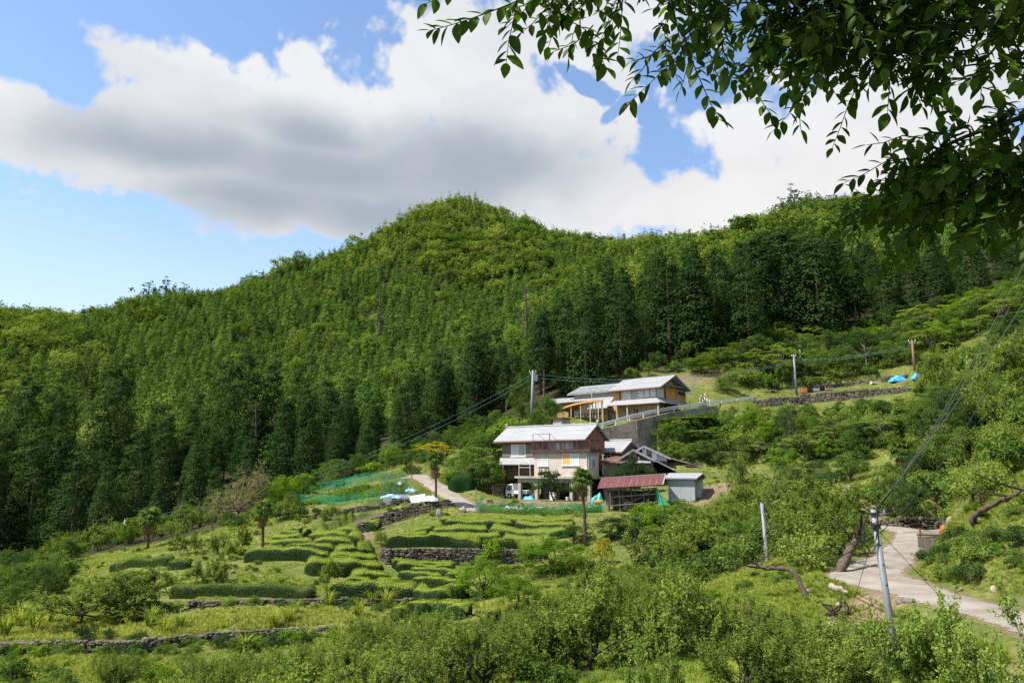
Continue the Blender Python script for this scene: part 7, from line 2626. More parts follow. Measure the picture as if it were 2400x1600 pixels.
b_ = at(2030, 113)
dead_tree('bare white forked dead tree above the upper lane', b_, top_z(806, 113) - b_.z, 1, spread=.7)
b_ = at(2185, 112)
dead_tree('bare thin dead trees behind the palm on the upper lane', b_, top_z(790, 112) - b_.z, 2, n=9)
for i, (px_, pt_, Y_) in enumerate(((590, 935, 150), (1230, 665, 230), (885, 680, 270), (1330, 685, 220))):
 b_ = at(px_, Y_)
 dead_tree('pale dead trunk standing in the hillside forest, ' + ('lowest, left of centre', 'upper middle, above the farmhouse', 'middle of the dark slope', 'right, nearest the cedar grove')[i], b_, max(top_z(pt_, Y_) - b_.z, 9), 5 + i, n=12, spread=.2, m=M_bark)

# garden pines
def pine(label, base, h, w, seed, tiers):
 t = thing('pine_tree', label, 'pine', base)
 rng = np.random.default_rng(seed)
 tb = MB()
 tb.tube([(0, 0, -.3), (-.12 * w, 0, h * .25), (.08 * w, .05, h * .55), (0, 0, h * .95)], [.13, .11, .07, .02], 7)
 cs = []
 for (x, z, r) in tiers:
  k = int(16 * r / .5)
  for i in range(k):
   a = rng.uniform(0, 6.283)
   q_ = r * math.sqrt(rng.random())
   cs.append((x + q_ * math.cos(a), q_ * math.sin(a), z + rng.uniform(-.12, .12) - .25 * q_))
  tb.tube([(0, 0, z * .75), (x * .6, 0, z * .92), (x, 0, z)], [.05, .04, .02], 5)
 cs = np.array(cs)
 per = 46
 idx = np.repeat(np.arange(len(cs)), per)
 d = unit(rng.normal(size=(len(idx), 3)) + np.array([0, 0, .55]))
 L_ = rng.uniform(.16, .30, len(idx))
 c = cs[idx] + d * (L_ * .6)[:, None]
 side = unit(np.cross(d, rng.normal(size=d.shape)))
 v, f = leaf_geo(c, side, .26, .028, rng, axis=d)
 # candles: upright new shoots
 kc = cs[rng.integers(len(cs), size=len(cs) // 2)]
 idc = np.repeat(np.arange(len(kc)), 26)
 hh = rng.random(len(idc))
 dc = unit(rng.normal(size=(len(idc), 3)) * .5 + np.array([0, 0, .9]))
 cc = kc[idc] + np.array([0, 0, 1.0]) * (hh * .55)[:, None] + dc * .08
 v2, f2 = leaf_geo(cc, unit(np.cross(dc, rng.normal(size=dc.shape))), .2, .028, rng, axis=dc)
 lv = Leaves()
 lv.add(v, f, np.clip(.4 + rng.normal(size=len(f)) * .25, 0, 1))
 lv.add(v2, f2, np.clip(.75 + rng.normal(size=len(f2)) * .2, 0, 1))
 link('trunk', mesh_from('trunk', tb.v, tb.f, M_barkd), t)
 link('crown', lv.mesh('crown', L_pine), t)
 return t

p1 = FH.world(FH.U(1302, -2.2, 1170), -2.2, G0)
hp = top_z(1098, p1.y) - p1.z
pine('garden pine with upright shoots in front of the farmhouse garage', p1, hp, 4.5, 1, [(-1.3, hp * .62, .85), (-.6, hp * .80, .75), (-1.9, hp * .45, .7), (-.2, hp * .55, .8), (1.0, hp * .42, .85), (1.9, hp * .36, .6), (.4, hp * .36, .7), (-.9, hp * .95 - .25, .4), (-1.6, hp * .85, .4), (.2, hp * .8, .35)])
p2 = SH.world(SH.U(1484, -2.6, 1110), -2.6, 0)
p2.z = gz(p2.x, p2.y)
hp = top_z(1062, p2.y) - p2.z
pine('dense garden pine in front of the grey tin storehouse', p2, hp, 4.5, 2, [(0, hp * .93, .35), (.1, hp * .82, .55), (-.5, hp * .70, .75), (.7, hp * .68, .8), (-1.2, hp * .56, .85), (0, hp * .58, .9), (1.5, hp * .56, .75), (-1.9, hp * .46, .7), (2.1, hp * .50, .5), (-.7, hp * .44, .9), (.8, hp * .42, .9), (0, hp * .28, .9)])
# a long trained pine branch over the terrace left of the beige wing
tp0 = FH.world(FH.U(1186, 2.6, 1090), 2.6, 0)
tp0.z = YARD
hq = top_z(1075, tp0.y) - tp0.z
pine('trained pine with one long branch slanting up over the terrace', tp0, hq, 2, 3, [(.2, hq * .72, .45), (.9, hq * .80, .35), (1.5, hq * .86, .35), (2.1, hq * .93, .4), (2.6, hq * .98, .35)])

# ------------------------------------------------------------------ thickets: plants one by one over an area of the slope

MARKS = [(150, 'at the left frame edge'), (400, 'toward the left palm'), (640, 'toward the grey tree'), (880, 'toward the netted garden'), (1060, 'toward the yellow tree'), (1170, 'toward the clipped dome hedge'), (1300, 'toward the garage'),
         (1420, 'toward the tallest palm'), (1540, 'toward the red shed'), (1660, 'toward the grey shed'), (1790, 'toward the weeping tree'), (1900, 'toward the lane poles'), (2030, 'toward the lawn rows'), (2160, 'toward the blue tarps'), (2290, 'below the black cables'), (9999, 'by the right frame edge')]
NAMED = {}
TOP_X, TOP_Y = [-100, 500, 900, 1000, 1100, 1240, 1300, 1400, 1500, 1650, 1800, 2000], [1500, 1515, 1425, 1420, 1440, 1430, 1385, 1320, 1310, 1340, 1420, 1480]
TOPS = {1: (TOP_X, TOP_Y), 2: ([1540, 1600, 1700, 1780, 1900, 2060, 2200, 2260], [990, 972, 950, 940, 938, 926, 916, 922])}

def place_word(px_, f):
 return ('front', 'middle', 'back')[min(2, int(f * 3))] + ' row, ' + next(b for a, b in MARKS if px_ < a)

def settle():
 """Where two or three share a label, say which of them; larger crowds keep one label and a group of their own."""
 for lb, os_ in NAMED.items():
  n = len(os_)
  os_.sort(key=lambda o: o.location.x / max(o.location.y, 1))
  for i, o in enumerate(os_):
   if n == 1:
    o['label'] = lb
   elif n <= 7:
    o['label'] = (('left', 'right') if n == 2 else ('leftmost', 'second', 'third', 'fourth', 'fifth', 'sixth', 'rightmost')[:n - 1] + ('rightmost',))[i] + ' ' + lb
   else:
    o['label'] = lb
   if len(o['label'].split()) > 16:
    o['label'] = o['label'].replace('broadleaf ', '').replace('arching ', '').replace('feathery tree', 'tree')
   if len(o['label'].split()) > 16:
    o['label'] = o['label'].replace(' row,', ',').replace('leaning pole', 'pole')

def fill(group, zone, Yr, spacing, kinds, label, seed, n_max=60, hr=(.8, 1.25), keep=None, cat=None, name=None, top=None):
 """Scatter plants over the ground between two sight columns; zone = (px0, px1), Yr = distances."""
 rnd = random.Random(seed)
 out, tries = [], 0
 while len(out) < n_max and tries < n_max * 40:
  tries += 1
  Y = math.sqrt(rnd.uniform(Yr[0] ** 2, Yr[1] ** 2))
  px_ = rnd.uniform(*zone)
  p = at(px_, Y)
  if keep and not keep(px_, 1092 - p.z / Y * F, Y):
   continue
  if any((p.x - a) ** 2 + (p.y - b) ** 2 < (spacing * rnd.uniform(.75, 1.15)) ** 2 for a, b in out):
   continue
  if off_limits(p.x, p.y):
   continue
  kd, h0 = rnd.choices([(k[0], k[1]) for k in kinds], [k[2] for k in kinds])[0]
  protos = KINDS[kd][0]
  h = h0 * rnd.uniform(*hr)
  if top is not None:
   h = min(h, top_z(np.interp(px_, *TOPS[top]) + 40 * rnd.random(), p.y) - p.z)
   if h < .45 * h0:
    continue
  out.append((p.x, p.y))
  vi = rnd.randrange(len(protos))
  s = h / protos[vi][2] * rnd.uniform(.9, 1.2)
  nm = name or {'plum': 'plum_tree', 'plum_near': 'plum_tree', 'cedar': 'cedar_tree', 'frond_tree': 'feathery_tree', 'kudzu': 'kudzu_mound'}.get(kd, 'broadleaf_tree' if 'tree' in kd or kd == 'broadleaf' else 'shrub')
  noun = {'plum_tree': 'plum tree', 'cedar_tree': 'cedar', 'feathery_tree': 'feathery tree', 'kudzu_mound': 'mound of kudzu vine', 'broadleaf_tree': 'broadleaf tree', 'shrub': 'shrub'}[nm]
  tone = {'dark_tree': 'dark green ', 'dark_shrub': 'dark green ', 'bright_tree': 'bright green ', 'bright_shrub': 'bright green ', 'sprig_shrub': 'twiggy '}.get(kd, '')
  tall = '' if nm in ('kudzu_mound',) else 'tall ' if h > h0 * 1.05 else 'low ' if h < h0 * .85 else ''
  o = plant(kd, nm, None, noun.split(' ')[-1] if nm != 'plum_tree' else 'plum tree', p, h, s, group, rz=rnd.uniform(0, 6.28), var=vi)
  NAMED.setdefault(tall + tone + noun + ' ' + label + ', ' + place_word(px_, (Y - Yr[0]) / (Yr[1] - Yr[0])), []).append(o)
 return out

_LIM = []
for key in ('lane', 'side', 'path'):
 _LIM.append((ROADS[key][0], max(ROADS[key][1]) + .5))
_BOX = [ring(FH, -17, 4, -3.2, 8), ring(UH, -19, 3, -2.5, 10.5), ring(RS, -7, 1, -1.5, 3.5), ring(GS, -4.5, 1.5, -1.5, 4), ring(SH, -6, 2.4, -1.5, 6.2), ring(BB, -5, 4.6, -1, 5.6), ring(CH, -6, 1, -2, 7)]

def off_limits(x, y):
 xa, ya = np.array([x]), np.array([y])
 for l_, w_ in _LIM:
  if seg_dist(xa, ya, l_)[0][0] < w_:
   return True
 return any(in_poly(xa, ya, b)[0] for b in _BOX)

# foreground orchard
fill('orchard thicket at the bottom', (860, 1280), (23, 42), 1.9, [('plum_near', 2.7, 3), ('sprig_shrub', 1.7, 1.5), ('shrub', 1.6, 1)], 'in the bottom thicket', 1, 95, (.75, 1.1), top=1)
fill('orchard thicket below the tea terraces', (1230, 1620), (24, 56), 2.1, [('plum_near', 2.8, 3), ('plum', 3.0, 2), ('sprig_shrub', 1.8, 1.2), ('shrub', 1.8, .6)], 'in the lower thicket', 2, 125, (.75, 1.15), top=1, keep=lambda a, b, Y: not (1560 < a < 1720 and 20 < Y < 30))
fill('scrub between the sheds and the lane', (1560, 1990), (44, 72), 2.3, [('plum', 3.2, 3), ('broadleaf', 3.0, 1.3), ('sprig_shrub', 2.2, 1.5), ('shrub', 2.2, 1.5), ('frond_tree', 3.0, .6), ('dark_shrub', 2.0, .8)], 'in the scrub', 3, 130, (.8, 1.2), keep=lambda a, b, Y: not (a > 1870 and Y > 57))
fill('bushes at the bottom left', (-60, 560), (27, 38.5), 2.2, [('bright_shrub', 1.5, 1.4), ('shrub', 1.5, 1.6), ('sprig_shrub', 1.3, 1.5), ('plum_near', 2.0, .8)], 'below the field wall', 4, 48, (.7, 1.1), top=1)
fill('bushes at the bottom', (480, 920), (24, 37.5), 1.8, [('sprig_shrub', 1.5, 2), ('shrub', 1.5, 1.2), ('plum_near', 2.1, 1.4)], 'at the bottom edge', 5, 60, (.75, 1.1), top=1)
fill('bushes on the field wall', (-20, 900), (43.0, 45.6), 1.3, [('dark_shrub', .8, 2), ('shrub', .8, 2), ('bright_shrub', .8, 1)], 'on the field wall', 6, 44, (.6, 1.2))
fill('scrub under the dark hedge', (380, 1000), (51.5, 53.5), 1.6, [('shrub', .7, 2), ('dark_shrub', .6, 2), ('sprig_shrub', .6, 1)], 'below the long dark hedge', 7, 26, (.6, 1.2))
T('plum_close', 'plum_tree', 'sunlit plum tree with upright leafy shoots at the bottom centre right', 'plum tree', 1520, 1470, Y=15.0, w=235, var=1)
T('plum_close', 'plum_tree', 'leafy plum tree with upright shoots, right of the leaning pole', 'plum tree', 2290, 1428, Y=12.4, w=400, var=0)
T('plum_close', 'plum_tree', 'plum tree filling the bottom right corner of the frame', 'plum tree', 2440, 1420, Y=11.0, w=420, var=1)
T('plum_near', 'plum_tree', 'plum tree behind the foot of the leaning pole', 'plum tree', 2030, 1478, Y=22.6, w=260, var=1)
T('plum_near', 'plum_tree', 'low plum tree at the bottom edge left of the leaning pole foot', 'plum tree', 1990, 1545, Y=15, w=270, var=2)
T('plum_near', 'plum_tree', 'plum tree left of the foot of the leaning pole', 'plum tree', 1830, 1490, Y=18, w=280, var=1)
T('plum_near', 'plum_tree', 'plum tree with bare forked limbs on the grass left of the leaning pole', 'plum tree', 1780, 1395, Y=26, w=230, var=0)
T('plum_near', 'plum_tree', 'plum tree standing on the green grass with a clear pale trunk', 'plum tree', 1640, 1335, py=1505, w=250, var=2)
T('plum_near', 'plum_tree', 'plum tree leaning over the dark limbs left of the grass strip', 'plum tree', 1545, 1375, Y=31, w=190, var=0)
fill('plum trees on the near slope', (1700, 2000), (14.5, 22), 2.0, [('plum_near', 2.2, 3), ('sprig_shrub', 1.3, 1)], 'on the near slope', 8, 9, (.7, 1.0), keep=lambda a, b, Y: a > 1740 and b > 1560)
# leaning trunks of old plum trees by the lane
for i, (pts, r_, lb_) in enumerate((([(1965, 1333, 31.8), (1985, 1300, 32.3), (2003, 1272, 33), (2012, 1248, 33.5)], .19, 'thick leaning old plum trunk at the left edge of the lane'), ([(2297, 1237, 32), (2281, 1212, 32), (2324, 1184, 31), (2362, 1166, 30), (2400, 1148, 29.5)], .13, 'crooked leaning trunk on the grassy slope at the right edge'),
         ([(1890, 1375, 29), (1860, 1340, 29.5), (1800, 1332, 30), (1755, 1325, 31)], .10, 'long dark limb reaching left over the scrub by the lane'))):
 q_ = [P(*p) for p in pts]
 q_[0].z = min(q_[0].z, gz(q_[0].x, q_[0].y)) - .1
 t = thing('leaning_trunk', lb_, 'tree trunk', q_[0])
 rj = random.Random(70 + i)
 MB().tube([p - q_[0] + Vector((rj.gauss(0, .3), rj.gauss(0, .3), rj.gauss(0, .3))) * r_ * .6 for p in spline(q_, 6)], [r_ * (1.15 - .6 * k / (6 * (len(q_) - 1))) * rj.uniform(.8, 1.2) for k in range(6 * (len(q_) - 1) + 1)], 10).build('trunk', M_bark, t, smooth=True)
 b = MB()
 rnd = random.Random(i)
 for k in range(7):
  s = q_[-1].lerp(q_[-2], rnd.random()) - q_[0]
  d = Vector((rnd.gauss(0, 1), rnd.gauss(0, .6), rnd.uniform(.2, 1.2)))
  b.tube([s, s + d * .5, s + d * 1.0 + Vector((rnd.gauss(0, .2), 0, .1))], [r_ * .35, r_ * .22, r_ * .08], 5)
 b.build('limbs', M_barkd, t)
fill('trees over the leaning plum trunk', (1900, 2085), (33, 44), 2.2, [('plum', 2.9, 3), ('sprig_shrub', 1.8, 1)], 'at the lane bend', 9, 16, (.8, 1.1), keep=lambda a, b, Y: a < 2040 - (44 - Y) * 6)
fill('trees behind the lane', (2080, 2420), (47, 62), 2.2, [('plum', 3.2, 2), ('dark_tree', 3.6, 1), ('broadleaf', 3.4, 1.2), ('shrub', 2.4, 1.2)], 'behind the far lane bend', 10, 56, (.8, 1.2))
# right bank above the lane
fill('ivy and shrubs on the right bank', (2160, 2420), (26.8, 33), 1.1, [('dark_shrub', .75, 3), ('kudzu', .5, 1.0), ('shrub', .6, 1)], 'on the lane bank', 11, 42, (.7, 1.3), keep=lambda a, b, Y: 1255 < b < 1385 and a > 2150 + (b - 1270) * .6)
fill('shrubs on the right hand slope', (2150, 2440), (35, 50), 2.0, [('plum', 3.0, 2.4), ('sprig_shrub', 2.0, 1.4), ('dark_shrub', 1.8, 1), ('shrub', 1.8, 1)], 'on the right slope', 12, 44, (.8, 1.2), keep=lambda a, b, Y: not (b > 1175 and a < 2330) )
T('dark_tree', 'broadleaf_tree', 'large dark glossy tree behind the black cables', 'tree', 2235, 955, Y=60, w=230)
T('dark_tree', 'broadleaf_tree', 'dark glossy tree beside the palm with the brown skirt', 'tree', 2170, 1040, Y=57, w=130)
T('plum', 'plum_tree', 'tall olive green tree at the right edge above the grassy slope', 'plum tree', 2360, 965, Y=50, w=200, var=1)
T('plum', 'plum_tree', 'olive green tree below the squat palm at the right', 'plum tree', 2290, 1075, Y=47, w=170, var=3)
T('plum', 'plum_tree', 'olive green tree at the right edge over the crooked trunk', 'plum tree', 2400, 1020, Y=40, w=210, var=1)
# the middle slope
fill('shrubs on the slope below the upper lane', (1590, 2260), (76, 103), 2.3, [('broadleaf', 4.0, 3), ('dark_tree', 4.0, 1.6), ('frond_tree', 3.8, 1.6), ('sprig_shrub', 2.6, 1.4), ('shrub', 2.6, 1.6), ('bright_tree', 3.4, 1.0)], 'below the upper lane', 13, 270, (.75, 1.2), top=2, keep=lambda a, b, Y: b < 1085 - max(0, 1750 - a) * .25 and Y < 99.5 - max(0, a - 1900) * .03)
fill('shrubs beside the retaining wall', (1600, 1720), (95.5, 99.5), 1.6, [('broadleaf', 2.8, 2), ('bright_tree', 2.6, 1.5), ('shrub', 1.8, 2), ('frond_tree', 3.0, 1)], 'by the retaining wall', 24, 60, (.7, 1.1), top=2)
rnd = random.Random(61)
for k in range(150):
 px_, py_ = rnd.uniform(1556, 1730), rnd.uniform(988, 1092)
 p = G(px_, py_, 86)
 if p.y > 104 or (py_ > 1050 and px_ < 1650) or any((p.x - q.location.x) ** 2 + (p.y - q.location.y) ** 2 < 1.9 for q in NAMED.get('BANK', [])):
  continue
 kd = rnd.choice(['broadleaf', 'broadleaf', 'bright_tree', 'shrub', 'frond_tree', 'dark_tree'])
 h = rnd.uniform(1.5, 2.5)
 o = plant(kd, 'feathery_tree' if kd == 'frond_tree' else 'shrub' if kd == 'shrub' else 'broadleaf_tree', None, 'tree' if kd != 'shrub' else 'shrub', p, h, h / KINDS[kd][0][0][2] * rnd.uniform(1.0, 1.3), 'growth on the steep bank by the retaining wall', var=0)
 NAMED.setdefault('BANK', []).append(o)
 NAMED.setdefault({'bright_tree': 'bright green ', 'dark_tree': 'dark green '}.get(kd, '') + ('feathery tree' if kd == 'frond_tree' else 'shrub' if kd == 'shrub' else 'broadleaf tree') + (' high' if py_ < 1030 else ' low') + ' on the steep bank by the retaining wall', []).append(o)
NAMED.pop('BANK')
for kd, px_, pt_, pb_, w_, lb in (('broadleaf', 1558, 1002, 1042, 62, 'leftmost round tree against the end of the concrete wall'), ('bright_tree', 1582, 985, 1030, 66, 'light green tree high beside the end of the concrete wall'), ('broadleaf', 1606, 996, 1044, 70, 'bushy tree below the guardrail beside the concrete wall'), ('frond_tree', 1634, 986, 1040, 90, 'feathery tree crowning the bank right of the concrete wall'), ('dark_tree', 1562, 1032, 1066, 50, 'dark shrubby tree low against the concrete wall end'),
                              ('bright_tree', 1590, 1034, 1078, 66, 'bright tree behind the long roof of the back barn'), ('broadleaf', 1622, 1036, 1084, 74, 'green tree just above the long barn roof'), ('broadleaf', 1652, 1030, 1080, 80, 'round tree at the right end of the long barn roof'), ('shrub', 1546, 1052, 1080, 46, 'shrub in the corner between the concrete wall and the barn')):
 T(kd, 'feathery_tree' if kd == 'frond_tree' else 'shrub' if kd == 'shrub' else 'broadleaf_tree', lb, 'shrub' if kd == 'shrub' else 'tree', px_, pt_, py=pb_, w=w_)
fill('trees at the right of the middle slope', (2180, 2430), (56, 95), 2.4, [('broadleaf', 3.8, 2), ('dark_tree', 3.8, 1.4), ('kudzu', 1.6, 1.2), ('plum', 3.4, 1.4)], 'on the right slope', 14, 110, (.8, 1.2))
for i, (px_, pt_, Y_, w_) in enumerate(((2330, 800, 78, 190), (2390, 770, 74, 190), (2270, 880, 84, 150), (2395, 860, 68, 170), (2230, 905, 92, 120), (2340, 870, 74, 150))):
 T('kudzu', 'kudzu_mound', 'mound of kudzu vine at the right edge, ' + ('second highest, behind the cables', 'highest, in the corner of the slope', 'left of the squat palm', 'lowest, at the frame edge', 'nearest the upper lane', 'just above the squat palm')[i], 'kudzu', px_, pt_, Y=Y_, w=w_, group='kudzu at the right edge')
fill('shrubs above the upper lane', (1600, 2240), (110.5, 118), 2.4, [('shrub', 2.0, 2), ('sprig_shrub', 2.0, 2), ('broadleaf', 2.8, 1), ('frond_tree', 3.2, 1)], 'above the upper lane', 15, 70, (.7, 1.2), keep=lambda a, b, Y: a > 1680)
fill('feathery trees above the upper lane', (1690, 2420), (112, 135), 3.0, [('frond_tree', 5.0, 2.4), ('broadleaf', 4.6, 2.2), ('bright_tree', 4.2, 1), ('dark_tree', 4.8, 1.2), ('kudzu', 2.2, .6)], 'below the right cedars', 16, 140, (.8, 1.25), keep=lambda a, b, Y: a > 1700 + (127 - Y) * 4)
fill('shrubs at the cedar edge', (1400, 1720), (117, 127), 3.2, [('shrub', 2.2, 1), ('dark_tree', 3.6, 1), ('broadleaf', 3.0, 1)], 'under the house cedars', 17, 22, (.6, 1.1))
# valley edge at the left
fill('shrubs at the left edge of the field', (-80, 260), (56, 84), 3.2, [('dark_tree', 3.4, 1.4), ('broadleaf', 3.4, 2), ('shrub', 2.4, 1.5), ('plum', 3.0, 1)], 'left of the fields', 18, 36, (.75, 1.2), keep=lambda a, b, Y: a < 110 + (Y - 56) * 2.0)
fill('shrubs along the forest edge at the left', (120, 640), (87, 108), 3.0, [('plum', 3.0, 2.5), ('broadleaf', 3.2, 1.5), ('bright_tree', 3.2, .8), ('sprig_shrub', 2.0, 1.2), ('dark_shrub', 1.8, 1)], 'at the forest edge', 19, 60, (.75, 1.15), keep=lambda a, b, Y: b < 1295 - (a - 120) * .22 or Y > 95)
fill('shrubs by the garden', (500, 700), (80, 90), 2.6, [('dark_shrub', 1.5, 2), ('shrub', 1.5, 2), ('sprig_shrub', 1.3, 1)], 'left of the garden', 20, 16, (.7, 1.2), keep=lambda a, b, Y: b < 1232)
fill('shrubs behind the garden', (640, 1180), (100, 114), 3.2, [('broadleaf', 3.4, 2), ('bright_tree', 3.0, 1), ('shrub', 2.2, 1.5), ('dark_tree', 3.4, 1)], 'behind the garden', 21, 40, (.7, 1.15))
fill('trees around the farmhouse', (1080, 1330), (97, 116), 2.8, [('broadleaf', 3.4, 2), ('bright_shrub', 2.0, 1), ('dark_tree', 3.6, 1)], 'behind the farmhouse', 22, 26, (.7, 1.1), keep=lambda a, b, Y: a < 1300)
fill('bushes on the lawn edge', (1640, 2080), (70, 90), 4.0, [('shrub', 1.6, 1), ('dark_shrub', 1.6, 1), ('dark_tree', 3.2, .7)], 'by the shaded lawn', 23, 14, (.7, 1.2), keep=lambda a, b, Y: a > 1900 or b < 1090)
T('bright_tree', 'broadleaf_tree', 'young bright green tree at the left forest edge', 'tree', 155, 1256, py=1322, w=80)
T('broadleaf', 'broadleaf_tree', 'dark round tree at the far left above the fields', 'tree', 72, 1308, Y=66, w=140)

# ------------------------------------------------------------------ cedars of the near forest, one by one
CED = []
CED_X = [-150, 60, 130, 210, 330, 450, 560, 640, 760, 850, 930, 1000, 1060, 1130, 1200, 1280, 1350, 1420, 1500, 1550, 1640, 1720, 1790, 1870, 1950, 2100, 2450]
CED_Y = [950, 950, 985, 1050, 920, 990, 960, 910, 855, 920, 880, 790, 765, 735, 735, 690, 650, 605, 590, 548, 530, 545, 510, 488, 515, 525, 490]
SKY_X = [-300, 0, 60, 120, 190, 240, 300, 350, 400, 440, 520, 560, 640, 700, 760, 800, 850, 900, 940, 990, 1080, 1160, 1240, 1300, 1360, 1420, 1480, 1560, 1620, 1700, 1780, 1830, 1880, 1950, 2050, 2700]
SKY_Y = [690, 702, 704, 720, 730, 710, 678, 662, 662, 675, 680, 640, 603, 585, 568, 545, 533, 516, 488, 453, 440, 452, 487, 520, 532, 545, 540, 530, 515, 505, 496, 475, 448, 448, 455, 430]

def cedars(group, zone, Yr, spacing, hr, label, seed, n_max, keep=None):
 rnd = random.Random(seed)
 n, tries = 0, 0
 while n < n_max and tries < 6000:
  tries += 1
  Y = rnd.uniform(*Yr)
  px_ = rnd.uniform(*zone)
  p = at(px_, Y)
  if keep and not keep(px_, Y):
   continue
  if any((p.x - a) ** 2 + (p.y - b) ** 2 < (spacing * rnd.uniform(.8, 1.1)) ** 2 for a, b in CED):
   continue
  CED.append((p.x, p.y))
  n += 1
  pt_ = np.interp(px_, CED_X, CED_Y) + (110 if px_ > 930 else 190) * rnd.random() ** 1.4
  h = min(max(top_z(pt_, p.y) - p.z, 8), hr[1] + 4)
  wd = rnd.uniform(1.0, 1.4)
  o = plant('cedar', 'cedar_tree', None, 'cedar', p, h, h / 23 * wd, group, rz=rnd.uniform(0, 6.28))
  NAMED.setdefault(('broad ' if wd > 1.2 else 'slim ') + label + ', ' + place_word(px_, (Y - Yr[0]) / (Yr[1] - Yr[0])), []).append(o)

cedars('cedars behind the upper house', (1380, 1760), (124, 150), 5.2, (20, 27), 'cedar behind the upper house', 1, 46)
cedars('cedars on the right above the upper lane', (1740, 2460), (134, 166), 5.4, (21, 29), 'cedar of the right grove', 2, 74, keep=lambda a, Y: True)
cedars('cedars behind the farmhouse', (930, 1400), (118, 150), 5.2, (19, 26), 'cedar behind the farmhouse', 3, 62, keep=lambda a, Y: Y > 118 + max(0, 1150 - a) * .03)
cedars('cedars beyond the tea terraces', (430, 950), (116, 150), 5.2, (17, 24), 'cedar beyond the tea terraces', 4, 62, keep=lambda a, Y: Y > 112 + abs(a - 700) * .015)
cedars('cedars at the left edge', (-120, 440), (112, 150), 5.4, (19, 26), 'cedar of the left valley forest', 5, 50)

# ------------------------------------------------------------------ the wooded mountain: one mass of trees

def scatter_object(name, label, pts, idx, rot, scl, sources, kind='stuff'):
 me = bpy.data.meshes.new(name)
 me.vertices.add(len(pts))
 me.vertices.foreach_set('co', np.asarray(pts, dtype=np.float32).ravel())
 a = me.attributes.new('pick', 'INT', 'POINT')
 a.data.foreach_set('value', np.asarray(idx, dtype=np.int32))
 a = me.attributes.new('turn', 'FLOAT_VECTOR', 'POINT')
 a.data.foreach_set('vector', np.asarray(rot, dtype=np.float32).ravel())
 a = me.attributes.new('size', 'FLOAT_VECTOR', 'POINT')
 a.data.foreach_set('vector', np.asarray(scl, dtype=np.float32).ravel())
 o = link(name, me)
 tag(o, label, kind=kind)
 ng = bpy.data.node_groups.new(name, 'GeometryNodeTree')
 ng.interface.new_socket('Geometry', in_out='INPUT', socket_type='NodeSocketGeometry')
 ng.interface.new_socket('Geometry', in_out='OUTPUT', socket_type='NodeSocketGeometry')
 N, L = ng.nodes, ng.links
 gi, go = N.new('NodeGroupInput'), N.new('NodeGroupOutput')
 iop = N.new('GeometryNodeInstanceOnPoints')
 L.new(gi.outputs[0], iop.inputs['Points'])
 jn = N.new('GeometryNodeJoinGeometry')
 for s in reversed(sources):
  oi = N.new('GeometryNodeObjectInfo')
  oi.transform_space = 'ORIGINAL'
  oi.inputs['Object'].default_value = s
  oi.inputs['As Instance'].default_value = True
  L.new(oi.outputs['Geometry'], jn.inputs[0])
 L.new(jn.outputs[0], iop.inputs['Instance'])
 iop.inputs['Pick Instance'].default_value = True

 def na(nm, ty):
  n = N.new('GeometryNodeInputNamedAttribute')
  n.data_type = ty
  n.inputs['Name'].default_value = nm
  return n.outputs['Attribute']
 L.new(na('pick', 'INT'), iop.inputs['Instance Index'])
 e2r = N.new('FunctionNodeEulerToRotation')
 L.new(na('turn', 'FLOAT_VECTOR'), e2r.inputs[0])
 L.new(e2r.outputs[0], iop.inputs['Rotation'])
 L.new(na('size', 'FLOAT_VECTOR'), iop.inputs['Scale'])
 L.new(iop.outputs[0], go.inputs[0])
 md = o.modifiers.new('scatter', 'NODES')
 md.node_group = ng
 return o

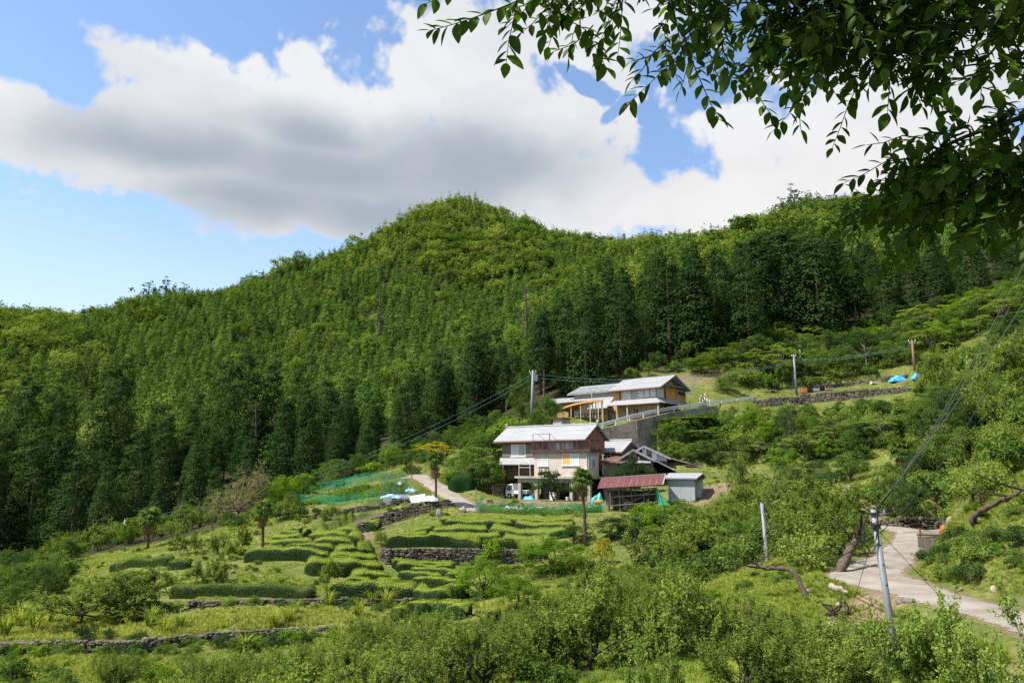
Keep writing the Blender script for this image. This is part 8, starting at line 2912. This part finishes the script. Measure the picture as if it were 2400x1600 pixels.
def mountain():
 rng = np.random.default_rng(77)
 # a few single trees of each mountain kind stand out against the sky or the slope; the mass is made of their like
 src = []
 SI = {}
 solo = [('hinoki', 0, 1155, 330, 11, 'plantation conifer high on the sunlit slope below the summit'), ('hinoki', 1, 940, 290, 13, 'plantation conifer in the middle of the mountain slope'), ('hinoki', 2, 640, 260, 13, 'plantation conifer on the left mountain slope'), ('hinoki', 3, 300, 240, 13, 'plantation conifer on the far left slope'),
   ('hill_pale', 0, 985, 405, 15, 'big yellow green broadleaf tree below the summit'), ('hill_pale', 1, 1040, 402, 13, 'yellow green tree right of the big pale one below the summit'), ('hill_broad', 2, 570, 290, 11, 'yellow tree on the left shoulder of the mountain'), ('hinoki', 4, 820, 300, 11, 'pale green conifer in the middle of the sunlit slope'), ('hill_broad', 0, 700, 260, 10, 'broad green tree among conifers on the left slope'), ('hill_broad', 1, 1330, 300, 10, 'broad green tree among conifers right of the summit slope'),
   ('hill_pine', 0, 345, 352, 17, 'dark ragged pine on the left ridge skyline'), ('hill_pine', 1, 385, 351, 16, 'second ragged pine on the left ridge skyline')]
 for kd, v, px_, Y, h, lb in solo:
  p = at(px_, Y)
  t = plant(kd, 'hill_tree', lb, 'tree', p, h, None, None, var=v)
  src.append(_first[(kd, v)][1])
  SI[(kd, v)] = len(src) - 1
 for px_, Y, h, kd, v, lb in ((430, 350, 13, 'hill_pine', 0, 'third ragged pine on the left ridge, lower than the others'), (190, 332, 13, 'hinoki', 2, 'lone conifer tip on the low left skyline'), (1865, 268, 15, 'hill_pine', 1, 'tall ragged pine on the right skyline'), (1835, 272, 13, 'hill_pine', 0, 'ragged pine left of the tall one on the right skyline'),
                             (200, 225, 15, 'hill_pine', 0, 'pale spreading pine on the left slope'), (260, 168, 14, 'hill_pale', 0, 'pale broad tree low on the left slope'), (835, 398, 14, 'hill_broad', 2, 'yellow green tree on the ridge left of the summit'), (660, 375, 14, 'hill_broad', 1, 'yellow green tree group on the left ridge'),
                             (1140, 340, 13, 'hill_pale', 1, 'pale round tree on the sunlit slope under the summit'), (700, 378, 14, 'hill_broad', 0, 'yellow green tree on the left ridge beside its like')):
  plant(kd, 'hill_tree', lb, 'tree', at(px_, Y), h, None, None, var=v)
 for v_ in range(3):
  src.append(_first[('cedar', v_)][1])
  SI[('cedar', v_)] = len(src) - 1
 N0 = 130000
 Y = rng.uniform(118, 470, N0)
 px_ = rng.uniform(-260, 2700, N0)
 x = (px_ - 1200) / F * Y * 1.03
 keep = rng.random(N0) < Y / 470
 x, Y, px_ = x[keep], Y[keep], px_[keep]
 # dart throwing: no two trunks closer than the spacing
 cell, sel = {}, []
 rr_ = rng.uniform(.8, 1.25, len(x))
 for i in range(len(x)):
  sp = (3.15 if Y[i] > 165 else 4.3) * rr_[i]
  a, b = int(x[i] // 5.4), int(Y[i] // 5.4)
  if any((x[i] - x[j]) ** 2 + (Y[i] - Y[j]) ** 2 < sp * sp for p in (-1, 0, 1) for q in (-1, 0, 1) for j in cell.get((a + p, b + q), ())):
   continue
  cell.setdefault((a, b), []).append(i)
  sel.append(i)
 sel = np.array(sel)
 x, Y = x[sel], Y[sel]
 z = ground(x, Y)
 ced = np.array(CED)
 dmin = np.full(len(x), 99.0)
 for a in ced:
  dmin = np.minimum(dmin, np.hypot(x - a[0], Y - a[1]))
 fedge = 116 + np.clip((x - 14) / 60, 0, 1) * 20
 ok = ((dmin > 4.2) & (Y > fedge + 8)) | (Y > 168)
 ok &= Y > fedge
 x, Y, z = x[ok], Y[ok], z[ok]
 n = len(x)
 # patches: conifer plantation, with broadleaf belts near the ridges and gullies
 pn = np.sin(x * .021 + 1.7 * np.sin(Y * .013)) * np.sin(Y * .027 + 1.1) + .5 * np.sin(x * .057 + Y * .043) + rng.normal(size=n) * .35
 pxx = 1200 + F * x / (Y * CT + z * ST)
 pyy = 800 - F * (-Y * ST + z * CT) / (Y * CT + z * ST)
 ridge = (pyy < 720 - .18 * (pxx - 500)) & (pxx < 900)
 hb = np.clip((760 - .1 * (pxx - 700) - pyy) / 100, 0, 1)
 br = (pn > np.where(ridge, .5, 1.35 - .45 * hb)) | (rng.random(n) < .03 + .04 * hb)
 A = lambda *k: np.array([SI[q_] for q_ in k])
 dk, lt, bd, pa_, pi_ = A(('hinoki', 0), ('hinoki', 1), ('hinoki', 2)), A(('hinoki', 3), ('hinoki', 4)), A(('hill_broad', 0), ('hill_broad', 1), ('hill_broad', 2)), A(('hill_pale', 0), ('hill_pale', 1)), A(('hill_pine', 0), ('hill_pine', 1))
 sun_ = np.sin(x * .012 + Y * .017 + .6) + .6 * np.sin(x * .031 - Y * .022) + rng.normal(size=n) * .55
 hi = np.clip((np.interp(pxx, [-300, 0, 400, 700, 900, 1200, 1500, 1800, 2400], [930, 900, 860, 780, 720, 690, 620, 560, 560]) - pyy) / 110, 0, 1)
 light = sun_ > 1.3 - 1.15 * hi  # painted sunlight: lighter conifers picked along the upper band of the slope
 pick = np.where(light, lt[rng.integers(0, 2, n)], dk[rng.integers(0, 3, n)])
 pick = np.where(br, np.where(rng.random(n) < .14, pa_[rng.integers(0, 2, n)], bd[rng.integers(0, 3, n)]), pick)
 pick = np.where(rng.random(n) < .012, pi_[rng.integers(0, 2, n)], pick)
 ce_ = A(('cedar', 0), ('cedar', 1), ('cedar', 2))
 pick = np.where(rng.random(n) < np.clip((185 - Y - .05 * np.abs(pxx - 300)) / 50, 0, .7), ce_[rng.integers(0, 3, n)], pick)
 con = np.isin(pick, np.concatenate([dk, lt]))
 pin = np.isin(pick, pi_)
 isc = np.isin(pick, ce_)
 h = np.exp(rng.normal(size=n) * .24) * np.where(br, .8, 1.0) * np.where(Y < 170, 1.25, 1.0)
 w = h ** .6 * rng.uniform(.95, 1.32, n)
 zt = np.array([top_z(np.interp(a_, SKY_X, SKY_Y) - 6 * r_, b_) for a_, b_, r_ in zip(pxx, Y, rng.random(n))])
 hmax = (zt - z) / np.where(isc, 23, np.where(con, 7, np.where(pin, 13, 9)))
 fine = hmax > np.where(isc, .2, .25)
 h = np.minimum(np.where(isc, h * .66, h), hmax)
 w = np.where(isc, h * rng.uniform(.95, 1.3, n), w)
 x, Y, z, pick, h, w = (q[fine] for q in (x, Y, z, pick, h, w))
 n = len(x)
 rot = np.stack([rng.normal(size=n) * .03, rng.normal(size=n) * .03, rng.uniform(0, 6.283, n)], -1)
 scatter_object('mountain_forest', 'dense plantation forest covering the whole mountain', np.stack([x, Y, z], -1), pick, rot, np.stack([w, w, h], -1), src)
 return n

settle()
NF = mountain()

# ------------------------------------------------------------------ grass
def tuft(seed, n, h, spread, arch, m):
 rng = np.random.default_rng(seed)
 vs_, fs, tn = [], [], []
 for i in range(n):
  a = rng.uniform(0, 6.283)
  b = np.array([math.cos(a), math.sin(a), 0]) * spread * .18 * rng.random()
  d = np.array([math.cos(a), math.sin(a), 0])
  L_ = h * rng.uniform(.6, 1.1)
  o = arch * rng.uniform(.4, 1.2)
  s = np.array([-d[1], d[0], 0]) * h * .018
  p1 = b + d * o * h * .25 + np.array([0, 0, L_ * .6])
  p2 = b + d * o * h * .75 + np.array([0, 0, L_ * (.98 - .35 * o)])
  k = len(vs_)
  vs_ += [b - s, b + s, p1 + s, p1 - s, p2 + s * .2, p2 - s * .2]
  fs += [(k, k + 1, k + 2, k + 3), (k + 3, k + 2, k + 4, k + 5)]
  t = rng.uniform(.1, .9)
  tn += [t, min(1, t + .12)]
 return mesh_from('grass_tuft', np.array(vs_), np.array(fs), m, tint=tn)

TUFT = [tuft(1, 70, 1.5, 1.0, .8, L_grass), tuft(2, 60, 1.3, .9, .95, L_grass), tuft(3, 26, 1.0, 1.4, .6, L_grass), tuft(4, 22, .8, 1.6, .7, L_grass), tuft(5, 30, .8, 1.3, .55, L_straw), tuft(6, 26, .9, 1.5, .6, L_straw)]
tf = []
SPOTS = [(905, 1425, 1.0), (870, 1418, 1.1), (840, 1448, .9), (640, 1470, 1.0), (675, 1462, .8), (385, 1482, 1.0), (350, 1472, 1.0), (300, 1462, .9), (420, 1474, .8), (80, 1478, 1.2), (40, 1470, 1.3), (110, 1462, 1.2), (10, 1492, 1.0), (825, 1555, 1.1), (800, 1530, 1.2), (860, 1530, 1.1), (570, 1530, .8), (720, 1500, .8), (770, 1400, .8), (770, 1420, .9), (690, 1440, .7), (930, 1440, .8)]
for i, (px_, py_, s_) in enumerate(SPOTS):
 p = G(px_, py_)
 o = link('pampas_tuft', TUFT[i % 2], None, p)
 o.scale = (s_ * 1.1,) * 3
 o.rotation_euler.z = i * 1.7
 wh_ = 'on the grass field' if py_ < 1490 and px_ > 200 else 'at the left end of the field' if px_ <= 200 else 'below the field wall'
 tag(o, None, 'grass tuft', 'pampas tufts')
 NAMED.setdefault(('large' if s_ > 1 else 'small' if s_ < .9 else 'middling') + ' arching pampas tuft ' + wh_ + ', ' + next(b for a, b in MARKS if px_ < a), []).append(o)
 tf.append(o)
for i in range(2):
 p = G(560 + 60 * i, 1455 + 6 * i)
 o = link('grass_clump', TUFT[2 + i], None, p)
 o.scale = (.7,) * 3
 tag(o, ('left', 'right')[i] + ' low clump of fine grass in the middle of the field', 'grass tuft')
 tf.append(o)
for i in range(2):
 p = G(300 + 90 * i, 1470 - 4 * i)
 o = link('straw_grass_clump', TUFT[4 + i], None, p)
 o.scale = (.7,) * 3
 tag(o, ('left', 'right')[i] + ' clump of straw coloured grass at the left of the field', 'grass tuft')
 tf.append(o)

def meadow():
 rng = np.random.default_rng(5)
 N0 = 330000
 Y = 17 + 108 * rng.random(N0) ** 1.25
 px_ = rng.uniform(-80, 2480, N0)
 x = (px_ - 1200) / F * Y
 keep = rng.random(N0) < np.where(Y < 45, .75, .75 * (45 / Y) ** .6)
 x, Y = x[keep], Y[keep]
 z = ground(x, Y)
 bad = np.zeros(len(x), bool)
 for l_, w_ in _LIM:
  bad |= seg_dist(x, Y, l_)[0] < w_ - .35
 for b in _BOX:
  bad |= in_poly(x, Y, b)
 fe = 112 + np.clip((x - 10) / 70, 0, 1) * 17
 bad |= (Y > fe) | ((Y > 88) & (x < -35))
 for ha, hb, hw in HEDGES:
  bad |= seg_dist(x, Y, [ha, hb])[0] < hw / 2 + .55
 for wl_ in WALLS3.values():
  dd, _, sd_ = seg_dist(x, Y, wl_)
  bad |= ((dd < 1.3) & (sd_ <= 0)) | (dd < .7)
 u, v = uvspace(x, Y)
 i = np.clip(np.searchsorted(SS, v) - 1, 0, len(SS) - 1)
 j = np.clip(np.searchsorted(UU, u) - 1, 0, len(UU) - 1)
 bad |= rng.random(len(x)) < tsoil[i, j] * 1.1
 pn = np.sin(x * .35 + 1.3 * np.sin(Y * .3)) * np.sin(Y * .41) + rng.normal(size=len(x)) * .4
 bad |= pn < -.75
 x, Y, z, pn = x[~bad], Y[~bad], z[~bad], pn[~bad]
 n = len(x)
 tall = np.exp(-((Y - 48.5) / 4) ** 2) * (x < 2)
 s = (.15 + .10 * np.clip(pn, 0, 1.5) + .22 * tall * rng.random(n)) * rng.uniform(.7, 1.3, n)
 dry = (tall > .45) | (pn + .25 * np.sin(x * .21 + Y * .13) > 1.35)
 pick = np.where(dry & (rng.random(n) < .8), rng.integers(4, 6, n), rng.integers(2, 4, n))
 rot = np.stack([rng.normal(size=n) * .1, rng.normal(size=n) * .1, rng.uniform(0, 6.283, n)], -1)
 scatter_object('meadow_grass', 'grass growing over the open slopes and terraces', np.stack([x, Y, z], -1), pick, rot, np.stack([s * 1.25, s * 1.25, s], -1), [tf[0], tf[1], tf[-4], tf[-3], tf[-2], tf[-1]])
 return n

def weeds():
 rng = np.random.default_rng(15)
 n = 5200
 Y = 15 + 75 * rng.random(n) ** 1.2
 x = (rng.uniform(-60, 2480, n) - 1200) / F * Y
 bad = rng.random(n) < .1
 for l_, w_ in _LIM:
  bad |= seg_dist(x, Y, l_)[0] < w_ + .1
 for b in _BOX:
  bad |= in_poly(x, Y, b)
 for ha, hb, hw in HEDGES:
  bad |= seg_dist(x, Y, [ha, hb])[0] < hw / 2 + .7
 bad |= np.sin(x * .5 + 2 * np.sin(Y * .4)) + rng.normal(size=n) * .6 < .15
 bad |= (np.abs(Y - 49) < 3.2) & (x < -6)
 x, Y = x[~bad], Y[~bad]
 n = len(x)
 s = rng.uniform(.10, .26, n) * np.where(rng.random(n) < .15, 1.6, 1)
 src = [_first[k][1] for k in (('shrub', 0), ('shrub', 1), ('sprig_shrub', 0), ('bright_shrub', 0), ('dark_shrub', 0))]
 rot = np.stack([rng.normal(size=n) * .1, rng.normal(size=n) * .1, rng.uniform(0, 6.283, n)], -1)
 scatter_object('weeds', 'low weeds and seedlings scattered through the grass', np.stack([x, Y, ground(x, Y)], -1), rng.integers(0, 5, n), rot, np.stack([s * 1.2, s * 1.2, s], -1), src)

for px_, py_, s_, o in ROCKN:
 wh_ = 'on the bank left of the leaning pole' if px_ < 2000 and py_ > 1380 else 'beside the lane' if py_ > 1215 and px_ > 1800 else 'in the clearing above the lane' if px_ > 1800 else 'on the slope behind the upper house' if py_ < 900 else 'near the tea terraces'
 tag(o, None, 'rock', 'rocks scattered over the hillside')
 NAMED.setdefault(('large' if s_ > .45 else 'small' if s_ < .23 else 'middling') + ' grey rock ' + wh_, []).append(o)
weeds()
NG = meadow()
settle()
print('forest', NF, 'grass', NG, 'objects', len(bpy.data.objects))

# ------------------------------------------------------------------ the tree the picture is taken under: its boughs hang into the top right
L_over = leaf_mat('overhanging_leaves', (0.022, 0.054, 0.005), (0.10, 0.165, 0.014), .48, gloss=.015, obj_var=.5, transcol=(1.3, 1.5, .35))
M_twig = mat('dark_twig', (0.035, 0.027, 0.02), .9)

def big_leaf(seed):
 """A toothed leaf folded along its midrib, tip along +Y, 1 long."""
 rng = random.Random(seed)
 n = 7
 vs_, fs = [], []
 for i in range(n + 1):
  f = i / n
  vs_.append((0, f, -.10 * f * f))
 for s in (-1, 1):
  for i in range(n):
   f = (i + .5) / n
   w = .27 * math.sin(math.pi * min(1, f ** .8 * 1.02)) ** .85 * (1 - .12 * f) + .01
   vs_.append((s * w * rng.uniform(.93, 1.07), f + .035, .075 * w / .27 - .11 * f * f))
 k = n + 1
 for q, s in ((0, -1), (1, 1)):
  o = k + q * n
  for i in range(n):
   t = (i, i + 1, o + i)
   fs.append(t if s < 0 else t[::-1])
   if i < n - 1:
    t = (i + 1, o + i + 1, o + i)
    fs.append(t if s < 0 else t[::-1])
 return vs_, fs, mesh_from('leaf', np.array(vs_), np.array(fs), L_over, tint=[rng.uniform(.3, .7)] * len(fs))

BL = [big_leaf(i) for i in range(4)]

def overhang():
 rng = random.Random(12)
 trunk0 = Vector((6.2, 0.4, gz(6.2, .4)))
 t = thing('shade_tree', 'leafy tree whose dark boughs hang into the top right corner of the view', 'tree', trunk0)
 O = trunk0
 crownpt = Vector((5.4, 1.0, 4.4))
 MB().tube([(0, 0, -.4), (-.1, .1, 2.2), (-.4, .3, 4.2), crownpt - O], [.30, .24, .19, .13], 12).build('trunk', M_bark, t, smooth=True)
 limbs = [  # (px, py, Y) along each bough
  [(2480, -160, 3.2), (2300, -90, 3.6), (2050, -60, 3.9), (1750, -80, 4.0), (1450, -70, 3.9), (1280, -30, 3.8)],
  [(2480, 20, 3.0), (2300, 60, 3.5), (2120, 70, 3.8), (1950, 40, 4.0), (1800, 60, 4.1)],
  [(2480, 250, 3.1), (2350, 290, 3.4), (2220, 340, 3.8), (2100, 420, 4.1), (2040, 480, 4.3)],
  [(2500, 380, 3.3), (2380, 400, 3.7), (2260, 440, 4.1), (2160, 490, 4.4)],
  [(2050, -60, 3.9), (1960, 40, 3.8), (1900, 130, 3.8)],
  [(2480, -120, 3.4), (2200, -20, 3.7), (1900, 0, 3.9), (1700, 10, 4.0), (1560, 30, 4.0)],
  [(2500, 120, 3.4), (2400, 150, 3.6), (2300, 150, 3.8), (2180, 170, 4.0), (2080, 200, 4.1)],
 ]
 lim3 = []
 for i, l_ in enumerate(limbs):
  q = spline([P(*p) for p in l_], 4)
  lim3.append(q)
  rr = .016 if i < 4 else .010
  MB().tube([crownpt - O] + [p - O for p in q] if i != 4 else [p - O for p in q], [.05] * (i != 4) + [rr * (1 - .8 * k / len(q)) for k in range(len(q))], 6).build('bough', M_twig, t)
 twigs = []                                            # each: start, end

 def tw(*pts):
  twigs.append(spline([P(*p) for p in pts], 3))
 tw((1330, -60, 3.6), (1230, -5, 3.6), (1130, 35, 3.6), (1060, 58, 3.6), (1008, 72, 3.6))
 tw((1120, -60, 3.7), (1060, -20, 3.7), (1000, 8, 3.7))
 tw((1215, -40, 3.5), (1205, 40, 3.5), (1192, 100, 3.5), (1187, 148, 3.5))
 tw((1300, -40, 3.7), (1290, 30, 3.7), (1278, 80, 3.7))
 tw((1262, -20, 3.9), (1320, 40, 3.9), (1372, 70, 3.9), (1395, 110, 3.9), (1420, 158, 3.9))
 tw((1460, -60, 3.6), (1458, 20, 3.6), (1454, 80, 3.6), (1448, 130, 3.6))
 tw((1640, -40, 3.8), (1620, 70, 3.8), (1590, 130, 3.8), (1540, 180, 3.8), (1478, 238, 3.8))
 tw((1600, 80, 3.7), (1625, 150, 3.7), (1655, 220, 3.7), (1684, 280, 3.7))
 tw((1700, -40, 3.6), (1690, 60, 3.6), (1700, 140, 3.6), (1715, 190, 3.6))
 tw((1390, 60, 4.2), (1350, 100, 4.2), (1300, 120, 4.2))
 tw((1800, 40, 3.6), (1790, 110, 3.6), (1770, 160, 3.6), (1760, 195, 3.6))
 tw((1950, 60, 3.6), (1930, 140, 3.6), (1900, 190, 3.6), (1880, 240, 3.6))
 tw((2090, 120, 3.7), (2085, 200, 3.7), (2080, 265, 3.7))
 tw((2060, 100, 3.9), (2130, 180, 3.9), (2160, 250, 3.9))
 tw((1900, 90, 3.8), (1860, 160, 3.8), (1845, 220, 3.8))
 nmain = len(twigs)

 def more(n, limb, sx, sy, L0, lo=0.0):
  q = lim3[limb]
  for _ in range(n):
   b = q[int((lo + (1 - lo) * rng.random()) * (len(q) - 1))] + Vector((rng.gauss(0, .05), rng.gauss(0, .22), rng.gauss(0, .07)))
   d = Vector((rng.uniform(*sx), rng.uniform(-.4, .4), rng.uniform(*sy)))
   L_ = L0 * rng.uniform(.6, 1.2)
   twigs.append([b, b + d * L_ * .35 + Vector((0, 0, .02)), b + d * L_ * .7 - Vector((0, 0, .02)), b + d * L_ - Vector((0, 0, .08 * L_))])
 n0 = len(lim3)
 for k in (0, 1, 2, 3):
  lim3.append([crownpt.lerp(lim3[k][0], i / 6) for i in range(7)])
  more(46, n0 + k, (-.6, .6), (-.8, .4), .45, .1)
 more(75, 0, (-.8, .1), (-.95, .1), .38, .25)
 more(150, 1, (-.9, .5), (-.9, .35), .42)
 more(80, 1, (-.9, .5), (-.1, .8), .42)
 more(110, 0, (-.5, .5), (-.9, .1), .40, 0)
 more(70, 2, (-.9, .2), (-.75, .4), .40)
 more(150, 3, (-.9, .3), (-.8, .35), .42)
 more(40, 4, (-.9, .5), (-.9, 0), .38)
 more(120, 5, (-.8, .5), (-.9, .4), .38)
 more(10, 6, (-.8, .5), (-.6, .3), .36)
 leaves = []
 tb = MB()
 for k, q in enumerate(twigs):
  qq = [p - O for p in q]
  tb.tube(qq, [.0045 * (1 - .6 * i / (len(q) - 1)) for i in range(len(q))], 4)
  tot = sum((q[i + 1] - q[i]).length for i in range(len(q) - 1))
  n = max(4, int(tot / .038))
  for i in range(n + 1):
   f = .12 + .88 * i / n
   s = f * (len(q) - 1)
   j = min(int(s), len(q) - 2)
   p = q[j].lerp(q[j + 1], s - j)
   d = (q[j + 1] - q[j]).normalized()
   side = Vector((d.z, 0, -d.x)) * (1 if i % 2 else -1)
   ax = (d * .75 + side * (.8 if i < n else .1) + Vector((rng.gauss(0, .2), rng.gauss(0, .35), -.2 + rng.gauss(0, .18)))).normalized()
   L_ = .104 * rng.uniform(.72, 1.15) * (.75 if f < .25 else 1) * (.9 if k >= nmain else 1)
   leaves.append((p - O, ax, L_, rng.uniform(-.9, .9)))
 tb.build('twigs', M_twig, t, kind='stuff')
 # the ones that show largest are leaves of their own
 size = []
 for i, (p, ax, L_, r_) in enumerate(leaves):
  w = p + O
  px_, py_ = proj(w)
  ins = -20 < px_ < 2420 and -20 < py_ < 1600
  size.append((L_ / w.length if ins else 0, i))
 main = {i for _, i in sorted(size, reverse=True)[:290]}
 rest = Leaves()
 bv = [np.array(b[0]) for b in BL]
 bf = [np.array(b[1]) for b in BL]
 for i, (p, ax, L_, r_) in enumerate(leaves):
  up = Vector((math.sin(r_) * .6, -.55, .8))
  x = ax.cross(up).normalized()
  z = x.cross(ax)
  mtx = Matrix((x, ax, z)).transposed()
  if i in main:
   o = link('leaf', BL[i % 4][2], t, p)
   o.rotation_euler = mtx.to_euler()
   o.scale = (L_,) * 3
  else:
   m = np.array(mtx) * L_
   k = i % 4
   rest.add(bv[k] @ m.T + np.array(p), bf[k], np.full(len(bf[k]), rng.uniform(.1, .9)))
 # the unseen rest of the crown, spread toward the sun to shade the boughs
 r2 = np.random.default_rng(8)
 d = unit(r2.normal(size=(11000, 3)))
 c = np.array([1.2, 0.2, 5.0]) + d * np.array([5.6, 4.0, 1.4]) * r2.uniform(.2, 1, (11000, 1))
 el = c[:, 2] / np.maximum(np.hypot(c[:, 0], c[:, 1]), .1)
 ok = (c[:, 2] > 3.3) & ((c[:, 1] < .3) | (c[:, 2] / np.maximum(c[:, 1], .1) > .92))
 c = c[ok] - np.array(O)
 v, f = leaf_geo(c, r2.normal(size=c.shape) * .6 + np.array([0, 0, 1.0]), .22, .13, r2)
 q4 = Leaves()
 q4.add(v, f, r2.uniform(.1, .9, len(f)))
 tag(link('crown', q4.mesh('crown', L_over), t), kind='stuff')
 tag(link('foliage', rest.mesh('foliage', L_over), t), kind='stuff')
 return len(leaves)

print('leaves', overhang())
